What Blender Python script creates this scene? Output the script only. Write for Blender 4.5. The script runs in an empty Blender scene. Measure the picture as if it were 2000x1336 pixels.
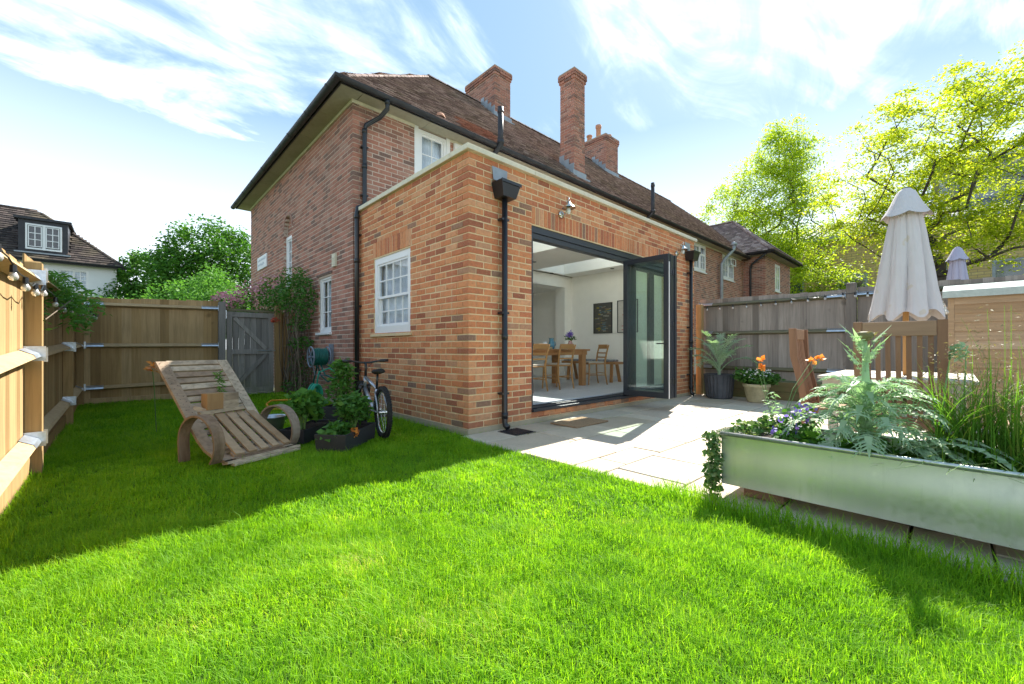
import bpy, math, random
import numpy as np
from mathutils import Vector, Matrix
R_ = random.Random(7)
NP = np.random.default_rng(11)
sc = bpy.context.scene
COL = sc.collection
PI = math.pi

# ------------------------------------------------------------------ camera
CAM = Vector((-2.787, -3.665, 0.95))
FW = Vector((0.68484, 0.72870, 0)); RT = Vector((0.72870, -0.68484, 0)); UP = Vector((0, 0, 1))
cd = bpy.data.cameras.new("camera"); cam = bpy.data.objects.new("camera", cd); COL.objects.link(cam)
cam.location = CAM
cam.rotation_euler = Matrix((RT, UP, -FW)).transposed().to_euler()
cd.sensor_width = 36; cd.lens = 36 * 812 / 2000
cd.shift_y = 12 / 2000; cd.clip_start = 0.05; cd.clip_end = 2000
sc.camera = cam

# ------------------------------------------------------------------ light
SUN = Vector((1.02, 0.277, 1.0)).normalized()
elev = math.asin(SUN.z); azim = math.atan2(SUN.x, SUN.y)
w = bpy.data.worlds.new("World"); sc.world = w; w.use_nodes = True
nt = w.node_tree; nt.nodes.clear()
def wn(t, **k):
    n = nt.nodes.new(t)
    for a, b in k.items(): setattr(n, a, b)
    return n
def math_node(tree, op, a, b=None, c=None, clamp=False):
    n = tree.nodes.new("ShaderNodeMath"); n.operation = op; n.use_clamp = clamp
    for i, v in enumerate((a, b, c)):
        if v is None: continue
        if isinstance(v, (int, float)): n.inputs[i].default_value = v
        else: tree.links.new(v, n.inputs[i])
    return n.outputs[0]
L = nt.links.new
sky = wn("ShaderNodeTexSky", sky_type='NISHITA', sun_disc=False, sun_elevation=elev, sun_rotation=azim)
sky.altitude = 50; sky.air_density = 1.0; sky.dust_density = 0.6; sky.ozone_density = 1.3
tc = wn("ShaderNodeTexCoord"); sep = wn("ShaderNodeSeparateXYZ"); L(tc.outputs['Generated'], sep.inputs[0])
zz = math_node(nt, 'MAXIMUM', sep.outputs[2], 0.0)
den = math_node(nt, 'ADD', zz, 0.22)
px = math_node(nt, 'DIVIDE', sep.outputs[0], den); py = math_node(nt, 'DIVIDE', sep.outputs[1], den)
comb = wn("ShaderNodeCombineXYZ"); L(px, comb.inputs[0]); L(py, comb.inputs[1])
mp = wn("ShaderNodeMapping"); mp.inputs['Rotation'].default_value = (0, 0, math.radians(38)); mp.inputs['Scale'].default_value = (0.8, 1.9, 1)
L(comb.outputs[0], mp.inputs[0])
def wnoise(scale, detail, rough, dist, off):
    m2 = wn("ShaderNodeMapping"); m2.inputs['Location'].default_value = off; L(mp.outputs[0], m2.inputs[0])
    n = wn("ShaderNodeTexNoise"); n.inputs['Scale'].default_value = scale; n.inputs['Detail'].default_value = detail
    n.inputs['Roughness'].default_value = rough; n.inputs['Distortion'].default_value = dist; L(m2.outputs[0], n.inputs[0]); return n.outputs['Fac']
c1 = wnoise(0.9, 9, 0.58, 0.9, (3.1, 1.7, 0)); c2 = wnoise(2.6, 8, 0.62, 1.2, (0.4, 5.2, 0))
cm = math_node(nt, 'ADD', math_node(nt, 'MULTIPLY', c1, 0.72), math_node(nt, 'MULTIPLY', c2, 0.28))
mr = wn("ShaderNodeMapRange"); mr.interpolation_type = 'SMOOTHERSTEP'
mr.inputs['From Min'].default_value = 0.485; mr.inputs['From Max'].default_value = 0.80; L(cm, mr.inputs[0])
hz = wn("ShaderNodeMapRange"); hz.inputs['From Min'].default_value = 0.0; hz.inputs['From Max'].default_value = 0.45
hz.inputs['To Min'].default_value = 0.55; hz.inputs['To Max'].default_value = 0.0; L(zz, hz.inputs[0])
cf = math_node(nt, 'MAXIMUM', math_node(nt, 'MULTIPLY', mr.outputs[0], 0.9), hz.outputs[0], clamp=True)
SKY_STR = 0.15
bw = wn("ShaderNodeRGBToBW"); L(sky.outputs[0], bw.inputs[0])
gam = wn("ShaderNodeGamma"); gam.inputs[1].default_value = 0.6
mixs = wn("ShaderNodeMix", data_type='RGBA'); mixs.inputs['A'].default_value = (0.50, 0.82, 1.12, 1)
mixs.inputs[0].default_value = 0.07; L(sky.outputs[0], mixs.inputs['B'])
mixc = wn("ShaderNodeMix", data_type='RGBA'); L(cf, mixc.inputs[0]); L(mixs.outputs['Result'], mixc.inputs['A'])
mixc.inputs['B'].default_value = (4.7, 4.8, 4.9, 1)
bg = wn("ShaderNodeBackground"); bg.inputs[1].default_value = SKY_STR; L(mixc.outputs['Result'], bg.inputs[0])
wo = wn("ShaderNodeOutputWorld"); L(bg.outputs[0], wo.inputs[0])
sl = bpy.data.lights.new("sun", 'SUN'); sl.energy = 2.9; sl.angle = math.radians(0.5); sl.color = (1, 0.95, 0.86)
so = bpy.data.objects.new("sun", sl); COL.objects.link(so); so.rotation_euler = SUN.to_track_quat('Z', 'Y').to_euler()
sc.view_settings.view_transform = 'Standard'; sc.view_settings.look = 'None'
sc.view_settings.exposure = 2.25; sc.view_settings.gamma = 1; sc.cycles.max_bounces = 14; sc.cycles.diffuse_bounces = 8; sc.cycles.transparent_max_bounces = 40; sc.view_settings.use_curve_mapping = False

# ------------------------------------------------------------------ materials
class NT:
    def __init__(s, name):
        s.m = bpy.data.materials.new(name); s.m.use_nodes = True; s.t = s.m.node_tree; s.t.nodes.clear()
        s.out = s.t.nodes.new("ShaderNodeOutputMaterial"); s.pos = None; s.rnd = None
    def n(s, t, ins={}, **k):
        n = s.t.nodes.new(t)
        for a, b in k.items(): setattr(n, a, b)
        for a, b in ins.items(): s.set(n.inputs[a], b)
        return n
    def set(s, sock, v):
        if isinstance(v, bpy.types.NodeSocket): s.t.links.new(v, sock)
        elif isinstance(v, (tuple, list)) and len(v) == 3 and sock.type == 'RGBA': sock.default_value = (*v, 1)
        else: sock.default_value = v
    def mth(s, op, a, b=None, c=None, clamp=False): return math_node(s.t, op, a, b, c, clamp)
    def P(s):
        if s.pos is None: s.pos = s.n("ShaderNodeNewGeometry")
        return s.pos.outputs['Position']
    def rand(s):
        if s.rnd is None:
            s.P(); oi = s.n("ShaderNodeObjectInfo")
            s.rnd = s.mth('FRACT', s.mth('ADD', oi.outputs['Random'], s.pos.outputs['Random Per Island']))
        return s.rnd
    def noise(s, scale, detail=4, rough=0.6, vec=None, dist=0.0, stretch=None, jit=False):
        v = vec or s.P()
        if stretch:
            v = s.n("ShaderNodeMapping", {0: v, 'Scale': stretch}).outputs[0]
        if jit:
            c = s.n("ShaderNodeCombineXYZ", {0: s.mth('MULTIPLY', s.rand(), 91.0), 1: s.mth('MULTIPLY', s.rand(), 57.0), 2: s.mth('MULTIPLY', s.rand(), 33.0)})
            v = s.n("ShaderNodeVectorMath", {0: v, 1: c.outputs[0]}, operation='ADD').outputs[0]
        return s.n("ShaderNodeTexNoise", {'Vector': v, 'Scale': scale, 'Detail': detail, 'Roughness': rough, 'Distortion': dist}).outputs['Fac']
    def ramp(s, fac, stops, interp='LINEAR'):
        r = s.n("ShaderNodeValToRGB"); s.t.links.new(fac, r.inputs[0]); cr = r.color_ramp; cr.interpolation = interp
        while len(cr.elements) < len(stops): cr.elements.new(0.5)
        for e, (p, c) in zip(cr.elements, stops): e.position = p; e.color = (*c, 1)
        return r.outputs[0]
    def mix(s, f, a, b, mode='MIX'):
        n = s.n("ShaderNodeMix", data_type='RGBA', blend_type=mode)
        s.set(n.inputs[0], f); s.set(n.inputs['A'], a); s.set(n.inputs['B'], b); return n.outputs['Result']
    def rng(s, v, a, b, c, d): return s.n("ShaderNodeMapRange", {0: v, 1: a, 2: b, 3: c, 4: d}).outputs[0]
    def bsdf(s, col, rough=0.8, metal=0.0, spec=0.3, bump=None, bstr=0.3, bdist=0.01, **k):
        b = s.n("ShaderNodeBsdfPrincipled", {'Base Color': col, 'Roughness': rough, 'Metallic': metal, 'Specular IOR Level': spec})
        for a, v in k.items(): s.set(b.inputs[a.replace('_', ' ')], v)
        if bump is not None:
            bp = s.n("ShaderNodeBump", {'Height': bump, 'Strength': bstr, 'Distance': bdist}); s.t.links.new(bp.outputs[0], b.inputs['Normal'])
        return b
    def done(s, sh):
        s.t.links.new(sh.outputs[0] if not isinstance(sh, bpy.types.NodeSocket) else sh, s.out.inputs[0]); return s.m

def m_plain(name, c, rough=0.6, metal=0.0, spec=0.4, var=0.12, scale=6, bstr=0.1):
    s = NT(name); f = s.noise(scale, 5)
    c2 = tuple(x * (1 - var) for x in c); c1 = tuple(min(1, x * (1 + var)) for x in c)
    return s.done(s.bsdf(s.ramp(f, [(0.3, c2), (0.7, c1)]), rough, metal, spec, bump=s.noise(scale * 12, 3), bstr=bstr, bdist=0.003))
def m_brick(name, stops, dirt, dirtc=(0.2, 0.17, 0.13)):
    s = NT(name); base = s.ramp(s.rand(), stops)
    f = s.noise(22, 6, 0.7, jit=True); c = s.mix(s.rng(f, 0.45, 0.75, 0, 0.45), base, (0.16, 0.09, 0.07), 'MIX')
    f2 = s.noise(55, 4, 0.7, jit=True); c = s.mix(s.rng(f2, 0.5, 0.75, 0, 0.5), c, (0.62, 0.36, 0.22))
    f3 = s.noise(1.1, 4, 0.6); c = s.mix(s.rng(f3, 0.45, 0.75, 0, dirt), c, dirtc)
    z = s.n('ShaderNodeSeparateXYZ', {0: s.P()}).outputs[2]; c = s.mix(s.mth('MULTIPLY', s.rng(z, 0.0, 0.42, 0.55, 0.0), s.rng(s.noise(6, 5, .7), .35, .6, 0, 1)), c, (0.22, 0.17, 0.11))
    c = s.mix(s.rng(s.noise(1.0, 5, .7, stretch=(5, 5, .5)), .62, .8, 0, .28), c, (0.72, 0.62, 0.54))
    return s.done(s.bsdf(c, 0.9, spec=0.15, bump=s.noise(90, 5, 0.7), bstr=0.6, bdist=0.006))
def m_mortar(name, c, g=0.25):
    s = NT(name); f = s.noise(14, 5); a = s.mix(f, tuple(x * .78 for x in c), tuple(min(1, x * 1.12) for x in c))
    a = s.mix(s.rng(s.noise(1.2, 4), 0.5, 0.75, 0, g), a, (0.2, 0.18, 0.13))
    return s.done(s.bsdf(a, 0.95, spec=0.1, bump=s.noise(180, 4), bstr=0.5, bdist=0.004))
def m_wood(name, stops, axis='z', rough=0.8, scale=1.0, dark=0.35, moss=0.0, bstr=0.35):
    s = NT(name); k = {'x': (1.5, 26, 26), 'y': (26, 1.5, 26), 'z': (26, 26, 1.5), 'xy': (12, 12, 26)}[axis]
    k = tuple(v * scale for v in k)
    base = s.ramp(s.rand(), stops)
    g = s.noise(1.0, 6, 0.65, stretch=k, jit=True, dist=0.6)
    c = s.mix(s.rng(g, 0.4, 0.72, 0, dark), base, tuple(x * 0.32 for x in stops[0][1]))
    kn = s.noise(4.5, 2, 0.4, jit=True); c = s.mix(s.rng(kn, 0.68, 0.78, 0, 0.55), c, tuple(x * 0.35 for x in stops[0][1]))
    b = s.noise(1.6, 4, 0.6); c = s.mix(s.rng(b, 0.35, 0.75, 0, 0.35), c, tuple(x * 0.62 for x in stops[-1][1]))
    if moss:
        z = s.n("ShaderNodeSeparateXYZ", {0: s.P()}).outputs[2]
        mf = s.mth('MULTIPLY', s.rng(z, 0.0, 0.55, moss, 0.0), s.rng(s.noise(5, 4), 0.35, 0.65, 0.2, 1))
        c = s.mix(mf, c, (0.13, 0.15, 0.05))
    return s.done(s.bsdf(c, rough, spec=0.2, bump=g, bstr=bstr, bdist=0.004))
def m_leaf(name, stops, trans=0.45, rough=0.55, spec=0.3, tcol=None, patch=2.5):
    s = NT(name); r = s.mth('ADD', s.mth('MULTIPLY', s.rand(), 0.65), s.mth('MULTIPLY', s.noise(patch, 3), 0.35))
    c = s.ramp(r, stops); b = s.bsdf(c, rough, spec=spec)
    tr = s.n("ShaderNodeBsdfTranslucent", {'Color': s.mix(1.0, c, tcol or (1.0, 1.0, 0.55), 'MULTIPLY')})
    mx = s.n("ShaderNodeMixShader", {0: trans}); s.t.links.new(b.outputs[0], mx.inputs[1]); s.t.links.new(tr.outputs[0], mx.inputs[2])
    return s.done(mx)
def m_glass(name, tint=(0.93, 0.97, 0.96), refl=1.0):
    s = NT(name); fr = s.n("ShaderNodeFresnel", {'IOR': 1.5}); tr = s.n("ShaderNodeBsdfTransparent", {'Color': tint})
    gl = s.n("ShaderNodeBsdfGlossy", {'Color': (1, 1, 1), 'Roughness': 0.01})
    s.P(); mx = s.n("ShaderNodeMixShader", {0: s.mth('MULTIPLY', s.mth('MULTIPLY', fr.outputs[0], refl, clamp=True), s.mth('SUBTRACT', 1.0, s.pos.outputs['Backfacing']))})
    s.t.links.new(tr.outputs[0], mx.inputs[1]); s.t.links.new(gl.outputs[0], mx.inputs[2]); return s.done(mx)

M = {}
M['brick_new'] = m_brick('orange_brick', [(0, (0.34, 0.12, 0.07)), (0.12, (0.50, 0.17, 0.09)), (0.4, (0.61, 0.225, 0.10)), (0.7, (0.67, 0.28, 0.13)), (0.92, (0.69, 0.36, 0.20)), (0.96, (0.36, 0.20, 0.13)), (1, (0.22, 0.14, 0.11))], 0.10, (0.36, 0.2, 0.11))
M['brick_old'] = m_brick('old_red_brick', [(0, (0.18, 0.115, 0.10)), (0.2, (0.29, 0.145, 0.115)), (0.5, (0.40, 0.175, 0.125)), (0.8, (0.46, 0.215, 0.16)), (1, (0.40, 0.24, 0.19))], 0.15)
M['brick_arch'] = m_brick('pale_arch_brick', [(0, (0.34, 0.2, 0.165)), (1, (0.46, 0.28, 0.23))], 0.1)
M['mortar_new'] = m_mortar('sandy_mortar', (0.76, 0.60, 0.37), .15); M['mortar_old'] = m_mortar('grey_pink_mortar', (0.60, 0.49, 0.41), .12)
M['concrete'] = m_mortar('plinth_concrete', (0.42, 0.37, 0.27), 0.4)
M['coping'] = m_mortar('cream_coping_stone', (0.74, 0.69, 0.55), 0.1)
M['white'] = m_plain('white_paint', (0.8, 0.8, 0.8), 0.35, var=0.02); M['plaster'] = m_plain('white_plaster', (0.94, 0.92, 0.87), 0.9, var=0.02, bstr=0.02)
M['render'] = m_plain('white_render', (0.78, 0.79, 0.8), 0.9, var=0.04, scale=1)
M['black'] = m_plain('black_plastic', (0.018, 0.02, 0.024), 0.3, spec=0.5, bstr=0.02); M['gutter'] = m_plain('weathered_black_gutter', (0.03, 0.03, 0.036), 0.5, var=0.3)
M['alu'] = m_plain('anthracite_frame', (0.025, 0.03, 0.04), 0.35, spec=0.5, bstr=0.0, var=0.05)
M['soffit'] = m_mortar('stained_soffit_board', (0.44, 0.40, 0.31), 0.45)
M['lead'] = m_plain('grey_lead', (0.32, 0.35, 0.38), 0.5, metal=0.3, var=0.15); M['steel'] = m_plain('galvanised_bracket', (0.55, 0.6, 0.66), 0.35, metal=0.85, var=0.15, scale=30)
M['chrome'] = m_plain('brushed_steel', (0.6, 0.6, 0.58), 0.22, metal=1, var=0.05)
M['glass'] = m_glass('clear_glass'); M['glass_win'] = m_glass('window_glass', (0.95, 0.97, 0.98), 1.5)
M['glass_door'] = m_glass('door_glass', (0.95, 0.985, 0.975), 1.3)
M['curtain'] = m_plain('pale_curtain', (0.66, 0.70, 0.76), 0.9, var=0.25, scale=3)
def m_tile(name, stops, lich):
    s = NT(name); c = s.ramp(s.rand(), stops)
    c = s.mix(s.rng(s.noise(9, 6, 0.75), 0.52, 0.68, 0, lich), c, (0.36, 0.33, 0.22)); c = s.mix(s.rng(s.noise(30, 4, 0.7), 0.5, 0.7, 0, 0.55), c, (0.06, 0.045, 0.04))
    c = s.mix(s.rng(s.noise(0.7, 4), 0.5, 0.8, 0, 0.3), c, (0.3, 0.25, 0.13))
    return s.done(s.bsdf(c, 0.9, spec=0.15, bump=s.noise(60, 4), bstr=0.5, bdist=0.006))
M['tile'] = m_tile('weathered_clay_tile', [(0, (0.17, 0.125, 0.115)), (0.4, (0.28, 0.20, 0.185)), (0.75, (0.37, 0.275, 0.25)), (1, (0.47, 0.37, 0.34))], 0.45)
M['tile_red'] = m_tile('new_red_tile', [(0, (0.32, 0.15, 0.11)), (1, (0.46, 0.24, 0.18))], 0.2)
M['tile_dark'] = m_tile('dark_brown_tile', [(0, (0.03, 0.026, 0.027)), (0.6, (0.06, 0.048, 0.046)), (1, (0.11, 0.085, 0.078))], 0.2)
M['fence_new'] = m_wood('golden_fence_board', [(0, (0.27, 0.17, 0.07)), (0.5, (0.41, 0.265, 0.115)), (1, (0.50, 0.345, 0.175))], 'z', dark=.45)
M['fence_rail'] = m_wood('golden_fence_rail', [(0, (0.40, 0.28, 0.14)), (1, (0.50, 0.37, 0.21))], 'xy')
M['fence_grey'] = m_wood('grey_fence_board', [(0, (0.19, 0.165, 0.145)), (0.5, (0.31, 0.27, 0.24)), (1, (0.42, 0.37, 0.33))], 'z', moss=0.5, dark=.5)
M['rail_grey'] = m_wood('grey_mossy_rail', [(0, (0.15, 0.14, 0.08)), (1, (0.22, 0.2, 0.13))], 'xy')
M['gate'] = m_wood('silver_grey_gate_board', [(0, (0.19, 0.18, 0.165)), (0.5, (0.28, 0.265, 0.245)), (1, (0.36, 0.34, 0.31))], 'z', moss=0.6, dark=.45)
M['sleeper'] = m_wood('mossy_sleeper', [(0, (0.16, 0.11, 0.05)), (1, (0.24, 0.17, 0.08))], 'y', moss=0.8)
M['shed'] = m_wood('honey_shed_board', [(0, (0.38, 0.24, 0.13)), (0.5, (0.48, 0.32, 0.19)), (1, (0.54, 0.39, 0.26))], 'y', dark=0.45)
M['felt'] = m_plain('grey_green_roof_felt', (0.40, 0.46, 0.44), 0.9, var=0.1, scale=20)
M['teak'] = m_wood('reddish_garden_chair_wood', [(0, (0.24, 0.125, 0.075)), (1, (0.33, 0.19, 0.12))], 'z', dark=0.4)
M['teak_h'] = m_wood('reddish_chair_rail_wood', [(0, (0.30, 0.18, 0.11)), (1, (0.38, 0.24, 0.16))], 'y', dark=0.4)
M['table_grey'] = m_wood('bleached_table_wood', [(0, (0.50, 0.45, 0.38)), (1, (0.60, 0.55, 0.47))], 'y', dark=0.2)
M['pallet'] = m_wood('weathered_pallet_wood', [(0, (0.30, 0.21, 0.145)), (0.5, (0.46, 0.36, 0.26)), (1, (0.60, 0.50, 0.38))], 'xy', dark=0.7, bstr=0.8)
M['pallet_new'] = m_wood('pale_pallet_plank', [(0, (0.40, 0.27, 0.16)), (1, (0.50, 0.37, 0.25))], 'xy', dark=0.4)
M['hoop'] = m_wood('bent_barrel_stave', [(0, (0.26, 0.13, 0.05)), (0.5, (0.30, 0.24, 0.19)), (1, (0.33, 0.29, 0.25))], 'z', dark=0.7)
M['block'] = m_wood('square_wood_block', [(0, (0.36, 0.21, 0.10)), (1, (0.40, 0.25, 0.12))], 'z', dark=0.3)
M['oak'] = m_wood('orange_oak', [(0, (0.42, 0.20, 0.08)), (1, (0.50, 0.26, 0.11))], 'z', rough=0.45, dark=0.15)
M['beech'] = m_wood('honey_beech', [(0, (0.42, 0.22, 0.08)), (1, (0.50, 0.28, 0.11))], 'z', rough=0.4, dark=0.12)
M['bark'] = m_wood('grey_bark', [(0, (0.07, 0.06, 0.055)), (1, (0.11, 0.095, 0.085))], 'z', dark=0.6, bstr=0.8)
M['stem'] = m_wood('brown_vine_stem', [(0, (0.13, 0.10, 0.075)), (1, (0.24, 0.19, 0.14))], 'z', dark=0.5)
M['greenstem'] = m_plain('green_stem', (0.14, 0.24, 0.07), 0.6, var=0.3)
M['soil'] = m_plain('dark_soil', (0.035, 0.025, 0.018), 1.0, var=0.5, scale=40, bstr=1)
s = NT('pale_sandstone_slab'); r = s.rand()
c = s.ramp(r, [(0, (0.47, 0.385, 0.285)), (0.3, (0.62, 0.54, 0.42)), (0.6, (0.55, 0.50, 0.42)), (0.85, (0.55, 0.43, 0.32)), (1, (0.64, 0.58, 0.47))])
c = s.mix(s.rng(s.noise(3.5, 6, 0.7, jit=True), 0.4, 0.75, 0, 0.4), c, (0.40, 0.34, 0.28)); c = s.mix(s.rng(s.noise(28, 4), 0.5, 0.7, 0, 0.3), c, (0.3, 0.27, 0.22)); c = s.mix(s.rng(s.noise(1.3, 5, .65), 0.48, 0.72, 0, 0.5), c, (0.33, 0.29, 0.20))
M['slab'] = s.done(s.bsdf(c, 0.75, spec=0.25, bump=s.noise(9, 7, 0.65, jit=True), bstr=0.35, bdist=0.012))
M['joint'] = m_mortar('slab_joint_sand', (0.15, 0.125, 0.09))
s = NT('grey_floor_tile'); bt = s.n("ShaderNodeTexBrick", {'Vector': s.P(), 'Color1': (0.60, 0.61, 0.625), 'Color2': (0.62, 0.63, 0.645), 'Mortar': (0.24, 0.25, 0.26), 'Scale': 1.0, 'Mortar Size': 0.004, 'Brick Width': 0.8, 'Row Height': 0.8}, offset=0.0)
M['floortile'] = s.done(s.bsdf(bt.outputs[0], 0.35, spec=0.4))
s = NT('lawn_soil'); M['lawn'] = s.done(s.bsdf(s.mix(s.noise(3, 5), (0.035, 0.07, 0.014), (0.07, 0.12, 0.025)), 1.0, spec=0.05, bump=s.noise(60, 4), bstr=0.6, bdist=0.02))
s = NT('grass_blade'); r = s.mth('ADD', s.mth('MULTIPLY', s.rand(), 0.5), s.mth('MULTIPLY', s.rng(s.noise(1.3, 6, 0.65), 0.3, 0.7, 0, 1), 0.5))
r = s.mth('ADD', s.mth('MULTIPLY', s.mth('SUBTRACT', s.noise(7, 4, .7), .5), .55), r, clamp=True)
c = s.ramp(r, [(0.0, (0.07, 0.21, 0.012)), (0.25, (0.15, 0.35, 0.016)), (0.6, (0.25, 0.49, 0.022)), (0.82, (0.36, 0.56, 0.035)), (0.93, (0.54, 0.58, 0.13)), (1.0, (0.64, 0.56, 0.30))])
b = s.bsdf(c, 0.55, spec=0.25); tr = s.n("ShaderNodeBsdfTranslucent", {'Color': s.mix(1.0, c, (1.3, 1.25, 0.5), 'MULTIPLY')})
mx = s.n("ShaderNodeMixShader", {0: 0.55}); s.t.links.new(b.outputs[0], mx.inputs[1]); s.t.links.new(tr.outputs[0], mx.inputs[2]); M['grass'] = s.done(mx)
M['ground'] = m_plain('rough_ground', (0.09, 0.10, 0.05), 1.0, var=0.4, scale=1)
s = NT('galvanised_zinc'); f = s.noise(40, 3, 0.5); st = s.noise(2.2, 5, 0.6, stretch=(1, 1, 0.35))
c = s.mix(s.rng(st, 0.35, 0.7, 0, 1), (0.50, 0.52, 0.50), (0.62, 0.63, 0.58)); c = s.mix(s.rng(s.noise(220, 3), 0.6, 0.85, 0, 0.25), c, (0.8, 0.82, 0.82)); c = s.mix(s.rng(s.noise(1.0, 5, .7, stretch=(9, 30, 2.2)), .56, .74, 0, .3), c, (0.34, 0.36, 0.33)); c = s.mix(s.rng(s.noise(7, 5, .7), .6, .75, 0, .35), c, (0.75, 0.76, 0.74))
M['zinc'] = s.done(s.bsdf(c, s.rng(f, 0.3, 0.7, 0.38, 0.5), 0.85, 0.5, bump=s.noise(2.2, 2), bstr=0.10, bdist=0.02))
M['zinc_rim'] = m_plain('zinc_rolled_rim', (0.55, 0.58, 0.58), 0.4, metal=0.85, var=0.15, scale=25)
M['charcoal'] = m_plain('charcoal_plastic', (0.035, 0.036, 0.045), 0.5, var=0.2); M['potgrey'] = m_plain('ribbed_slate_pot', (0.075, 0.078, 0.09), 0.6, var=0.25)
M['potcream'] = m_plain('cream_stone_pot', (0.50, 0.44, 0.27), 0.85, var=0.25, scale=9)
s = NT('pale_grey_canvas'); c = s.mix(s.rng(s.noise(2.5, 5, .7), .4, .75, 0, .35), (0.62, 0.58, 0.59), (0.50, 0.44, 0.42)); c = s.mix(s.rng(s.noise(11, 2, .4), .70, .74, 0, .35), c, (0.55, 0.42, 0.22)); M['canvas'] = s.done(s.bsdf(c, .95, spec=.1, bump=s.noise(1.0, 5, .6, stretch=(30, 30, 5)), bstr=.5, bdist=.012)); M['canvas2'] = m_plain('lilac_grey_canvas', (0.42, 0.41, 0.52), 0.95, var=0.06)
M['tin'] = m_plain('galvanised_bucket', (0.5, 0.53, 0.58), 0.35, metal=0.8)
M['mat'] = m_plain('coir_mat', (0.33, 0.22, 0.13), 1.0, var=0.3, scale=60, bstr=1)
M['rubber'] = m_plain('black_rubber', (0.02, 0.02, 0.021), 0.8, bstr=0.3, scale=60); M['silver'] = m_plain('silver_paint', (0.45, 0.48, 0.55), 0.3, metal=0.7)
M['hose'] = m_plain('dark_teal_hose', (0.01, 0.12, 0.10), 0.4); M['hose2'] = m_plain('bright_green_hose', (0.03, 0.36, 0.24), 0.4); M['reel'] = m_plain('grey_reel_plastic', (0.20, 0.24, 0.30), 0.5)
M['orange'] = m_plain('orange_plastic', (0.62, 0.27, 0.02), 0.45); M['petal_orange'] = m_leaf('orange_petal', [(0, (0.75, 0.25, 0.04)), (1, (0.85, 0.42, 0.12))], 0.4, tcol=(1, .8, .5))
M['petal_white'] = m_leaf('white_petal', [(0, (0.75, 0.76, 0.74)), (1, (0.85, 0.85, 0.8))], 0.3, tcol=(1, 1, 1)); M['petal_pink'] = m_leaf('pink_petal', [(0, (0.60, 0.24, 0.32)), (1, (0.75, 0.45, 0.50))], 0.3, tcol=(1, .9, .9))
M['petal_blue'] = m_leaf('violet_blue_petal', [(0, (0.16, 0.14, 0.60)), (0.6, (0.30, 0.22, 0.70)), (1, (0.45, 0.25, 0.55))], 0.3, tcol=(1, .9, 1)); M['petal_coral'] = m_leaf('coral_petal', [(0, (0.75, 0.16, 0.10)), (1, (0.8, 0.25, 0.18))], 0.3, tcol=(1, .8, .8))
M['petal_red'] = m_leaf('crimson_petal', [(0, (0.6, 0.03, 0.10)), (1, (0.7, 0.05, 0.16))], 0.3, tcol=(1, .8, .8))
M['lf_locust'] = m_leaf('golden_locust_leaf', [(0, (0.18, 0.31, 0.025)), (0.45, (0.36, 0.48, 0.035)), (1, (0.58, 0.60, 0.06))], 0.6, tcol=(1.3, 1.2, .5), patch=0.8)
M['lf_locust2'] = m_leaf('lime_locust_leaf', [(0, (0.20, 0.34, 0.03)), (0.5, (0.34, 0.49, 0.04)), (1, (0.50, 0.58, 0.06))], 0.6, tcol=(1.3, 1.2, .5), patch=0.8)
M['lf_dark'] = m_leaf('deep_green_leaf', [(0, (0.03, 0.11, 0.015)), (0.5, (0.07, 0.21, 0.025)), (1, (0.17, 0.35, 0.04))], 0.4, patch=0.7)
M['lf_mid'] = m_leaf('mid_green_leaf', [(0, (0.04, 0.13, 0.02)), (0.6, (0.08, 0.21, 0.035)), (1, (0.14, 0.30, 0.06))], 0.4)
M['lf_fresh'] = m_leaf('fresh_green_leaf', [(0, (0.06, 0.19, 0.03)), (0.6, (0.12, 0.30, 0.05)), (1, (0.22, 0.42, 0.09))], 0.45)
M['lf_ivy'] = m_leaf('variegated_ivy_leaf', [(0, (0.04, 0.11, 0.03)), (0.55, (0.09, 0.19, 0.05)), (0.75, (0.28, 0.36, 0.14)), (1, (0.55, 0.55, 0.35))], 0.35)
M['lf_silver'] = m_leaf('silver_green_frond', [(0, (0.28, 0.42, 0.25)), (0.6, (0.42, 0.56, 0.37)), (1, (0.60, 0.70, 0.54))], 0.35, tcol=(.9, 1.1, .6))
M['lf_grass'] = m_leaf('tall_ornamental_grass_blade', [(0, (0.07, 0.20, 0.02)), (0.7, (0.16, 0.33, 0.04)), (1, (0.45, 0.40, 0.08))], 0.5)
M['seed'] = m_leaf('green_brown_seedhead', [(0, (0.18, 0.20, 0.08)), (1, (0.35, 0.26, 0.14))], 0.3)
s = NT('buff_school_brick'); bt = s.n("ShaderNodeTexBrick", {'Color1': (0.48, 0.35, 0.15), 'Color2': (0.55, 0.42, 0.19), 'Mortar': (0.27, 0.22, 0.14), 'Scale': 1.0, 'Mortar Size': 0.012, 'Brick Width': 0.45, 'Row Height': 0.15})
sp = s.n("ShaderNodeSeparateXYZ", {0: s.P()}); cb = s.n("ShaderNodeCombineXYZ", {0: sp.outputs[1], 1: sp.outputs[2]}); s.t.links.new(cb.outputs[0], bt.inputs['Vector'])
M['buff'] = s.done(s.bsdf(bt.outputs[0], 0.9, spec=0.1)); M['metalroof'] = m_plain('grey_metal_roof', (0.15, 0.16, 0.18), 0.85); M['palefascia'] = m_plain('pale_fascia', (0.30, 0.33, 0.35), 0.7)
M['darkglass'] = m_plain('dark_far_pane', (0.05, 0.07, 0.07), 0.05, spec=1.0, var=0.5, scale=1)
M['cupboard'] = m_plain('warm_grey_cupboard', (0.42, 0.41, 0.38), 0.6, var=0.03); M['cushion'] = m_plain('cream_cushion', (0.55, 0.50, 0.42), 0.95); M['stripe'] = m_plain('striped_cushion', (0.28, 0.30, 0.33), 0.95, var=0.6, scale=25)
M['terracotta'] = m_plain('pale_plaster_pot', (0.5, 0.25, 0.16), 0.9)

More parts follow.
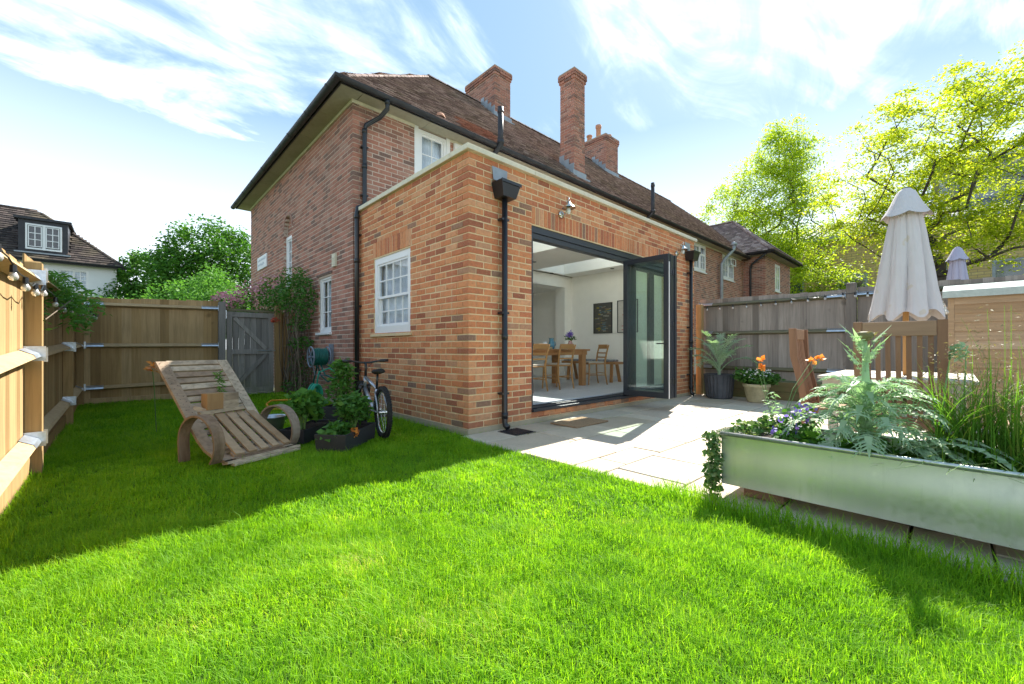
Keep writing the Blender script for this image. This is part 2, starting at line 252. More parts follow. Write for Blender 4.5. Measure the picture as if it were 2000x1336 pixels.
# ------------------------------------------------------------------ builders
class MB:
    def __init__(s): s.v = []; s.f = []
    def add(s, vs, fs):
        b = len(s.v); s.v.extend(vs); s.f.extend([tuple(b + i for i in f) for f in fs]); return s
    def box(s, lo, hi):
        x0, y0, z0 = lo; x1, y1, z1 = hi
        return s.add([(x0, y0, z0), (x1, y0, z0), (x1, y1, z0), (x0, y1, z0), (x0, y0, z1), (x1, y0, z1), (x1, y1, z1), (x0, y1, z1)],
                     [(0, 3, 2, 1), (4, 5, 6, 7), (0, 1, 5, 4), (1, 2, 6, 5), (2, 3, 7, 6), (3, 0, 4, 7)])
    def obox(s, c, ax, ay, az):   # centre and three half vectors
        c, ax, ay, az = map(Vector, (c, ax, ay, az)); vs = []
        for k in (-1, 1):
            for i, j in ((-1, -1), (1, -1), (1, 1), (-1, 1)): vs.append(tuple(c + ax * i + ay * j + az * k))
        return s.add(vs, [(0, 3, 2, 1), (4, 5, 6, 7), (0, 1, 5, 4), (1, 2, 6, 5), (2, 3, 7, 6), (3, 0, 4, 7)])
    def beam(s, a, b, wd, th, side=None):   # box from a to b, wd along side, th along the third axis
        a, b = Vector(a), Vector(b); d = (b - a); l = d.length; d.normalize()
        side = Vector(side) if side else (d.cross(UP) if abs(d.z) < 0.95 else Vector((1, 0, 0)))
        side = (side - d * side.dot(d)).normalized(); t = d.cross(side)
        return s.obox((a + b) / 2, d * l / 2, side * wd / 2, t * th / 2)
    def tube(s, pts, r, n=8, closed=False, cap=True):
        pts = [Vector(p) for p in pts]; m = len(pts); rs = r if isinstance(r, (list, tuple)) else [r] * m
        b = len(s.v); prev = None
        for i, p in enumerate(pts):
            if closed: t = (pts[(i + 1) % m] - pts[i - 1])
            else: t = pts[min(i + 1, m - 1)] - pts[max(i - 1, 0)]
            if t.length < 1e-9: t = Vector((0, 0, 1))
            t.normalize()
            if prev is None: a = t.orthogonal().normalized()
            else:
                a = prev - t * prev.dot(t)
                a = a.normalized() if a.length > 1e-6 else t.orthogonal().normalized()
            prev = a; c = t.cross(a)
            for k in range(n):
                q = 2 * PI * k / n; s.v.append(tuple(p + (a * math.cos(q) + c * math.sin(q)) * rs[i]))
        for i in range(m if closed else m - 1):
            j = (i + 1) % m
            for k in range(n):
                k2 = (k + 1) % n; s.f.append((b + i * n + k, b + i * n + k2, b + j * n + k2, b + j * n + k))
        if cap and not closed:
            s.f.append(tuple(b + k for k in reversed(range(n)))); s.f.append(tuple(b + (m - 1) * n + k for k in range(n)))
        return s
    def lathe(s, prof, c=(0, 0, 0), n=24, fn=None):
        b = len(s.v); m = len(prof)
        for i, (r, z) in enumerate(prof):
            for k in range(n):
                q = 2 * PI * k / n; rr = r if fn is None else fn(r, z, q, i)
                s.v.append((c[0] + rr * math.cos(q), c[1] + rr * math.sin(q), c[2] + z))
        for i in range(m - 1):
            for k in range(n):
                k2 = (k + 1) % n; s.f.append((b + i * n + k, b + i * n + k2, b + (i + 1) * n + k2, b + (i + 1) * n + k))
        return s
    def strip(s, pts, side, wd):      # flat ribbon
        b = len(s.v)
        for i, p in enumerate(pts):
            ww = wd[i] if isinstance(wd, (list, tuple)) else wd; sd = side[i] if isinstance(side, list) else side
            s.v.append(tuple(Vector(p) - Vector(sd) * ww / 2)); s.v.append(tuple(Vector(p) + Vector(sd) * ww / 2))
        for i in range(len(pts) - 1): s.f.append((b + 2 * i, b + 2 * i + 1, b + 2 * i + 3, b + 2 * i + 2))
        return s
BASE = {}
def obj(name, mb, mat, parent=None, smooth=False, local=False, kind=None, label=None, bevel=0.0):
    me = bpy.data.meshes.new(name); off = Vector((0, 0, 0))
    if parent is not None and not local: off = BASE.get(parent.name, Vector((0, 0, 0)))
    me.from_pydata([(a - off.x, b - off.y, c - off.z) for a, b, c in mb.v], [], mb.f); me.update()
    if smooth: me.polygons.foreach_set('use_smooth', [True] * len(me.polygons))
    me.materials.append(M[mat] if isinstance(mat, str) else mat)
    o = bpy.data.objects.new(name, me); COL.objects.link(o)
    if parent is not None: o.parent = parent; BASE[o.name] = off
    if smooth == 'auto': pass
    if bevel:
        b = o.modifiers.new('bevel', 'BEVEL'); b.width = bevel; b.segments = 2; b.limit_method = 'ANGLE'
    if kind: o['kind'] = kind
    if label: o['label'] = label
    return o
def thing(name, label, cat, loc=(0, 0, 0), rz=0, group=None):
    o = bpy.data.objects.new(name, None); COL.objects.link(o); o.location = loc; o.rotation_euler = (0, 0, rz)
    o.empty_display_size = 0.1; o['label'] = label; o['category'] = cat
    if group: o['group'] = group
    BASE[o.name] = Vector(loc); return o
def tag(o, label, cat, group=None):
    o['label'] = label; o['category'] = cat
    if group: o['group'] = group
    return o
def solo(name, mb, mat, label, cat, group=None, **k):
    t = tag(obj(name, mb, mat, **k), label, cat, group); return t
def dup(root, loc, rz=0, label=None, group=None, scale=None):
    r = root.copy(); COL.objects.link(r); r.location = loc; r.rotation_euler = (0, 0, rz)
    if label: r['label'] = label
    if group: r['group'] = group
    if scale: r.scale = (scale,) * 3
    def rec(a, b):
        for ch in list(a.children):
            c = ch.copy(); COL.objects.link(c); c.parent = b; rec(ch, c)
    rec(root, r); return r
def npmesh(name, V, F, mat, parent=None, kind=None, smooth=False):
    me = bpy.data.meshes.new(name); off = BASE.get(parent.name, Vector((0, 0, 0))) if parent is not None else Vector((0, 0, 0))
    V = np.asarray(V, dtype=np.float32) - np.array(off[:], dtype=np.float32); F = np.asarray(F, dtype=np.int32); k = F.shape[1]
    me.vertices.add(len(V)); me.vertices.foreach_set('co', V.ravel()); me.loops.add(F.size); me.loops.foreach_set('vertex_index', F.ravel())
    me.polygons.add(len(F)); me.polygons.foreach_set('loop_start', np.arange(0, F.size, k, dtype=np.int32)); me.polygons.foreach_set('loop_total', np.full(len(F), k, dtype=np.int32))
    me.update(calc_edges=True); me.materials.append(M[mat]); o = bpy.data.objects.new(name, me); COL.objects.link(o)
    if parent is not None: o.parent = parent; BASE[o.name] = off
    if kind: o['kind'] = kind
    return o
def nrm(a): return a / np.maximum(np.linalg.norm(a, axis=1, keepdims=True), 1e-9)
def leaves(name, C, size, mat, parent=None, up=0.4, ratio=0.5, droop=0.2, kind=None, var=0.4, axis=None):
    C = np.asarray(C, dtype=float); n = len(C)
    if name == 'petal': kind = 'stuff'
    a = NP.normal(size=(n, 3)); a[:, 2] = a[:, 2] * 0.5 - droop
    if axis is not None: a = a * 0.5 + np.asarray(axis)
    a = nrm(a); nn = NP.normal(size=(n, 3)) * (1 - up); nn[:, 2] += up * 1.5; s_ = nrm(np.cross(a, nn))
    ls = (size * (1 - var + 2 * var * NP.random(n)))[:, None]; ws = ls * ratio
    nz = np.cross(s_, a)
    V = np.stack([C, C + a * ls * .42 + s_ * ws * .5 + nz * ls * .06, C + a * ls, C + a * ls * .42 - s_ * ws * .5 + nz * ls * .06], axis=1).reshape(-1, 3)
    F = np.arange(n * 4).reshape(-1, 4)
    return npmesh(name, V, F, mat, parent, kind)
def blob(n, c, r, hollow=0.3):
    d = nrm(NP.normal(size=(n, 3))); q = (hollow + (1 - hollow) * NP.random(n) ** 0.5)[:, None]
    return np.array(c) + d * q * np.array(r)
def blobs(n, lst): return np.concatenate([blob(max(3, int(n * wgt)), c, r) for c, r, wgt in lst])

# ---- brick walls (axis aligned). axis 0: runs along x, faces -y or +y; axis 1: runs along y, faces -x or +x
def brick_geom(mb, lo, hi, ax, sg, ch=0.004):
    n = 1 - ax; lo = list(lo); hi = list(hi)
    face = lo[n] if sg < 0 else hi[n]; back = hi[n] if sg < 0 else lo[n]
    def rect(d, ins):
        a0, a1 = lo[ax] + ins, hi[ax] - ins; z0, z1 = lo[2] + ins, hi[2] - ins; out = []
        for a, z in ((a0, z0), (a1, z0), (a1, z1), (a0, z1)):
            p = [0, 0, z]; p[ax] = a; p[n] = d; out.append(tuple(p))
        return out
    v = rect(back, 0) + rect(face - sg * ch, 0) + rect(face, ch)
    fs = [(8, 9, 10, 11)] + [(i, (i + 1) % 4, 4 + (i + 1) % 4, 4 + i) for i in range(4)] + [(4 + i, 4 + (i + 1) % 4, 8 + (i + 1) % 4, 8 + i) for i in range(4)]
    if (ax == 0) != (sg < 0): fs = [tuple(reversed(f)) for f in fs]
    mb.add(v, fs)
def wall_bricks(out, ax, sg, face, a0, a1, z0, z1, holes=(), corner0=None, corner1=None, skip=0.05, depth=0.06, phase=0):
    """out gets (lo, hi, ax, sg). holes: functions z -> (a, b) or None. corner: parity when this wall's brick shows its full length at the end"""
    k = 0; z = z0
    while z + 0.06 < z1 + 0.03:
        zt = min(z + 0.0625, z1); zc = z + 0.033; par = (k + phase) % 2
        st = a0; pieces = []
        if corner0 is not None:
            if par == corner0: u = a0
            else: u = a0 + 0.1125
        else: u = a0 - (0.1125 if par else 0)
        end = a1 - (0.1125 if (corner1 is not None and par != corner1) else 0)
        if corner1 is not None and par != corner1: pass
        while u < end - 0.02:
            b0, b1 = max(u, a0 if corner0 is None or par == corner0 else a0 + 0.1125), min(u + 0.2125, end)
            if 0 < end - b1 < .045: b1 = end
            segs = [(b0, b1)]
            for h in holes:
                hh = h(zc)
                if hh is None: continue
                ns = []
                for p, q in segs:
                    if q <= hh[0] or p >= hh[1]: ns.append((p, q)); continue
                    if p < hh[0]: ns.append((p, hh[0]))
                    if q > hh[1]: ns.append((hh[1], q))
                segs = ns
            for p, q in segs:
                if q - p < 0.03: continue
                d = depth
                if corner0 is not None and abs(p - a0) < 1e-6: d = 0.1025
                if corner1 is not None and abs(q - a1) < 1e-6: d = 0.1025
                j = R_.uniform(-0.002, 0.002); jz = R_.uniform(-.0015, .0015); lo = [0, 0, z + jz]; hi = [0, 0, zt + jz]; n = 1 - ax
                lo[ax] = p; hi[ax] = q
                if d > 0.1: j = 0
                if sg < 0: lo[n] = face + j; hi[n] = face + d
                else: hi[n] = face + j; lo[n] = face - d
                out.append((tuple(lo), tuple(hi), ax, sg))
            u += 0.225
        z += 0.075; k += 1
def mortar_wall(mb, ax, sg, face, a0, a1, z0, z1, holes=(), thick=0.25, rec=0.005, step=0.075):
    rows = []; z = z0 - 0.01
    while z < z1 - 1e-6:
        zt = min(z + step, z1); zc = z + step * .55; segs = [(a0, a1)]
        for h in holes:
            hh = h(zc)
            if hh is None: continue
            ns = []
            for p, q in segs:
                if q <= hh[0] or p >= hh[1]: ns.append((p, q)); continue
                if p < hh[0]: ns.append((p, hh[0]))
                if q > hh[1]: ns.append((hh[1], q))
            segs = ns
        if rows and rows[-1][2] == segs: rows[-1][1] = zt
        else: rows.append([z, zt, segs])
        z = zt
    n = 1 - ax
    for za, zb, segs in rows:
        for p, q in segs:
            if q - p < .004: continue
            lo = [0, 0, za]; hi = [0, 0, zb]; lo[ax] = p; hi[ax] = q
            f = face - sg * rec; g = face - sg * thick
            lo[n], hi[n] = min(f, g), max(f, g); mb.box(lo, hi)
def emit_bricks(root, lst, mat, nsingle, name='brick', vis=None):
    lst = sorted(lst, key=lambda b: (Vector([(b[0][i] + b[1][i]) / 2 for i in range(3)]) - CAM).length)
    rest = MB(); cache = {}; cnt = 0; off = BASE[root.name]
    for lo, hi, ax, sg in lst:
        if cnt < nsingle and (vis is None or vis(lo, hi, ax)):
            dims = tuple(round(hi[i] - lo[i], 3) for i in range(3)); key = (dims, ax, sg, R_.randint(0, 1))
            c = [(lo[i] + hi[i]) / 2 for i in range(3)]
            if key not in cache:
                mb = MB(); brick_geom(mb, [-d / 2 for d in dims], [d / 2 for d in dims], ax, sg)
                mb.v = [(x + R_.uniform(-.0012, .0012), y + R_.uniform(-.0012, .0012), z + R_.uniform(-.0012, .0012)) for x, y, z in mb.v]
                me = bpy.data.meshes.new(name); me.from_pydata(mb.v, [], mb.f); me.materials.append(M[mat]); cache[key] = me
            o = bpy.data.objects.new(name, cache[key]); COL.objects.link(o); o.parent = root; o.location = Vector(c) - off; cnt += 1
        else: brick_geom(rest, lo, hi, ax, sg)
    if rest.v:
        rest.v = [(x + R_.uniform(-.001, .001), y + R_.uniform(-.001, .001), z + R_.uniform(-.001, .001)) for x, y, z in rest.v]
        obj('brickwork', rest, mat, root, kind='stuff')
def rect_hole(a, b, z0, z1): return lambda z: (a, b) if z0 < z < z1 else None
def V3(ax, a, n_, z):
    return (a, n_, z) if ax == 0 else (n_, a, z)
def window(parent, ax, sg, face, a0, a1, z0, z1, cols, rows, fr=0.05, bar=0.018, rec=0.03, sill=True, glass='glass_win', curtain=True, split=None, mat='white', name='window', blocks=None):
    """frame is the part; panes, glazing bars, sill are sub-parts"""
    f = face - sg * rec; d = 0.05
    def bx(mb, a, b, za, zb, n0, n1):
        lo = [0, 0, za]; hi = [0, 0, zb]; lo[ax] = a; hi[ax] = b; lo[1 - ax] = min(n0, n1); hi[1 - ax] = max(n0, n1); mb.box(lo, hi)
    m = MB(); bx(m, a0, a0 + fr, z0, z1, f, f - sg * 0.08); bx(m, a1 - fr, a1, z0, z1, f, f - sg * 0.08)
    bx(m, a0 + fr, a1 - fr, z1 - fr * 1.2, z1, f, f - sg * 0.08); bx(m, a0 + fr, a1 - fr, z0, z0 + fr * 1.3, f, f - sg * 0.08)
    w_ = obj(name, m, mat, parent, bevel=0.003)
    blocks = blocks or [(a0 + fr, a1 - fr, z0 + fr * 1.3, z1 - fr * 1.2, cols, rows, 0.022)]
    for (p, q, za, zb, cs, rs, dd) in blocks:
        g = f - sg * dd; st = 0.035; m = MB()
        bx(m, p, p + st, za, zb, g, g - sg * 0.03); bx(m, q - st, q, za, zb, g, g - sg * 0.03); bx(m, p + st, q - st, zb - st, zb, g, g - sg * 0.03); bx(m, p + st, q - st, za, za + st, g, g - sg * 0.03)
        pa, qa, zaa, zbb = p + st, q - st, za + st, zb - st
        for i in range(1, cs):
            u = pa + (qa - pa) * i / cs; bx(m, u - bar / 2, u + bar / 2, zaa, zbb, g - sg * .004, g - sg * 0.026)
        for i in range(1, rs):
            zz_ = zaa + (zbb - zaa) * i / rs; bx(m, pa, qa, zz_ - bar / 2, zz_ + bar / 2, g - sg * .006, g - sg * 0.028)
        obj('sash', m, mat, w_)
        for i in range(cs):
            for j in range(rs):
                u0 = pa + (qa - pa) * i / cs; u1 = pa + (qa - pa) * (i + 1) / cs; v0 = zaa + (zbb - zaa) * j / rs; v1 = zaa + (zbb - zaa) * (j + 1) / rs
                mm = MB(); bx(mm, u0 + bar * .3, u1 - bar * .3, v0 + bar * .3, v1 - bar * .3, g - sg * 0.014, g - sg * 0.018); obj('pane', mm, glass, w_)
    if sill:
        m = MB(); bx(m, a0 - 0.04, a1 + 0.04, z0 - 0.045, z0 - 0.002, face + sg * 0.05, f - sg * 0.07); obj('sill', m, sill if isinstance(sill, str) else mat, w_, bevel=0.004)
    if curtain:
        m = MB(); n = 40; vs = []
        for i in range(n + 1):
            a = a0 + (a1 - a0) * i / n; dd = 0.13 + 0.012 * math.sin(i * 1.9) + .006 * math.sin(i * 4.1)
            vs += [V3(ax, a, f - sg * dd, z0), V3(ax, a, f - sg * dd, z1)]
        m.add(vs, [(2 * i, 2 * i + 2, 2 * i + 3, 2 * i + 1) for i in range(n)]); obj('curtain', m, 'curtain', w_)
    return w_

# ================================================================== SETTING
g = MB(); g.add([(-400, -400, -.30), (400, -400, -.30), (400, 400, -.30), (-400, 400, -.30)], [(0, 1, 2, 3)]); obj('ground', g, 'ground', kind='structure')
g = MB(); nx, ny = 40, 60; vs = []
def lawn_z(x, y):
    return 0.012 * math.sin(x * 1.7 + 1) * math.sin(y * 1.1) - 0.015 + max(0, (y - 3.2)) * 0.012
for j in range(ny + 1):
    for i in range(nx + 1):
        x = -3.6 + 3.45 * i / nx; y = -5.5 + 11.6 * j / ny
        vs.append((x, y, lawn_z(x, y)))
g.add(vs, [(j * (nx + 1) + i, j * (nx + 1) + i + 1, (j + 1) * (nx + 1) + i + 1, (j + 1) * (nx + 1) + i) for j in range(ny) for i in range(nx)])
g.box((-.16, .0, -.1), (0.1, 5.9, -.02)); obj('lawn', g, 'lawn', kind='structure')
g = MB(); g.box((-9, -5.5, -.29), (-3.61, 40, -.05)); obj('neighbour_ground', g, 'lawn', kind='structure')

# patio of separate slabs
pat = MB(); pat.box((-.14, -5.6, -.2), (6.0, -0.002, -.026)); patio = obj('patio', pat, 'joint', kind='structure'); BASE['patio'] = Vector((0, 0, 0))
y = -0.01; rowi = 0; slabs = []
rws = [.42, .56, .56, .28, .56, .56, .56, .28, .56, .56, .56, .56]
for hgt in rws:
    x = -.13 - R_.choice([0, .2, .35]) ; 
    while x < 6.0:
        wd = R_.choice([.56, .84, .84, .56, .28 if hgt > .5 else .56]); x0, x1 = max(x, -.13 + R_.uniform(-.02, .03)), min(x + wd, 6.0)
        if x1 - x0 > .08: slabs.append((x0 + .007, x1 - .007, y - hgt + .007, y - .007))
        x += wd
    y -= hgt
for x0, x1, y0, y1 in slabs:
    if (.38 < x0 < .60 or .38 < x1 < .9) and y1 > -.05 and False: continue
    dz = R_.uniform(-.002, .003); m = MB(); c = .005; t = R_.uniform(-.0015, .0015)
    j = lambda: R_.uniform(-.004, .004)
    a = [(x0 + j(), y0 + j()), (x1 + j(), y0 + j()), (x1 + j(), y1 + j()), (x0 + j(), y1 + j())]; cx_, cy_ = (x0 + x1) / 2, (y0 + y1) / 2
    ins = [(p[0] + (c if p[0] < cx_ else -c), p[1] + (c if p[1] < cy_ else -c)) for p in a]
    m.add([(p[0], p[1], -.03) for p in a] + [(p[0], p[1], dz - .006) for p in a] + [(p[0], p[1], dz + t * (1 if i % 2 else -1)) for i, p in enumerate(ins)],
          [(i, (i + 1) % 4, 4 + (i + 1) % 4, 4 + i) for i in range(4)] + [(4 + i, 4 + (i + 1) % 4, 8 + (i + 1) % 4, 8 + i) for i in range(4)] + [(8, 9, 10, 11)])
    obj('paving_slab', m, 'slab', patio)

# ================================================================== EXTENSION
EX, EY, EZ = 5.80, 2.93, 3.13
ext = thing('house_extension', 'flat roofed orange brick extension with open folding doors facing the patio', 'extension', (0, 0, 0))
DO = (1.0, 4.9, .20, 2.52); WO = (1.27, 2.36, 1.155, 2.30)
hdoor = rect_hole(DO[0], DO[1], .14, 2.52); hsol = rect_hole(1.0, 4.9, 2.50, 2.755)
hwin = rect_hole(WO[0], WO[1], WO[2], WO[3] - .02); hsolw = rect_hole(WO[0] - .03, WO[1] + .03, WO[3] - .03, 2.545)
br = []
wall_bricks(br, 0, -1, 0.0, 0, EX, .06, EZ, (hdoor, hsol), corner0=0, corner1=0)
wall_bricks(br, 1, -1, 0.0, 0, EY, .06, EZ, (hwin, hsolw), corner0=1)
def soldiers(out, ax, sg, face, a0, a1, z0, z1, depth=.06, w_=.065, gap=.010):
    n_ = int(round((a1 - a0 + gap) / (w_ + gap))); st = (a1 - a0 + gap) / n_
    for i in range(n_):
        lo = [0, 0, z0]; hi = [0, 0, z1]; j = R_.uniform(-.002, .002); lo[ax] = a0 + i * st; hi[ax] = lo[ax] + st - gap
        if sg < 0: lo[1 - ax] = face + j; hi[1 - ax] = face + depth
        else: hi[1 - ax] = face + j; lo[1 - ax] = face - depth
        out.append((tuple(lo), tuple(hi), ax, sg))
soldiers(br, 0, -1, 0.0, 1.005, 4.895, 2.53, 2.75); soldiers(br, 1, -1, 0.0, WO[0] - .025, WO[1] + .025, WO[3] + .008, 2.538)
# brick-on-edge step under the threshold
soldiers(br, 0, -1, -0.004, 1.0, 4.9, .075, .135, w_=.215)
emit_bricks(ext, br, 'brick_new', 300)
mw = MB(); mortar_wall(mw, 0, -1, 0.0, 0.009, EX - .009, .05, EZ, (hdoor,)); mortar_wall(mw, 1, -1, 0.0, 0.2505, EY, .05, EZ, (hwin,))
mw.box((EX - .25, .251, .04), (EX - .009, EY, EZ)); mw.box((1.0, .012, .0), (4.9, .25, .139)); obj('mortar_wall', mw, 'mortar_new', ext)
rb = []; wall_bricks(rb, 1, 1, EX, 0, EY, .06, EZ, corner0=1)
m = MB()
for q in rb: brick_geom(m, *q)
obj('party_side_brickwork', m, 'brick_new', ext, kind='stuff')
m = MB(); m.box((-.016, -.016, -.15), (EX + .01, .0, .052)); m.box((-.016, .0005, -.15), (0, EY, .052)); obj('plinth', m, 'concrete', ext)
# roof with two skylight wells
SK = [(1.92, 2.87, .45, 2.85), (4.12, 5.07, .45, 2.85)]
m = MB(); xs = [0.251, SK[0][0], SK[0][1], SK[1][0], SK[1][1], EX - .251]
m.box((.251, .251, 2.74), (EX - .251, .45, 2.90)); m.box((.251, 2.85, 2.74), (EX - .251, EY + .0, 2.90))
for a, b in ((.251, 1.92), (2.87, 4.12), (5.07, EX - .251)): m.box((a, .4501, 2.741), (b, 2.8499, 2.899))
obj('ceiling', m, 'plaster', ext)
for (a, b, c0, c1) in SK:
    m = MB(); t = .05
    m.box((a - t, c0 - t, 2.901), (a, c1 + t, 3.26)); m.box((b, c0 - t, 2.901), (b + t, c1 + t, 3.26)); m.box((a, c0 - t, 2.901), (b, c0, 3.26)); m.box((a, c1, 2.901), (b, c1 + t, 3.26))
    sk = obj('skylight', m, 'plaster', ext); m = MB(); m.box((a - t, c0 - t, 3.261), (b + t, c1 + t, 3.272)); obj('pane', m, 'glass', sk)
m = MB(); m.box((.26, .26, 2.9005), (1.8, EY, 2.915)); obj('roof_deck', m, 'felt', ext)
# coping
m = MB(); cuts = [0, 1.02, 2.03, 3.04, 4.05, 5.02]
for i, a in enumerate(cuts):
    b = (cuts + [EX])[i + 1]; mm = MB(); a_ = a - .045 if i == 0 else a + .004
    e = .045 if i == len(cuts) - 1 else 0
    mm.box((a_, -.045, EZ), (b + e, .29, EZ + .062)); obj('coping_stone', mm, 'coping', ext, bevel=.006)
cuts = [.294, 1.17, 2.05]
for i, a in enumerate(cuts):
    b = (cuts + [EY - .004])[i + 1]; mm = MB(); mm.box((-.045, a, EZ), (.29, b - .004, EZ + .062)); obj('coping_stone', mm, 'coping', ext, bevel=.006)
m = MB(); m.box((EX - .29, .294, EZ), (EX + .045, EY - .004, EZ + .062)); obj('coping_stone', m, 'coping', ext, bevel=.006)
# window in the side wall: a sash with eight panes over eight
zm = 1.70
window(ext, 1, -1, 0.0, WO[0] + .002, WO[1] - .002, WO[2] + .01, WO[3] - .004, 4, 4, fr=.085, rec=.018, glass='glass_win', curtain=True, sill=False,
       blocks=[(WO[0] + .085, WO[1] - .085, zm - .02, WO[3] - .1, 4, 2, .012), (WO[0] + .085, WO[1] - .085, WO[2] + .12, zm + .015, 4, 2, .045)])
m = MB(); m.box((-.035, WO[0] - .05, WO[2] - .035), (.05, WO[1] + .05, WO[2] + .004)); obj('window_sill', m, 'mortar_new', ext, bevel=.004)
# threshold, frame, track
m = MB(); m.box((1.0, -.035, .14), (4.9, .24, .175)); m.box((1.0, .03, .1752), (4.9, .06, .20)); m.box((1.0, .12, .1752), (4.9, .15, .20)); obj('threshold', m, 'alu', ext, bevel=.003)
m = MB(); m.box((1.0, .02, 2.43), (4.9, .17, 2.52)); m.box((1.0, .035, 2.36), (4.9, .14, 2.429)); m.box((1.0, .02, .176), (1.045, .15, 2.429)); m.box((4.855, .02, .176), (4.9, .15, 2.359))
obj('door_frame', m, 'alu', ext, bevel=.003)
def door_leaf(pts0, pts1, handle=False, thick=.06, z0=.19, z1=2.37, st=.075):
    """leaf between two ground points"""
    a = Vector((*pts0, 0)); b = Vector((*pts1, 0)); d = (b - a).normalized(); nn = Vector((-d.y, d.x, 0)); l = (b - a).length
    m = MB()
    def pc(u0, u1, za, zb, th=thick): m.obox(a + d * (u0 + u1) / 2 + UP * (za + zb) / 2, d * (u1 - u0) / 2, nn * th / 2, UP * (zb - za) / 2)
    pc(0, st, z0, z1); pc(l - st, l, z0, z1); pc(st, l - st, z1 - st, z1, thick * .96); pc(st, l - st, z0, z0 + st * 1.2, thick * .96)
    lf = obj('door_leaf', m, 'alu', ext, bevel=.003)
    m = MB(); m.obox(a + d * l / 2 + UP * (z0 + z1) / 2, d * (l / 2 - st + .005), nn * .006, UP * ((z1 - z0) / 2 - st + .005)); obj('pane', m, 'glass_door', lf)
    if handle:
        m = MB(); hp = a + d * (l - .04); c_ = hp + UP * 1.02
        m.obox(c_ + nn * .035, d * .014, nn * .006, UP * .07); m.tube([c_ + nn * .04, c_ + nn * .075, c_ + nn * .075 - d * .12], .009, 6)
        m.obox(c_ - nn * .035, d * .014, nn * .006, UP * .07); m.tube([c_ - nn * .04, c_ - nn * .075, c_ - nn * .075 - d * .12], .009, 6)
        obj('handle', m, 'black', lf)
        m = MB(); m.lathe([(0.001, .02), (.014, .02), (.014, -.02), (.001, -.02)], tuple(c_ + nn * .045 - UP * .09), 8); m.tube([c_ + nn * .05 - UP * .1, c_ + nn * .05 - UP * .16], .004, 4); obj('key', m, 'chrome', lf)
        m = MB(); m.beam(a + d * (l + .003) + UP * z0, a + d * (l + .003) + UP * (z1 - .12), .02, .006, nn); obj('edge_seal', m, 'white', lf)
    return lf
door_leaf((3.20, .03), (3.20, -.735), handle=True)
for i, x in enumerate((3.275, 3.345, 3.415)): door_leaf((x, .03), (x, -.74 + .012 * (i % 2)))
door_leaf((3.47, .085), (4.16, .085)); door_leaf((4.165, .085), (4.855, .085))
m = MB()
for x in (3.237, 3.31, 3.38):
    for z in (.45, 1.3, 2.1): m.tube([(x, -.745, z - .04), (x, -.745, z + .04)], .013, 8)
obj('hinge', m, 'black', ext)
# room inside
m = MB(); m.box((.251, .251, .10), (EX - .251, 6.2, .196)); obj('floor', m, 'floortile', ext)
m = MB(); m.box((.252, .2505, .197), (.262, EY, 2.739))
mm = MB()
for lo, hi in (((.252, .2505, .197), (.262, WO[0], 2.739)), ((.252, WO[1], .197), (.262, 3.0, 2.739)), ((.252, WO[0], .197), (.262, WO[1], WO[2])), ((.252, WO[0], WO[3]), (.262, WO[1], 2.739)),
               ((.263, .2505, .197), (.999, .262, 2.739)), ((4.901, .2505, .197), (EX - .252, .262, 2.739)), ((.263, .2505, 2.53), (4.9, .262, 2.739)),
               ((EX - .262, .263, .197), (EX - .252, 3.0, 2.739)),
               ((5.28, 3.0, .197), (EX - .252, 3.3, 2.739)), ((.252, 3.0, .197), (1.2, 3.3, 2.739)), ((1.2, 3.0, 2.46), (5.28, 3.3, 2.739))): mm.box(lo, hi)
obj('inner_wall', mm, 'plaster', ext)
mm = MB(); mm.box((EX - .276, .263, .197), (EX - .2625, 2.999, .31)); mm.box((5.28, 2.986, .197), (EX - .277, 2.9995, .31)); obj('skirting', mm, 'white', ext, bevel=.003)
mm = MB(); mm.box((1.0, 6.2, .1), (6.2, 6.3, 2.8)); mm.box((6.1, 3.301, .1), (6.2, 6.199, 2.8)); mm.box((.9, 3.301, .1), (1.0, 6.3, 2.8)); mm.box((1.0, 3.301, 2.45), (6.1, 6.199, 2.55)); mm.box((5.5, 3.3005, .197), (6.0999, 5.0, 2.449)); obj('kitchen_wall', mm, 'plaster', ext)
for i in range(6):
    mm = MB(); x0 = 1.6 + i * .62; mm.box((x0, 5.55, .26), (x0 + .612, 6.15, 2.43)); obj('cupboard_door', mm, 'cupboard', ext, bevel=.004)
for x, y in ((1.35, 1.1), (1.35, 2.3), (3.45, 1.1), (3.45, 2.3), (5.25, 1.6), (3.9, 2.92), (4.7, 2.92)):
    m = MB(); m.lathe([(.001, -.004), (.032, -.004), (.045, -.008), (.045, 0)], (x, y, 2.7405), 16); obj('ceiling_spotlight', m, 'alu', ext)

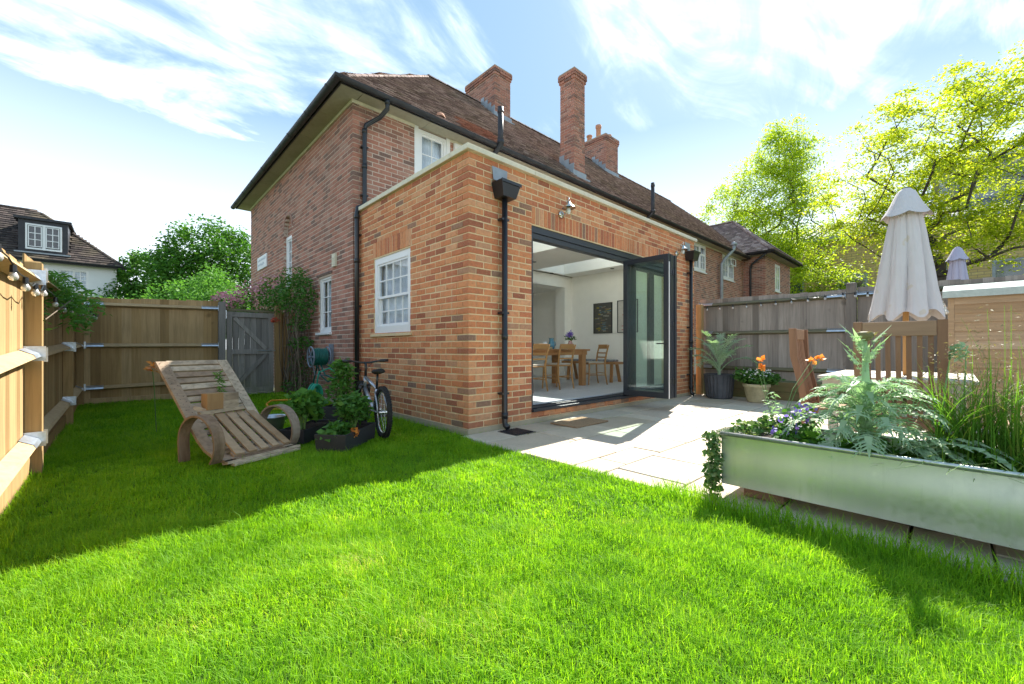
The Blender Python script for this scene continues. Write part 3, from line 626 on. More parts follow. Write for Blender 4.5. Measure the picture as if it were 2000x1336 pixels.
# hoppers, downpipes
def pipe_clip(mb, c, w_=.11):
    mb.box((c[0] - w_ / 2, c[1] - .04, c[2] - .012), (c[0] + w_ / 2, c[1] + .042, c[2] + .012))
def hopper(x, zt):
    t = thing('rainwater_downpipe', 'black plastic downpipe with square hopper head beside the folding door opening', 'downpipe', (x, -.07, 0))
    m = MB(); a, b = .15, .10; z1, z0 = zt, zt - .17
    top = [(x - a, -.19, z1), (x + a, -.19, z1), (x + a, -.004, z1), (x - a, -.004, z1)]; bot = [(x - b, -.16, z0), (x + b, -.16, z0), (x + b, -.004, z0), (x - b, -.004, z0)]
    ins = [(p[0] + (.012 if p[0] < x else -.012), p[1] + (.012 if p[1] < -.1 else 0), z1) for p in top]; low = [(p[0], p[1], z0 + .02) for p in bot]
    m.add(top + bot + ins + low, [(0, 1, 5, 4), (1, 2, 6, 5), (2, 3, 7, 6), (3, 0, 4, 7), (4, 5, 6, 7), (0, 8, 9, 1), (1, 9, 10, 2), (2, 10, 11, 3), (3, 11, 8, 0), (8, 12, 13, 9), (9, 13, 14, 10), (10, 14, 15, 11), (11, 15, 12, 8), (12, 15, 14, 13)])
    m.box((x - a - .006, -.197, z1 - .03), (x + a + .006, -.1901, z1 + .004)); obj('hopper', m, 'black', t)
    m = MB(); m.add([(x - .14, -.006, zt + .20), (x + .10, -.006, zt + .20), (x + .08, -.02, zt + .04), (x + .06, -.12, zt - .01), (x - .11, -.12, zt - .01), (x - .13, -.02, zt + .04)], [(0, 5, 2, 1), (5, 4, 3, 2)]); obj('lead_flashing', m, 'lead', t)
    m = MB(); m.tube([(x, -.07, z0 + .02), (x, -.07, .09), (x, -.085, .05), (x, -.13, .03)], .034, 14); m.tube([(x, -.07, 1.05), (x, -.07, 1.12)], .039, 14); m.tube([(x, -.07, .13), (x, -.07, .20)], .039, 14); obj('pipe', m, 'black', t, smooth=True)
    for z in (2.45, 1.36, .42): m = MB(); pipe_clip(m, (x, -.05, z)); obj('pipe_clip', m, 'black', t)
    return t
t1 = hopper(.475, 2.86); t1['label'] = 'black downpipe with hopper head left of the folding doors, above a drain grate'
t2 = hopper(5.49, 2.86); t2['label'] = 'black downpipe with hopper head at the far end of the patio wall'
m = MB(); m.box((.33, -.42, -.005), (.64, -.11, .004)); t = solo('drain_grate', m, 'black', 'black square drain grate set in the paving below the downpipe', 'drain')
m = MB()
for i in range(7): m.box((.35 + i * .04, -.40, .0041), (.37 + i * .04, -.13, .012))
obj('grate_bar', m, 'gutter', t)
m = MB(); m.box((1.12, -.62, .004), (1.78, -.20, .022)); solo('door_mat', m, 'mat', 'brown coir doormat lying on the paving before the doors', 'doormat', bevel=.006)

# wall lamp
t = thing('wall_lantern', 'steel fisherman style wall lamp above the folding doors', 'wall lamp', (1.56, 0, 2.79))
lx, ly, lz = 1.565, -.14, 2.79
m = MB(); m.lathe([(.001, 0), (.05, 0), (.05, .02), (.03, .035), (.001, .035)], (0, 0, 0), 20); m.v = [(lx + a, -c, lz - .03 + b) for a, b, c in m.v]; obj('backplate', m, 'chrome', t, smooth=True)
m = MB(); m.tube([(lx, -.03, lz - .03), (lx, -.09, lz - .03), (lx, -.12, lz + .03), (lx, -.10, lz + .13), (lx, ly, lz + .165), (lx, ly, lz + .11)], .009, 8); obj('arm', m, 'chrome', t, smooth=True)
m = MB(); m.lathe([(.001, .115), (.028, .11), (.034, .08), (.05, .07), (.088, .035), (.092, .028), (.05, .045), (.03, .05)], (lx, ly, lz), 24); obj('lamp_shade', m, 'chrome', t, smooth=True)
m = MB(); m.lathe([(.042, .05), (.05, .0), (.05, -.07), (.035, -.085), (.001, -.088)], (lx, ly, lz), 20); obj('glass_jar', m, 'glass', t, smooth=True)
m = MB(); m.lathe([(.001, .03), (.022, .02), (.026, -.02), (.015, -.05), (.001, -.055)], (lx, ly, lz), 12); obj('bulb', m, 'white', t, smooth=True)
t_ = dup(t, (4.98, 0, 2.79), label='steel wall lamp at the hinge end of the doors, its shade over the folded leaves')

# interior furniture ------------------------------------------------
FZ = .196
t = thing('dining_table', 'long orange oak dining table with thick square legs inside the room', 'table', (3.15, 1.85, FZ))
m = MB(); m.box((2.15, 1.42, FZ + .70), (4.18, 2.30, FZ + .735)); m.box((2.2, 1.46, FZ + .62), (4.13, 2.26, FZ + .6995)); obj('tabletop', m, 'oak', t, bevel=.004)
for x, y in ((2.25, 1.5), (4.02, 1.5), (2.25, 2.22), (4.02, 2.22)): m = MB(); m.box((x - .06, y - .05, FZ), (x + .06, y + .05, FZ + .6995)); obj('leg', m, 'oak', t, bevel=.004)
def dchair(label):
    t = thing('dining_chair', label, 'chair', (0, 0, 0), 0, 'wooden dining chairs round the oak table'); w_ = .2
    for sx in (-1, 1):
        m = MB(); m.tube([(sx * w_, -.22, 0), (sx * w_ * .98, -.18, .22), (sx * w_ * .95, -.17, .45), (sx * w_, -.2, .64), (sx * w_ * 1.03, -.25, .82)], [.014, .018, .02, .018, .015], 8); obj('back_leg', m, 'beech', t, smooth=True, local=True)
        m = MB(); m.tube([(sx * w_ * 1.02, .2, 0), (sx * w_ * .95, .18, .43)], [.013, .019], 8); obj('front_leg', m, 'beech', t, local=True)
    m = MB(); m.box((-.19, -.235, .74), (.19, -.215, .83)); obj('top_rail', m, 'beech', t, local=True, bevel=.004)
    for z in (.55, .64): m = MB(); m.box((-.185, -.205, z), (.185, -.19, z + .028)); obj('back_slat', m, 'beech', t, local=True)
    m = MB(); m.box((-.2, -.18, .42), (.2, .2, .445)); obj('seat', m, 'beech', t, local=True, bevel=.006)
    m = MB(); m.box((-.19, -.16, .446), (.19, .19, .475)); obj('cushion', m, 'cushion', t, local=True, bevel=.012)
    m = MB(); m.tube([(-.19, -.17, .24), (.19, -.17, .24)], .009, 6); m.tube([(-.19, .19, .24), (.19, .19, .24)], .009, 6); m.tube([(-.19, -.17, .2), (-.19, .19, .2)], .009, 6); m.tube([(.19, -.17, .2), (.19, .19, .2)], .009, 6); obj('stretcher', m, 'beech', t, local=True)
    return t
ch = dchair('wooden dining chair whose back faces the open doors, nearest the thick table leg'); ch.location = (3.17, 1.42, FZ)
dup(ch, (2.42, 1.40, FZ), .05, 'wooden dining chair on the near side of the table, second from its right')
dup(ch, (1.92, 1.48, FZ), -.08, 'wooden dining chair half hidden behind the left brick jamb of the doorway')
dup(ch, (4.42, 1.52, FZ), math.radians(62), 'wooden dining chair standing at the right end of the dining table')
t = thing('bench', 'wooden bench with splayed legs along the right wall of the room', 'bench', (5.2, 2.2, FZ))
m = MB(); m.box((4.98, 1.35, FZ + .40), (5.38, 2.85, FZ + .45)); obj('seat', m, 'oak', t, bevel=.005)
for y in (1.5, 2.7):
    for sx in (-1, 1): m = MB(); m.beam((5.18 + sx * .1, y, FZ + .40), (5.18 + sx * .17, y - .03, FZ), .06, .04, (0, 1, 0)); obj('leg', m, 'oak', t)
m = MB(); m.box((5.0, 1.5, FZ + .4505), (5.36, 2.8, FZ + .50)); solo('bench_cushion', m, 'stripe', 'grey striped cushion lying on the wall bench', 'cushion', bevel=.02)
t = thing('flower_vase', 'pink glass vase of purple flowers standing on the dining table', 'vase', (3.95, 1.75, FZ + .7355))
m = MB(); m.lathe([(.001, 0), (.045, 0), (.055, .04), (.052, .11), (.035, .15), (.04, .17)], (3.95, 1.75, FZ + .7355), 16); obj('vase', m, m_plain('dusty_pink_glass', (.5, .3, .28), .2), t, smooth=True)
leaves('foliage', blob(40, (3.95, 1.75, FZ + .96), (.11, .11, .05)), .07, 'lf_mid', t); leaves('petal', blobs(160, [((3.86, 1.72, FZ + 1.03), (.055, .055, .06), .4), ((4.02, 1.8, FZ + 1.04), (.06, .05, .05), .4), ((3.96, 1.75, FZ + 1.06), (.05, .05, .05), .3)]), .04, m_leaf('lilac_petal', [(0, (.35, .12, .4)), (1, (.6, .35, .65))], .3, tcol=(1, .8, 1)).name and 'petal_blue', t)
t = thing('stack_of_books', 'small stack of plates and a white mug on the dining table', 'tableware', (3.3, 1.9, FZ + .7355))
m = MB(); m.box((3.2, 1.8, FZ + .736), (3.45, 2.0, FZ + .78)); obj('book', m, 'potcream', t); m = MB(); m.lathe([(.001, 0), (.04, 0), (.045, .1), (.04, .1), (.036, .01)], (3.34, 1.9, FZ + .7805), 16); obj('mug', m, 'white', t, smooth=True)
m = MB(); m.lathe([(.001, 0), (.05, 0), (.07, .07), (.05, .15), (.045, .2), (.055, .22)], (3.56, 1.92, FZ + .7355), 16); m.tube([(3.62, 1.92, .15 + FZ + .735), (3.68, 1.92, .14 + FZ + .735), (3.68, 1.92, .08 + FZ + .735), (3.62, 1.92, .05 + FZ + .735)], .008, 6)
solo('water_jug', m, m_plain('blue_glazed_jug', (.10, .28, .40), .25), 'blue glazed jug on the dining table beside a white mug', 'jug', smooth=True)
# framed prints on the right wall: flat printed blocks of colour, no readable words
def poster(y0, y1, z0, z1, label, cols, seed):
    X = EX - .262; t = thing('framed_print', label, 'picture', (X, y0, z0)); rr = random.Random(seed)
    m = MB(); fr = .015; m.box((X - .025, y0, z0), (X - .001, y0 + fr, z1)); m.box((X - .025, y1 - fr, z0), (X - .001, y1, z1)); m.box((X - .025, y0 + fr, z0), (X - .001, y1 - fr, z0 + fr)); m.box((X - .025, y0 + fr, z1 - fr), (X - .001, y1 - fr, z1)); obj('frame', m, 'black', t)
    m = MB(); m.box((X - .008, y0 + fr, z0 + fr), (X - .004, y1 - fr, z1 - fr)); obj('print', m, m_plain('print_paper_%d' % seed, cols[0], .6), t)
    for ci, c in enumerate(cols[1:]):
        m = MB(); mt = m_plain('print_ink_%d_%d' % (seed, ci), c, .6)
        for k in range(14 if seed == 1 else 7):
            if seed == 1: ya = rr.uniform(y0 + .03, y1 - .14); za = z0 + .04 + rr.random() * (z1 - z0 - .12); m.box((X - .0105 - ci * .0006, ya, za), (X - .0082, ya + rr.uniform(.04, .12), za + rr.choice([.008, .015, .03])))
            else: za = z0 + .06 + (z1 - z0 - .15) * (k / 7) + ci * .03; m.box((X - .0105, y0 + .06, za), (X - .0082, y0 + .06 + rr.uniform(.2, .36), za + .02))
        obj('print_mark', m, mt, t)
poster(1.78, 2.30, 1.30, 2.02, 'black framed dark grey print with yellow and blue blocks, above the vase', [(.10, .10, .09), (.33, .28, .05), (.12, .2, .25), (.3, .3, .26), (.22, .17, .12)], 1)
poster(1.12, 1.64, 1.30, 2.04, 'thin black framed print of pale paper with red and grey lines, nearest the doors', [(.6, .57, .53), (.5, .22, .18), (.3, .3, .3)], 2)

# ================================================================== MAIN HOUSE
HX, HY0, HY1, HZ = -.087, 2.93, 10.1, 4.93
house = thing('brick_house', 'old dark red brick end of terrace house with a hipped clay tile roof', 'house', (HX, HY0, 0))
nwin = (3.87, 4.52, 1.19, 2.27); AW = (6.2, 6.80, 2.30, 3.46); yc = (AW[0] + AW[1]) / 2; ar = (AW[1] - AW[0]) / 2
def arch(extra):
    def h(z):
        if z < AW[2]: return None
        zc = 3.60
        if z < zc: return (AW[0], AW[1])
        d2 = (ar + extra) ** 2 - (z - zc) ** 2
        return (yc - math.sqrt(d2), yc + math.sqrt(d2)) if d2 > .001 else None
    return h
hb = []; hn = rect_hole(nwin[0], nwin[1], nwin[2], nwin[3])
wall_bricks(hb, 1, -1, HX, HY0, HY1, .06, 3.045, (hn, arch(.07))); wall_bricks(hb, 1, -1, HX, HY0, HY1, 3.06, HZ, (arch(.07),), corner0=0)
FWN = [(1.10, 1.70, 3.75, 4.90), (12.55, 13.7, 3.85, 4.88), (15.4, 16.7, 3.85, 4.86)]
fh = [rect_hole(*a) for a in FWN]
wall_bricks(hb, 0, -1, HY0, HX, 6.2, 3.06, HZ, fh[:1], corner0=1)
emit_bricks(house, hb, 'brick_old', 300)
hb = []; wall_bricks(hb, 0, -1, HY0, 6.2, 17.85, .91, HZ, fh[1:]); wall_bricks(hb, 0, -1, HY0, 5.86, 6.2, .91, 3.05); m = MB()
for q in hb: brick_geom(m, *q)
obj('far_brickwork', m, 'brick_old', house, kind='stuff')
m = MB(); mortar_wall(m, 1, -1, HX, HY0 + .009, HY1, .0, HZ, (hn, arch(.0)), thick=.22); m.box((HX + .09, AW[0] - .1, 3.36), (HX + .21, AW[1] + .1, 4.1))
mortar_wall(m, 0, -1, HY0, .14, 6.2, 3.06, HZ, fh[:1], thick=.22); mortar_wall(m, 0, -1, HY0, 6.2001, 22.0, .0, HZ, fh[1:], thick=.22); m.box((HX + .009, HY1 - .2, 0), (22, HY1, HZ)); obj('mortar_wall', m, 'mortar_old', house)
# arch bricks
m = MB(); n_ = 14
for i in range(n_):
    q = PI * (i + .5) / n_; c = (HX + .024, yc + math.cos(q) * (ar + .035 + .0), 3.60 + math.sin(q) * (ar + .035))
    rad = Vector((0, math.cos(q), math.sin(q))); tan = Vector((0, -math.sin(q), math.cos(q))); mm = MB(); mm.obox(c, (.034, 0, 0), rad * .033, tan * (PI * (ar + .035) / n_ / 2 - .005)); obj('arch_brick', mm, 'brick_arch', house)
tb = []; wall_bricks(tb, 1, -1, HX + .085, AW[0] + .01, AW[1] - .01, 3.38, 3.95, (), depth=.03); m = MB()
for lo, hi, a, b in tb:
    za = (lo[2] + hi[2]) / 2
    if za < 3.6 or True:
        hw = math.sqrt(max(0, (ar - .01) ** 2 - max(0, za - 3.6) ** 2)); l0, h0 = max(lo[1], yc - hw), min(hi[1], yc + hw)
        if h0 - l0 > .02: brick_geom(m, (lo[0], l0, lo[2]), (hi[0], h0, hi[2]), a, b)
obj('arch_infill', m, 'brick_old', house, kind='stuff')
window(house, 1, -1, HX, AW[0] + .01, AW[1] - .01, AW[2], AW[3], 2, 4, fr=.06, rec=.05)
window(house, 1, -1, HX, nwin[0] + .005, nwin[1] - .005, nwin[2] + .045, nwin[3] - .005, 2, 3, fr=.05, rec=.03)
a = FWN[0]; window(house, 0, -1, HY0, a[0], a[1], a[2], a[3], 2, 3, fr=.055, rec=.0)
m = MB(); m.box((1.02, HY0 - .012, 3.7), (1.0995, HY0 + .1, 4.93)); m.box((1.7005, HY0 - .012, 3.7), (1.78, HY0 + .1, 4.93)); obj('window_surround', m, 'white', house)
a = FWN[1]; window(house, 0, -1, HY0, a[0], a[1], a[2], a[3], 4, 3, fr=.07, rec=.0, blocks=[(a[0] + .07, a[0] + .6, a[2] + .09, a[3] - .08, 2, 3, 0.0), (a[0] + .6, a[1] - .07, a[2] + .09, a[3] - .38, 2, 2, -.02), (a[0] + .6, a[1] - .07, a[3] - .38, a[3] - .08, 1, 1, -.02)])
a = FWN[2]; window(house, 0, -1, HY0, a[0], a[1], a[2], a[3], 4, 3, fr=.07, rec=.0, blocks=[(a[0] + .07, a[0] + .65, a[2] + .09, a[3] - .08, 2, 3, 0.0), (a[0] + .65, a[1] - .07, a[2] + .09, a[3] - .38, 2, 2, -.02), (a[0] + .65, a[1] - .07, a[3] - .38, a[3] - .08, 1, 1, -.12)])
# lintel slates over the narrow window, sign, vents
m = MB()
for i in range(2): m.box((HX - .02 - i * .01, nwin[0] - .06, nwin[3] + .004 + i * .022), (HX, nwin[1] + .06, nwin[3] + .022 + i * .022))
obj('tile_drip', m, 'tile', house)
m = MB(); m.box((HX - .03, 8.25, 3.02), (HX - .001, 9.2, 3.36)); sg_ = tag(obj('street_sign', m, 'white', bevel=.004), 'white nameplate with worn grey letters on the brick side wall', 'sign')
m = MB(); rr = random.Random(3)
for line, (zz_, hh) in enumerate(((3.235, .055), (3.11, .06))):
    yy = 9.08
    for k in range(9 if line == 0 else 7):
        wd = .055; y1 = yy; y0 = yy - wd; st = .012; X = HX - .0325
        for (ya, yb, za, zb) in rr.sample([(y0, y0 + st, zz_, zz_ + hh), (y1 - st, y1, zz_, zz_ + hh), (y0, y1, zz_ + hh - st, zz_ + hh), (y0, y1, zz_, zz_ + st), (y0, y1, zz_ + hh / 2 - st / 2, zz_ + hh / 2 + st / 2)], 3): m.box((X + rr.uniform(0, .001), ya, za), (HX - .0301, yb, zb))
        yy -= wd + .035
obj('lettering', m, m_plain('worn_sign_ink', (.28, .33, .42), .7), sg_)
m = MB(); m.box((HX - .035, 3.60, 2.36), (HX - .001, 3.75, 2.58)); m.box((HX - .042, 3.62, 2.40), (HX - .0351, 3.73, 2.43)); m.box((HX - .042, 3.62, 2.45), (HX - .0351, 3.73, 2.48)); m.box((HX - .042, 3.62, 2.50), (HX - .0351, 3.73, 2.53)); solo('wall_vent', m, 'coping', 'cream vent cover on the side wall above the narrow window', 'vent')
m = MB(); m.box((1.86, HY0 - .05, 4.72), (2.02, HY0 - .001, 4.88)); m.box((1.875, HY0 - .058, 4.735), (2.005, HY0 - .0501, 4.865)); solo('extractor_cover', m, 'white', 'white square extractor cover beside the upstairs window', 'vent')
# soffit, fascia, gutters
OH = .29; m = MB()
def soff(lo, hi):
    mm = MB(); mm.box(lo, hi); obj('soffit_board', mm, 'soffit', house)
yy = HY0 - OH
while yy < HY1 + OH - .1:
    ye = min(yy + 1.02, HY1 + OH); soff((HX - OH, yy + .004, HZ), (HX - .001 + .05, ye - .004, HZ + .02)); yy = ye
xx = HX + .055
while xx < 17.5:
    xe = min(xx + 1.22, 17.55); soff((xx + .004, HY0 - OH, HZ + .0005), (xe - .004, HY0 + .05, HZ + .0205)); xx = xe
m = MB(); m.box((HX - .025, HY0 - .025, HZ - .05), (HX - .0005, HY1, HZ - .001)); m.box((HX, HY0 - .025, HZ - .05), (1.02, HY0 - .0005, HZ - .001)); m.box((1.78, HY0 - .025, HZ - .05), (17.55, HY0 - .0005, HZ - .001)); obj('wall_trim', m, 'coping', house)
m = MB(); m.box((HX - OH - .02, HY0 - OH - .02, HZ - .01), (HX - OH - .0005, HY1 + OH, HZ + .08)); m.box((HX - OH, HY0 - OH - .02, HZ - .01), (17.6, HY0 - OH - .0005, HZ + .08)); obj('fascia', m, 'gutter', house)
def gutter(parent, pts, r=.062, every=1.0):
    mb = MB(); n = 10
    P = [Vector(p) for p in pts]
    for a, b in zip(P[:-1], P[1:]):
        d = (b - a).normalized(); sd = d.cross(UP).normalized(); base = len(mb.v)
        for e in (a - d * r, b + d * r):
            for k in range(n + 1):
                q = PI * k / n; mb.v.append(tuple(e + sd * math.cos(q) * r - UP * math.sin(q) * r))
            for k in range(n + 1):
                q = PI * k / n; mb.v.append(tuple(e + sd * math.cos(q) * r * .88 - UP * math.sin(q) * r * .88))
        N1 = n + 1
        for k in range(n):
            mb.f.append((base + k, base + k + 1, base + 2 * N1 + k + 1, base + 2 * N1 + k)); mb.f.append((base + N1 + k, base + 3 * N1 + k, base + 3 * N1 + k + 1, base + N1 + k + 1))
            mb.f.append((base + k, base + N1 + k, base + N1 + k + 1, base + k + 1)); mb.f.append((base + 2 * N1 + k, base + 2 * N1 + k + 1, base + 3 * N1 + k + 1, base + 3 * N1 + k))
        l = (b - a).length; u = .5
        while u < l:
            c = a + d * u; pts_ = [c + sd * math.cos(PI * k / 8) * (r + .008) - UP * math.sin(PI * k / 8) * (r + .008) for k in range(9)]
            mb.strip(pts_, d, .05 if int(u / every) % 2 else .035); u += every
    return obj('gutter', mb, 'gutter', parent)
gz = HZ + .045; go = OH + .085
gutter(house, [(HX - go, HY1 + OH, gz), (HX - go, HY0 - go, gz)]); gutter(house, [(HX - go, HY0 - go, gz), (17.4, HY0 - go, gz)])
# roof
RZ = HZ + .055; ex0, ey0, ey1 = HX - OH - .07, HY0 - OH - .07, HY1 + OH + .07; rise = .917; run = (ey1 - ey0) / 2; ex1 = 22.2
AP = (ex0 + run, ey0 + run, RZ + run * rise); AP2 = (ex1 - run, ey0 + run, RZ + run * rise)
m = MB(); dz = .03
m.add([(ex0, ey0, RZ - dz), (ex1, ey0, RZ - dz), (ex1, ey1, RZ - dz), (ex0, ey1, RZ - dz), (AP[0], AP[1], AP[2] - dz), (AP2[0], AP2[1], AP2[2] - dz)], [(0, 1, 5, 4), (1, 2, 5), (2, 3, 4, 5), (3, 0, 4), (0, 3, 2, 1)]); obj('roof', m, 'tile_dark', house)
def tiles(lst, P0, U, Vv, Lu, Lv, inside, w_=.165, g_=.10, t=.012, ln=.15):
    P0, U, Vv = Vector(P0), Vector(U), Vector(Vv); N_ = U.cross(Vv).normalized()
    if N_.z < 0: N_ = -N_
    r = 0
    while r * g_ < Lv:
        v0 = r * g_; u = (w_ / 2 if r % 2 else 0)
        while u < Lu:
            if inside(u + w_ / 2, v0 + g_ / 2):
                a, b = u + .003, u + w_ - .003; h0 = .016 + t + R_.uniform(0, .006); h1 = .006; jt = R_.uniform(-.004, .004)
                bot = P0 + Vv * (v0 + jt); top = P0 + Vv * (v0 + ln)
                vs = [bot + U * a + N_ * (h0 - t), bot + U * b + N_ * (h0 - t), bot + U * b + N_ * h0, bot + U * a + N_ * h0, top + U * b + N_ * h1, top + U * a + N_ * h1]
                lst.append(([tuple(x) for x in vs], bot + U * (a + b) / 2))
            u += w_
        r += 1
TF = [(0, 1, 2, 3), (3, 2, 4, 5), (1, 4, 2), (0, 3, 5)]
def emit_tiles(root, lst, mat, nsingle, name='roof_tile', special=None):
    lst = sorted(lst, key=lambda q: (q[1] - CAM).length); rest = MB(); cnt = 0; spec = MB()
    for vs, c in lst:
        mt = special(c) if special else None
        if cnt < nsingle: mm = MB(); mm.add(vs, TF); obj(name, mm, mt or mat, root); cnt += 1
        elif mt: spec.add(vs, TF)
        else: rest.add(vs, TF)
    if rest.v: obj('roof_tiling', rest, mat, root, kind='stuff')
    if spec.v: obj('red_roof_tiling', spec, special(None), root, kind='stuff')
SL = math.sqrt(1 + rise * rise); LV = run * SL; tl = []
def in_front(u, v):
    h = v / SL; x = ex0 + u
    if h > run or u < h or u > (ex1 - ex0) - h: return False
    if x > 17.3 and ey0 + h < 5.1 and (x - 17.3) > 0 and h < (x - 17.3) : return False
    return True
CH = [(5.4, 6.04, 5.8, 7.2, 9.46), (5.70, 6.15, 3.03, 3.50, 8.16), (11.2, 12.08, 5.8, 6.9, 9.46)]
def in_f2(u, v):
    if not in_front(u, v): return False
    x = ex0 + u; y = ey0 + v / SL
    return not any(a - .03 < x < b + .03 and c < y < d for a, b, c, d, e in CH)
tiles(tl, (ex0, ey0, RZ), (1, 0, 0), (0, 1 / SL, rise / SL), ex1 - ex0, LV, in_f2)
emit_tiles(house, tl, 'tile', 300, special=lambda c: 'tile_red' if c is None or (1.75 + (c.y - ey0) * .55 < c.x < 3.0 + (c.y - ey0) * .2 and ey0 + .1 < c.y < ey0 + .75) else None)
tl = []; tiles(tl, (ex0, ey0, RZ), (0, 1, 0), (1 / SL, 0, rise / SL), ey1 - ey0, LV, lambda u, v: v / SL < min(u, (ey1 - ey0) - u)); m = MB()
for vs, c in tl: m.add(vs, TF)
obj('hip_tiling', m, 'tile', house, kind='stuff')
def ridge_run(parent, a, b, name='ridge_tile', r=.10, mat='tile', step=.32):
    a, b = Vector(a), Vector(b); d = b - a; l = d.length; d.normalize(); sd = d.cross(UP).normalized(); up = sd.cross(d); k = 0
    nn = int(l / step)
    for k in range(nn):
        mb = MB(); vs = []
        for e, rr_ in ((a + d * k * step, r * 1.04), (a + d * ((k + 1) * step + .02), r * .95)):
            for i in range(7):
                q = PI * i / 6; vs.append(tuple(e + sd * math.cos(q) * rr_ + up * (math.sin(q) * rr_ * .7 + R_.uniform(-.003, .003) - .01)))
        mb.add(vs, [(i, i + 1, 8 + i, 7 + i) for i in range(6)] + [tuple(range(7))]); obj(name, mb, mat, parent)
ridge_run(house, AP, AP2); ridge_run(house, (ex0 + .15, ey0 + .15, RZ + .12), AP, 'hip_tile', r=.075)
m = MB(); m.lathe([(.001, .10), (.07, .08), (.10, .02), (.10, 0)], (0, 0, 0), 14); m.v = [(a * .95 + 1.45, b * .7 + 2.74, c * .8 + 5.15) for a, b, c in m.v]; obj('roof_vent', m, 'terracotta', house, smooth=True)
# chimneys
for ci, (a, b, c, d, zt) in enumerate(CH):
    zb = RZ + (c - ey0) * rise - .4 if ci != 1 else 4.95; m = MB(); m.box((a + .009, c + .009, zb), (b - .009, d - .009, zt - .02)); chm = obj('chimney', m, 'mortar_old', house)
    ls = []; 
    zst = zb + .01
    top = zt - .24
    for (z0, z1, e) in ((zst, top, 0), (top, top + .075, .025), (top + .075, zt, .045)):
        ph = 0
        wall_bricks(ls, 0, -1, c - e, a - e, b + e, z0, z1, corner0=0, corner1=0, phase=ph); wall_bricks(ls, 1, -1, a - e, c - e, d + e, z0, z1, corner0=1, phase=ph); wall_bricks(ls, 1, 1, b + e, c - e, d + e, z0, z1, corner0=1, phase=ph)
    m = MB()
    for q in ls: brick_geom(m, *q)
    obj('chimney_brickwork', m, 'brick_old', chm, kind='stuff')
    m = MB(); m.box((a - .03, c - .03, zt - .03), (b + .03, d + .03, zt + .01)); obj('flaunching', m, 'concrete', chm)
    if ci != 1:
        pots = [(a + .3, c + .85, .16)] if ci == 0 else [(a + .2, c + .5, .13), (a + .4, d - .3, .55), (b - .2, c + .4, .2)]
        if ci == 2: pots = [(a + .16, c + .9, .28), (a + .3, c + .55, .62), (b - .22, c + .3, .25)]
        for (x, y, h) in pots: m = MB(); m.lathe([(.10, 0), (.095, h * .8), (.12, h * .82), (.12, h), (.085, h), (.08, 0)], (x, y, zt + .01), 14); obj('chimney_pot', m, 'terracotta', chm, smooth=True)
    # stepped lead flashing
    m = MB(); y = c; 
    while y < min(d, ey0 + run) - .1:
        z = RZ + (y - ey0) * rise + .03; m.box((a - .012 - (.0), y, z), (a - .001, y + .16, z + .14 + .16 * rise)); m.box((a - .12, y, z + .01), (a - .0125, y + .16, z + .025 + .0)); y += .165
    z = RZ + (c - ey0) * rise; m.box((a - .05, c - .012, z - .06), (b + .05, c - .001, z + .14)); m.box((a - .05, c - .14, z - .10), (b + .05, c - .0125, z - .055)); obj('lead_flashing', m, 'lead', chm)
# soil vent pipes through the eaves
for (x, zt, lab) in ((2.66, 5.70, 'black vent pipe through the eaves just right of the extension corner'), (8.7, 5.85, 'black vent pipe through the eaves in the middle of the terrace roof')):
    t = thing('vent_pipe', lab, 'vent pipe', (x, 2.55, 4.4)); m = MB(); m.tube([(x, HY0 - .07, 4.2), (x, HY0 - .07, 4.72), (x, HY0 - .47, 4.95), (x, HY0 - .47, zt)], .055, 12); obj('pipe', m, 'gutter', t, smooth=True); m = MB(); m.tube([(x, HY0 - .47, 4.97), (x, HY0 - .47, 5.05)], .068, 12); m.tube([(x, HY0 - .47, zt - .12), (x, HY0 - .47, zt - .05)], .062, 12); obj('collar', m, 'gutter', t, smooth=True)
# downpipe of the house corner
t = thing('rainwater_downpipe', 'tall black downpipe bending twice at the corner where old and new brick meet', 'downpipe', (-.06, 2.85, 0))
m = MB(); m.tube([(.32, HY0 - go, gz - .05), (.32, HY0 - go, 4.78), (.28, HY0 - .2, 4.70), (.10, HY0 - .07, 4.56), (.08, HY0 - .065, 4.45), (.08, HY0 - .065, 3.32), (.07, HY0 - .07, 3.25), (-.04, HY0 - .08, 3.19), (-.06, HY0 - .10, 3.10), (-.06, HY0 - .10, .02)], .036, 12); obj('pipe', m, 'black', t, smooth=True)
m = MB()
for (x, y, z) in ((.32, HY0 - go, 4.85), (.08, HY0 - .065, 4.42), (.08, HY0 - .065, 3.85), (-.06, HY0 - .1, 3.0), (-.06, HY0 - .1, 2.3)): m.tube([(x, y, z), (x, y, z + .07)], .043, 12)
obj('collar', m, 'black', t, smooth=True)
for z in (4.2, 3.42): m = MB(); pipe_clip(m, (.08, HY0 - .045, z)); obj('pipe_clip', m, 'black', t)
for z in (2.75, 1.62, .6): m = MB(); pipe_clip(m, (-.03, HY0 - .09, z), .1); obj('pipe_clip', m, 'black', t)
t = thing('soil_pipe', 'pale grey soil pipe on the neighbouring brick wall above the fence', 'pipe', (15.0, 2.8, 1)); m = MB(); m.tube([(14.95, 2.80, 1.0), (14.95, 2.80, 4.35), (15.05, 2.72, 4.55), (15.45, 2.5, 5.0), (15.45, 2.5, 5.15)], .065, 12); obj('pipe', m, 'lead', t, smooth=True)
m = MB(); m.lathe([(.11, 0), (.13, .05), (.02, .14)], (15.45, 2.5, 5.16), 12); obj('cowl', m, 'lead', t, smooth=True)
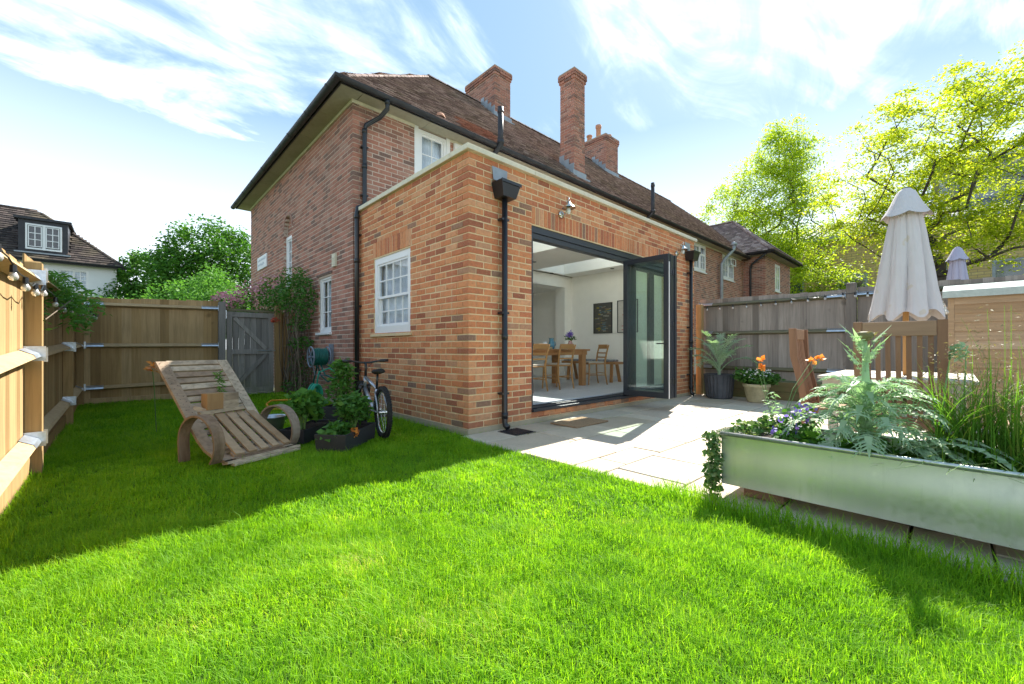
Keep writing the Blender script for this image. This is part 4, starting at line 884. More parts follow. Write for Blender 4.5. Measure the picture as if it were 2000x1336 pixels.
# wing of the end house
wing = thing('neighbouring_house_wing', 'projecting two storey brick wing with its own hipped roof beyond the fence', 'house', (17.8, 2.03, 0))
WX0, WX1, WY = 17.85, 21.9, 2.03; ww = (19.3, 20.1, 3.6, 4.85); wb = []; hw_ = rect_hole(*ww)
wall_bricks(wb, 0, -1, WY, WX0, WX1, 1.21, 5.05, (hw_,), corner0=0, corner1=0); wall_bricks(wb, 1, -1, WX0, WY, 2.92, 1.21, 5.05, corner0=1); m = MB()
for q in wb: brick_geom(m, *q)
obj('wing_brickwork', m, 'brick_old', wing, kind='stuff')
m = MB(); mortar_wall(m, 0, -1, WY, WX0 + .009, WX1 - .009, 0, 5.05, (hw_,)); m.box((WX0 + .009, WY + .251, 0), (WX0 + .25, 2.929, 5.05)); m.box((WX1 - .25, WY + .251, 0), (WX1, 6, 5.05)); obj('mortar_wall', m, 'mortar_old', wing)
window(wing, 0, -1, WY, ww[0], ww[1], ww[2], ww[3], 2, 1, fr=.07, rec=.0, blocks=[(ww[0] + .07, ww[0] + .38, ww[2] + .09, ww[3] - .08, 1, 1, 0), (ww[0] + .38, ww[1] - .07, ww[2] + .09, ww[3] - .08, 1, 2, 0)])
wo_ = .38; wr = (WX1 + wo_ - (WX0 - wo_)) / 2; wz = 5.17; A = ((WX0 + WX1) / 2, WY - wo_ + wr, wz + wr * rise); m = MB()
m.add([(WX0 - wo_, WY - wo_, wz - dz), (WX1 + wo_, WY - wo_, wz - dz), (WX1 + wo_, 6.5, wz - dz), (WX0 - wo_, 6.5, wz - dz), (A[0], A[1], A[2] - dz), (A[0], 6.5, A[2] - dz)], [(0, 1, 4), (1, 2, 5, 4), (0, 4, 5, 3), (0, 3, 2, 1)]); obj('roof', m, 'tile_dark', wing)
tl = []; WL = wr * SL
tiles(tl, (WX0 - wo_, WY - wo_, wz), (0, 1, 0), (1 / SL, 0, rise / SL), 4.5, WL, lambda u, v: v / SL < u and v / SL < wr, w_=.19, g_=.13, ln=.18); tiles(tl, (WX0 - wo_, WY - wo_, wz), (1, 0, 0), (0, 1 / SL, rise / SL), 2 * wr, WL, lambda u, v: v / SL < min(u, 2 * wr - u), w_=.19, g_=.13, ln=.18); m = MB()
for vs, c in tl: m.add(vs, TF)
obj('roof_tiling', m, 'tile', wing, kind='stuff')
ridge_run(wing, (WX0 - wo_, WY - wo_, wz + .01), A, 'hip_tile'); ridge_run(wing, (WX1 + wo_, WY - wo_, wz + .01), A, 'hip_tile'); ridge_run(wing, A, (A[0], 6.2, A[2]))
m = MB(); m.box((WX0 - wo_ + .05, WY - wo_ + .05, 5.05), (WX1 + wo_ - .05, WY - .001, 5.068)); m.box((WX0 - wo_ + .05, WY, 5.05), (WX0 - .001, 2.9, 5.068)); obj('soffit_board', m, 'soffit', wing)
m = MB(); m.box((WX0 - wo_ + .03, WY - wo_ + .03, 5.04), (WX1 + wo_ - .03, WY - wo_ + .0495, 5.16)); m.box((WX0 - wo_ + .03, WY - wo_ + .05, 5.04), (WX0 - wo_ + .0495, 2.5, 5.16)); obj('fascia', m, 'gutter', wing)
gutter(wing, [(WX0 - wo_ - .04, 2.5, 5.14), (WX0 - wo_ - .04, WY - wo_ - .04, 5.14)]); gutter(wing, [(WX0 - wo_ - .04, WY - wo_ - .04, 5.14), (WX1 + wo_, WY - wo_ - .04, 5.14)])
m = MB(); m.tube([(WX0 - .32, 1.9, 5.05), (WX0 - .08, 2.55, 4.7), (WX0 - .07, 2.6, 4.5), (WX0 - .07, 2.6, .5)], .045, 10); obj('downpipe', m, 'gutter', wing, smooth=True)

# ================================================================== FENCES
def bd(mb, c, u, n, w_, h, t, taper=True):
    """feather edge board: bottom centre c, width dir u, outward n"""
    c, u, n = Vector(c), Vector(u), Vector(n); t0, t1 = (t * .35, t) if taper else (t, t); vs = []
    for z in (0, h):
        vs += [c + u * -w_ / 2 + UP * z, c + u * w_ / 2 + UP * z, c + u * w_ / 2 + n * t1 + UP * z, c + u * -w_ / 2 + n * t0 + UP * z]
    mb.add([tuple(v) for v in vs], [(0, 3, 2, 1), (4, 5, 6, 7), (0, 1, 5, 4), (1, 2, 6, 5), (2, 3, 7, 6), (3, 0, 4, 7)])
def fence_boards(root, p0, p1, n, zb, zt0, zt1, mat, pitch=.095, flip=False):
    p0, p1 = Vector((*p0, 0)), Vector((*p1, 0)); u = (p1 - p0); l = u.length; u.normalize(); k = int(l / pitch); pt = l / k
    for i in range(k):
        f = (i + .5) / k; h = zt0 + (zt1 - zt0) * f - zb + R_.uniform(-.008, .008); mb = MB()
        bd(mb, p0 + u * (i + .5) * pt + UP * zb + Vector(n) * R_.uniform(0, .003), u if not flip else -u, n, pt + .008 - R_.uniform(0, .006), h, .024); obj('fence_board', mb, mat, root)
def rail(root, a, b, mat, n, bracket=(True, True), sz=.07):
    a, b = Vector(a), Vector(b); d = (b - a).normalized(); n = Vector(n); r = sz / 2 ; mb = MB(); vs = []
    for e in (a, b): vs += [e - UP * r, e + n * sz * .95 - UP * r * .25, e + n * sz * .80 + UP * r * .3, e + UP * r * 1.1]
    mb.add([tuple(v) for v in vs], [(0, 1, 5, 4), (1, 2, 6, 5), (2, 3, 7, 6), (3, 0, 4, 7), (3, 2, 1, 0), (4, 5, 6, 7)]); rl = obj('fence_rail', mb, mat, root)
    for e, s_, on in ((a, 1, bracket[0]), (b, -1, bracket[1])):
        if not on: continue
        mb = MB(); vs = []
        for ee in (e + d * s_ * .001, e + d * s_ * .26): vs += [ee + n * (sz * .98) - UP * r * .27, ee + n * (sz * .83) + UP * r * .36, ee + UP * (r * 1.1 + .006)]
        mb.add([tuple(v) for v in vs], [(0, 1, 4, 3), (1, 2, 5, 4)]); mb.obox(e + d * s_ * .004 + n * sz * .5 + UP * .01, d * .0015, n * sz * .75, UP * .055); obj('bracket', mb, 'steel', rl)
def post(root, x, y, z, h, w_=.10, mat='fence_new', name='fence_post', top=True):
    mb = MB(); a = w_ / 2; mb.box((x - a, y - a, z), (x + a, y + a, z + h - .01)); mb.add([(x - a, y - a, z + h - .01), (x + a, y - a, z + h - .01), (x + a, y + a, z + h - .01), (x - a, y + a, z + h - .01), (x - a * .8, y - a * .8, z + h), (x + a * .8, y - a * .8, z + h), (x + a * .8, y + a * .8, z + h), (x - a * .8, y + a * .8, z + h)], [(0, 1, 5, 4), (1, 2, 6, 5), (2, 3, 7, 6), (3, 0, 4, 7), (4, 5, 6, 7)])
    return obj(name, mb, mat, root)
lf = thing('garden_fence', 'golden feather edge fence with sloping rails along the left of the lawn', 'fence', (-3.3, 1, 0))
LX = -3.31
fence_boards(lf, (LX, -2.2), (LX, 1.02), (-1, 0, 0), .14, 1.52, 1.56, 'fence_new', .125); fence_boards(lf, (LX, 1.06), (LX, 3.86), (-1, 0, 0), .13, 1.66, 1.70, 'fence_new', .11); fence_boards(lf, (LX, 3.9), (LX, 5.95), (-1, 0, 0), .14, 1.70, 1.75, 'fence_new', .11)
for (y0, y1, zs) in ((-2.2, 1.03, ((.18, .26), (.75, .90), (1.38, 1.47))), (1.13, 3.80, ((.26, .29), (.89, .96), (1.50, 1.56))), (3.9, 5.84, ((.28, .31), (.95, .99), (1.55, 1.62)))):
    for za, zb_ in zs: rail(lf, (LX + .004, y0, za), (LX + .004, y1, zb_), 'fence_rail', (1, 0, 0), (y0 > 0, True), .085)
for y, h in ((1.08, 1.60), (3.85, 1.64), (5.86, 1.80)): post(lf, LX + .045, y, -.05, h + .05, .085)
m = MB(); m.box((LX - .015, -2.2, -.05), (LX + .03, 1.02, .138)); obj('gravel_board', m, 'fence_new', lf); m = MB(); m.box((LX - .015, 1.14, -.05), (LX + .03, 3.79, .128)); obj('gravel_board', m, 'fence_new', lf); m = MB(); m.box((LX - .015, 3.91, -.05), (LX + .03, 5.80, .138)); obj('gravel_board', m, 'fence_new', lf)
BY = 5.97
bf = thing('garden_fence', 'golden feather edge fence with three flat rails across the back of the lawn', 'fence', (-2.4, BY, 0))
fence_boards(bf, (-3.28, BY), (-1.42, BY), (0, 1, 0), .13, 1.77, 1.85, 'fence_new', .118)
for za, zb_ in ((.29, .33), (.985, 1.0), (1.66, 1.70)): rail(bf, (-3.26, BY - .004, za), (-1.44, BY - .004, zb_), 'fence_rail', (0, -1, 0), (True, True), .075)
m = MB(); m.box((-3.28, BY - .03, -.05), (-1.44, BY + .02, .128)); obj('gravel_board', m, 'fence_new', bf); post(bf, -1.385, BY - .04, -.05, 1.88, .11, 'gate')
gt = thing('garden_gate', 'silver grey ledged and braced gate between the back fence and the house', 'gate', (-.9, BY, 0))
gx0, gx1, gz0, gz1 = -1.31, -.50, .07, 1.66; k = 8
for i in range(k):
    u = gx0 + (gx1 - gx0) * (i + .5) / k; mb = MB(); bd(mb, (u, BY, gz0), (1, 0, 0), (0, 1, 0), (gx1 - gx0) / k - .004, gz1 - gz0 - .02, .018, False); obj('gate_board', mb, 'gate', gt)
for (a, b, w_) in (((gx0 + .045, gz0), (gx0 + .045, gz1), .09), ((gx1 - .045, gz0), (gx1 - .045, gz1), .09)): mb = MB(); mb.beam((a[0], BY - .02, a[1]), (b[0], BY - .02, b[1]), w_, .038, (1, 0, 0)); obj('stile', mb, 'gate', gt)
for z in (gz0 + .05, .88, gz1 - .05): mb = MB(); mb.beam((gx0 + .09, BY - .019, z), (gx1 - .09, BY - .019, z), .095, .036, (0, 0, 1)); obj('ledge', mb, 'gate', gt)
mb = MB(); mb.beam((gx0 + .13, BY - .018, gz1 - .12), (gx1 - .14, BY - .018, .94), .07, .034, (0, 0, 1)); obj('brace', mb, 'gate', gt); mb = MB(); mb.beam((gx0 + .13, BY - .018, gz0 + .12), (gx1 - .14, BY - .018, .82), .07, .034, (0, 0, 1)); obj('brace', mb, 'gate', gt)
mb = MB(); mb.tube([(gx1 - .3, BY - .05, .90), (gx1 + .10, BY - .05, .90)], .008, 6); mb.box((gx0 - .03, BY - .05, gz1 - .14), (gx0 + .0, BY - .04, gz1 + .02)); obj('bolt', mb, 'steel', gt)
m = MB(); m.box((gx0 - .03, BY - .03, gz1 + .012), (gx1 + .03, BY + .03, gz1 + .06)); obj('top_capping', m, 'rail_grey', gt)
sf = thing('garden_fence', 'short golden fence panel between the gate post and the house wall, behind the climber', 'fence', (-.3, BY, 0))
post(sf, -.42, BY - .03, -.05, 1.88, .11); fence_boards(sf, (-.36, BY), (-.10, BY), (0, 1, 0), .05, 1.70, 1.70, 'fence_new', .12)
for z in (.35, .98, 1.62): m = MB(); m.box((-.36, BY - .04, z), (-.10, BY - .002, z + .035)); obj('fence_rail', m, 'fence_new', sf)
rf = thing('garden_fence', 'tall weathered grey board fence with mossy rails along the patio', 'fence', (6.05, -2, 0))
RX = 6.06
for (y0, y1) in ((-2.43, -.02), (-5.2, -2.57)):
    fence_boards(rf, (RX, y0), (RX, y1), (1, 0, 0), .36, 1.93, 1.955, 'fence_grey', .105)
    for z in (.56, 1.25, 1.83): rail(rf, (RX - .004, y0, z - .01), (RX - .004, y1, z), 'rail_grey', (-1, 0, 0), (True, True), .075)
for y, mt, h in ((-2.50, 'fence_grey', 2.03), (-5.25, 'fence_grey', 2.0)): post(rf, RX - .04, y, -.05, h + .05, .125, mt)
post(rf, 5.93, -.06, -.05, 1.9, .11, 'fence_new')
for i, (y0, y1) in enumerate(((-2.43, -.13), (-5.2, -2.57))):
    for j in range(2): m = MB(); m.box((RX - .09, y0, -.02 + j * .175), (RX - .01, y1, .15 + j * .175)); obj('sleeper', m, 'sleeper', rf, bevel=.006)
# trailing string lights
def bulb_string(label, pts, n, sag, grp='festoon bulb strings'):
    t = thing('string_light', label, 'string light', pts[0], 0, grp); P = [Vector(p) for p in pts]; path = []; bl = []
    seg = n // (len(P) - 1)
    for a, b in zip(P[:-1], P[1:]):
        for i in range(seg):
            f = i / seg; q = a.lerp(b, f) - UP * sag * 4 * f * (1 - f); path.append(q)
            for k in (.33, .66): path.append(a.lerp(b, f + k / seg) - UP * (sag * 4 * f * (1 - f) + .02))
            bl.append(q)
    path.append(P[-1]); m = MB(); m.tube(path, .004, 5); obj('cable', m, 'black', t)
    for q in bl:
        m = MB(); m.lathe([(.001, 0), (.013, 0), (.015, -.04), (.001, -.042)], tuple(q), 8); bs = obj('bulb_socket', m, 'black', t)
        m = MB(); m.lathe([(.011, -.041), (.019, -.055), (.021, -.067), (.014, -.082), (.001, -.086)], tuple(q), 10); obj('bulb', m, 'glass_bulb', bs, smooth=True)
s = NT('bulb_glass'); M['glass_bulb'] = s.done(s.bsdf((.8, .8, .78), .08, spec=.8, **{'Transmission_Weight': .6}))
bulb_string('festoon string of clear bulbs pinned under the top rail of the grey fence', [(RX - .11, -.2, 1.80), (RX - .11, -2.4, 1.87), (RX - .11, -3.8, 1.86)], 18, .02)
bulb_string('festoon string of clear bulbs looping along the left fence into the corner', [(LX + .10, -.6, 1.44), (LX + .10, 1.0, 1.42), (LX + .12, 3.8, 1.46), (LX + .14, 5.7, 1.62), (-3.05, 5.8, 1.50)], 16, .05)

# ================================================================== LAWN THINGS
# pallet wood lounger with barrel stave arms
CO = Vector((-1.905, .43, 0)); cf = Vector((.38, -.925, 0)).normalized(); cr = Vector((.925, .38, 0)).normalized()
lg = thing('reclined_lounger', 'rustic reclined chair of weathered pallet slats with curved barrel stave arms on the lawn', 'lounger', tuple(CO))
LK = .90
def cp(r, s_, z): return CO + cr * r * LK + cf * s_ * LK + UP * z * LK
prof = [(-1.12, .90), (-.95, .73), (-.78, .555), (-.62, .39), (-.52, .285), (-.42, .185), (-.30, .10), (-.16, .05), (.0, .03)]
for sr in (-1, 1):
    m = MB(); pts = [cp(sr * .29, a, b) for a, b in prof]; b0 = len(m.v)
    for i, p in enumerate(pts):
        t_ = (pts[min(i + 1, len(pts) - 1)] - pts[max(i - 1, 0)]).normalized(); nn = cr.cross(t_).normalized(); 
        if nn.z < 0: nn = -nn
        for a, b in ((-.045, 0), (.045, 0), (.045, .028), (-.045, .028)): m.v.append(tuple(p + cr * a + nn * b))
    for i in range(len(pts) - 1):
        for k in range(4): m.f.append((b0 + i * 4 + k, b0 + i * 4 + (k + 1) % 4, b0 + i * 4 + 4 + (k + 1) % 4, b0 + i * 4 + 4 + k))
    m.f.append((b0, b0 + 1, b0 + 2, b0 + 3)); st_ = obj('stringer', m, 'pallet', lg)
    m = MB()
    for i in range(20):
        f = i / 20 * .6; a = prof[0][0] + (prof[3][0] - prof[0][0]) * f / .6 * .97 + .02; z = prof[0][1] + (prof[3][1] - prof[0][1]) * f / .6 * .97 - .02; p = cp(sr * .29 + (.02 if i % 2 else -.02), a, z) + Vector((0, 0, .024)) + cf * .024; m.lathe([(.006, 0), (.001, .003)], tuple(p), 5)
    obj('nail_head', m, 'rubber', st_, kind='stuff')
def on_prof(t):
    acc = 0; segs = [math.dist(prof[i], prof[i + 1]) for i in range(len(prof) - 1)]; T = sum(segs); d = t * T
    for i, sg_l in enumerate(segs):
        if d <= sg_l or i == len(segs) - 1:
            f = d / sg_l; a, b = prof[i], prof[i + 1]; return (a[0] + (b[0] - a[0]) * f, a[1] + (b[1] - a[1]) * f, math.atan2(b[1] - a[1], b[0] - a[0]))
        d -= sg_l
for i in range(18):
    t_ = .012 + i * .0565; a, z, an = on_prof(t_); d = cf * math.cos(an) + UP * math.sin(an); nn = cr.cross(d); nn = nn if nn.z > 0 else -nn; m = MB()
    c = cp(R_.uniform(-.004, .004), a, z) + nn * (.010 + R_.uniform(0, .003)); tw = R_.uniform(-.012, .012); m.obox(c, (cr + d * tw) * (.243 * LK), d * (.027 if i < 11 else .024) * R_.uniform(.9, 1.1), nn * .009); obj('slat', m, 'pallet', lg)
for sr in (-1, 1):
    m = MB(); pts = []; r_off = sr * .385 if sr < 0 else .37
    for i in range(23):
        q = math.radians(205 - i * (245 / 22)) if sr < 0 else math.radians(200 - i * (252 / 22)); a = -.27 + .265 * math.cos(q) * (1.0 if q > PI / 2 else 1.03); z = .20 + .245 * math.sin(q)
        if i == 0: z = 0.0
        if i == 1: z = .05 if z < .16 else z
        pts.append((a if i > 1 else -.27 - .255, max(z, .0)))
    P = [cp(r_off, a, z) for a, z in pts]; b0 = len(m.v)
    for i, p in enumerate(P):
        t_ = (P[min(i + 1, len(P) - 1)] - P[max(i - 1, 0)]).normalized(); nn = cr.cross(t_).normalized()
        for a, b in ((-.042, -.008), (.042, -.008), (.042, .008), (-.042, .008)): m.v.append(tuple(p + cr * a + nn * b))
    for i in range(len(P) - 1):
        for k in range(4): m.f.append((b0 + i * 4 + k, b0 + i * 4 + (k + 1) % 4, b0 + i * 4 + 4 + (k + 1) % 4, b0 + i * 4 + 4 + k))
    m.f.append((b0, b0 + 1, b0 + 2, b0 + 3)); m.f.append(tuple(b0 + 4 * (len(P) - 1) + k for k in range(4))); obj('arm', m, 'hoop', lg)
m = MB(); m.beam(cp(-.34, .005, .035), cp(.38, .015, .04), .075, .022, cf + UP * .2); obj('front_board', m, 'pallet', lg); m = MB(); m.beam(cp(-.3, .05, .02), cp(.36, .06, .02), .05, .02, cf); obj('front_board', m, 'pallet', lg)
# loose seat panel sloping down to the front
sa = Vector((0, -.60, .395)); sb = Vector((0, -.02, .085))
for i in range(5):
    r0 = -.17 + i * .105; m = MB(); dl = R_.uniform(-.02, .02); a = cp(r0 + .02, sa.y - (.05 if i == 4 else 0) + dl, sa.z + (.03 if i == 4 else 0)); b = cp(r0 - .02 + (.015 * i), sb.y + dl * .3, sb.z)
    m.beam(a, b, .068 + R_.uniform(-.006, .006), .016, cr); obj('seat_plank', m, 'pallet_new', lg)
for f in (.06, .94): a = sa.lerp(sb, f); m = MB(); m.beam(cp(-.24, a.y, a.z - .022), cp(.31, a.y, a.z - .022), .06, .018, (cf + UP * -.5)); obj('seat_batten', m, 'pallet', lg)
m = MB(); m.beam(cp(-.22, -.60, .42), cp(.20, -.60, .43), .05, .03, cf); m.beam(cp(-.24, -.66, .47), cp(-.10, -.58, .40), .05, .02, UP); obj('cross_bar', m, 'pallet', lg)
for i, (r0, hh) in enumerate(((-.075, .155), (.075, .15))):
    for j in range(2):
        m = MB(); c = cp(r0, -.635, .445 + hh / 2 * (j + .5) ); m.obox(c, cr * .071, cf * .045, UP * (hh / 4 - .001)); o = tag(obj('wood_block', m, 'block' if i == 0 else 'pallet', bevel=.003), ('orange brown' if i == 0 else 'grey weathered') + ' square wood block on the lounger, ' + ('lower' if j == 0 else 'upper') + ' of its pair', 'wood block', 'wood blocks lying on the lounger seat')
sd = thing('weed_seedling', 'wispy light green weed growing up the slats of the reclined lounger', 'plant', tuple(cp(.08, -.70, .5))); C = np.array([tuple(cp(.08 + R_.uniform(-.03, .03), -.70 - f * .12, .52 + f * .28)) for f in np.linspace(0, 1, 60) for _ in range(3)])
leaves('foliage', C, .035, 'lf_fresh', sd, ratio=.3)
# charcoal trough planters
def trough(cx, cy, ang, ln, wd, h, label, z0=0.0):
    t = thing('trough_planter', label, 'planter', (cx, cy, z0), 0, 'charcoal plastic trough planters on the grass'); d = Vector((math.cos(ang), math.sin(ang), 0)); e = Vector((-d.y, d.x, 0)); c = Vector((cx, cy, z0)); m = MB()
    def ring(s_, z): return [tuple(c + d * (a * ln / 2 * s_[0]) + e * (b * wd / 2 * s_[1]) + UP * z) for a, b in ((-1, -1), (1, -1), (1, 1), (-1, 1))]
    ox = (ln - .02) / ln; oy = (wd - .02) / wd; m.add(ring((.96, .93), 0) + ring((1, 1), h) + ring((ox, oy), h) + ring((ox, oy), h - .05), [(3, 2, 1, 0)] + [(i, (i + 1) % 4, 4 + (i + 1) % 4, 4 + i) for i in range(4)] + [(4 + i, 4 + (i + 1) % 4, 8 + (i + 1) % 4, 8 + i) for i in range(4)] + [(8 + i, 8 + (i + 1) % 4, 12 + (i + 1) % 4, 12 + i) for i in range(4)])
    obj('box', m, 'charcoal', t, bevel=.004); m = MB(); n_ = 8; vs = []
    for i in range(n_ + 1):
        for j in range(5): vs.append(tuple(c + d * (i / n_ - .5) * (ln - .02) + e * (j / 4 - .5) * (wd - .02) + UP * (h - .03 + R_.uniform(-.01, .012))))
    m.add(vs, [(i * 5 + j, (i + 1) * 5 + j, (i + 1) * 5 + j + 1, i * 5 + j + 1) for i in range(n_) for j in range(4)]); obj('soil', m, 'soil', t); return c, d, e
A1 = math.atan2(.505 - .085, -.858 + 1.33)
c1_, d1_, e1_ = trough(-1.165, .425, A1, .66, .30, .165, 'long charcoal trough planter nearest the camera, beside the bicycle wheel')
c2_, d2_, e2_ = trough(-1.33, 1.03, A1, .62, .26, .14, 'charcoal trough planter behind, with a tall leafy plant at its left')
def bushplant(name, label, base, lst, n, size, mat, cat='plant', stems=6, grp=None, up=.4, ratio=.55, z0=0):
    t = thing(name, label, cat, base, 0, grp); leaves('foliage', blobs(n, lst), size, mat, t, up=up, ratio=ratio); m = MB()
    for i in range(stems):
        c, r, w_ = R_.choice(lst); e = Vector(c) + Vector((R_.uniform(-1, 1) * r[0], R_.uniform(-1, 1) * r[1], R_.uniform(-.6, .5) * r[2])) * .6; b = Vector(base) + Vector((R_.uniform(-.04, .04), R_.uniform(-.04, .04), 0)); md = b.lerp(e, .5) + Vector((R_.uniform(-.02, .02), R_.uniform(-.02, .02), .03)); m.tube([b, md, e], [.006, .005, .003], 5)
    if stems: obj('stem', m, 'greenstem', t)
    return t
def at(o, a, b, z): return tuple(c1_ + d1_ * a + e1_ * b + UP * z) if o == 1 else tuple(c2_ + d2_ * a + e2_ * b + UP * z)
bushplant('strawberry_plant', 'low strawberry plant at the front corner of the nearest trough planter', at(1, -.2, 0, .13), [(at(1, -.2, 0, .19), (.13, .12, .07), 1)], 170, .075, 'lf_mid', ratio=.8)
bushplant('leafy_plant', 'bushy green plant filling the far half of the nearest trough planter', at(1, .12, 0, .13), [(at(1, .05, .0, .36), (.16, .15, .14), .4), (at(1, .22, .02, .33), (.16, .15, .14), .4), (at(1, .14, .0, .42), (.10, .1, .08), .2)], 900, .06, 'lf_mid', stems=12)
bushplant('leafy_plant', 'light green maple leaved plant rising from the rear trough planter', at(2, -.16, 0, .12), [(at(2, -.14, 0, .37), (.17, .16, .12), .4), (at(2, .03, 0, .33), (.14, .14, .13), .3), (at(2, -.05, .0, .43), (.12, .12, .08), .3)], 700, .075, 'lf_fresh', stems=12, ratio=.75)
t = thing('flower_cluster', 'orange blossom drooping over the rim of the nearest trough planter', 'flower', at(1, -.13, -.15, .2)); leaves('petal', blob(45, at(1, -.15, -.15, .16), (.035, .03, .05)), .03, 'petal_orange', t, ratio=.8)
c3_, d3_, e3_ = trough(-.72, 1.75, A1, .4, .3, .22, 'charcoal planter with a tall spiky green plant behind the other planters')
bushplant('leafy_plant', 'tall narrow leaved plant standing behind the troughs before the hose reel', (-.72, 1.75, .2), [((-.72, 1.75, .45), (.18, .18, .2), .5), ((-.70, 1.75, .64), (.13, .13, .13), .35), ((-.73, 1.75, .75), (.07, .07, .06), .15)], 650, .085, 'lf_fresh', stems=12, ratio=.3)
t = thing('metal_bucket', 'small galvanised bucket on the lawn behind the rear trough planter', 'bucket', (-1.62, 1.35, 0)); m = MB(); m.lathe([(.001, .005), (.09, .005), (.13, .22), (.138, .225), (.13, .232), (.122, .22), (.085, .03)], (-1.62, 1.30, 0), 18); obj('body', m, 'tin', t, smooth=True)

# bicycle seen from behind
bk = thing('bicycle', 'silver and black child bicycle standing by the brick wall, seen from behind', 'bicycle', (-.765, .486, 0), math.atan2(.984, .175)); bk.rotation_euler[0] = math.radians(0)
def bt_(x, y, z): return (x, y, z)
WR = .27; WB = .93
def wheel(x, steer=0.0):
    m = MB(); pts = [(x + (WR - .025) * math.cos(2 * PI * i / 36), 0, WR + (WR - .025) * math.sin(2 * PI * i / 36)) for i in range(36)]; m.tube(pts, .026, 8, closed=True); wl = obj('wheel', m, 'rubber', bk, smooth=True, local=True)
    m = MB()
    for i in range(60):
        q = 2 * PI * i / 60; c = Vector((x + (WR + .002) * math.cos(q), 0, WR + (WR + .002) * math.sin(q)))
        for yy_ in (-.014, .014): m.obox(c + Vector((0, yy_, 0)), Vector((math.cos(q), 0, math.sin(q))) * .004, (0, .007, 0), Vector((-math.sin(q), 0, math.cos(q))) * .008)
    obj('tread', m, 'rubber', wl, local=True); m = MB(); pts = [(x + (WR - .052) * math.cos(2 * PI * i / 36), 0, WR + (WR - .052) * math.sin(2 * PI * i / 36)) for i in range(36)]; m.tube(pts, .010, 6, closed=True); obj('rim', m, 'chrome', wl, smooth=True, local=True)
    m = MB()
    for i in range(24): q = 2 * PI * i / 24; s_ = .02 if i % 2 else -.02; m.tube([(x + .015 * math.cos(q + .8), s_, WR + .015 * math.sin(q + .8)), (x + (WR - .055) * math.cos(q), 0, WR + (WR - .055) * math.sin(q))], .0014, 4)
    obj('spoke', m, 'chrome', wl, local=True, kind='stuff'); m = MB(); m.tube([(x, -.045, WR), (x, .045, WR)], .016, 10); obj('hub', m, 'chrome', wl, local=True)
wheel(0); wheel(WB)
bb = (.36, 0, .25); stt = (.24, 0, .50); hd0 = (.76, 0, .47); hd1 = (.73, 0, .60)
m = MB(); m.tube([bb, stt], .016, 8); m.tube([stt, hd1], .02, 8); m.tube([bb, hd0], .024, 8); m.tube([hd0, hd1], .022, 8)
for s_ in (-1, 1): m.tube([(bb[0], s_ * .02, bb[2]), (0, s_ * .055, WR)], .009, 6); m.tube([(stt[0], s_ * .02, stt[2] - .03), (.1, s_ * .045, .42), (0, s_ * .055, WR)], .008, 6)
obj('frame', m, 'silver', bk, smooth=True, local=True)
m = MB()
for s_ in (-1, 1): m.tube([(.76, s_ * .05, .50), (.80, s_ * .052, .42), (WB, s_ * .052, WR)], [.02, .02, .013], 8)
m.tube([(.765, -.06, .50), (.765, .06, .50)], .02, 8); obj('fork', m, 'black', bk, smooth=True, local=True)
m = MB(); m.tube([hd1, (.71, 0, .74), (.74, 0, .775)], .016, 8); m.tube([(.70, -.26, .80), (.725, -.16, .795), (.74, -.05, .775), (.74, .05, .775), (.725, .16, .795), (.70, .26, .80)], .012, 8)
for s_ in (-1, 1): m.tube([(.70, s_ * .265, .80), (.718, s_ * .17, .797)], .018, 8); m.tube([(.735, s_ * .14, .79), (.79, s_ * .17, .785), (.78, s_ * .24, .78)], .005, 5)
m.tube([(.78, .10, .78), (.86, .06, .70), (.80, .02, .55), (.78, .03, .48)], .003, 5); m.tube([(.78, -.10, .78), (.87, -.04, .68), (.70, -.02, .56)], .003, 5); obj('handlebar', m, 'black', bk, smooth=True, local=True)
m = MB(); m.tube([stt, (.205, 0, .66)], .013, 8); obj('seat_post', m, 'black', bk, smooth=True, local=True)
m = MB(); n_ = 10; ring_ = []
for i in range(n_ + 1):
    f = i / n_; x = .08 + f * .26; wd = (.075 * math.sin(min(1, f * 2.2 + .25) * PI / 2) if f < .4 else .075 * (1 - (f - .4) / .6) ** .8 + .02 * ((f - .4) / .6)); z = .685 + .02 * (1 - f) ** 2
    ring_.append([(x, wd * math.cos(a), z + .028 * math.sin(a)) for a in [2 * PI * k / 10 for k in range(10)]])
for rg in ring_: m.v.extend(rg)
for i in range(n_):
    for k in range(10): m.f.append((i * 10 + k, i * 10 + (k + 1) % 10, i * 10 + 10 + (k + 1) % 10, i * 10 + 10 + k))
m.f.append(tuple(reversed(range(10)))); m.f.append(tuple(n_ * 10 + k for k in range(10))); obj('saddle', m, 'rubber', bk, smooth=True, local=True)
m = MB(); m.lathe([(.075, 0), (.08, .002), (.08, .006), (.06, .006)], (0, 0, 0), 24); m.v = [(a + bb[0], -.05 - c, b + bb[2]) for a, b, c in m.v]; m.tube([(bb[0], -.09, bb[2]), (bb[0], .09, bb[2])], .012, 6); m.tube([(bb[0], -.085, bb[2]), (bb[0] + .12, -.09, bb[2] - .09)], .009, 6); m.tube([(bb[0], .085, bb[2]), (bb[0] - .12, .09, bb[2] + .09)], .009, 6); obj('crank', m, 'chrome', bk, local=True)
for s_, dx_, dz_ in ((-1, .12, -.09), (1, -.12, .09)): m = MB(); m.box((bb[0] + dx_ - .045, s_ * .09 - (.09 if s_ < 0 else 0), bb[2] + dz_ - .012), (bb[0] + dx_ + .045, s_ * .09 + (.09 if s_ > 0 else 0), bb[2] + dz_ + .012)); obj('pedal', m, 'rubber', bk, local=True)
m = MB(); m.tube([(.30, .05, .24), (.26, .16, .01)], .008, 6); obj('kickstand', m, 'black', bk, local=True)
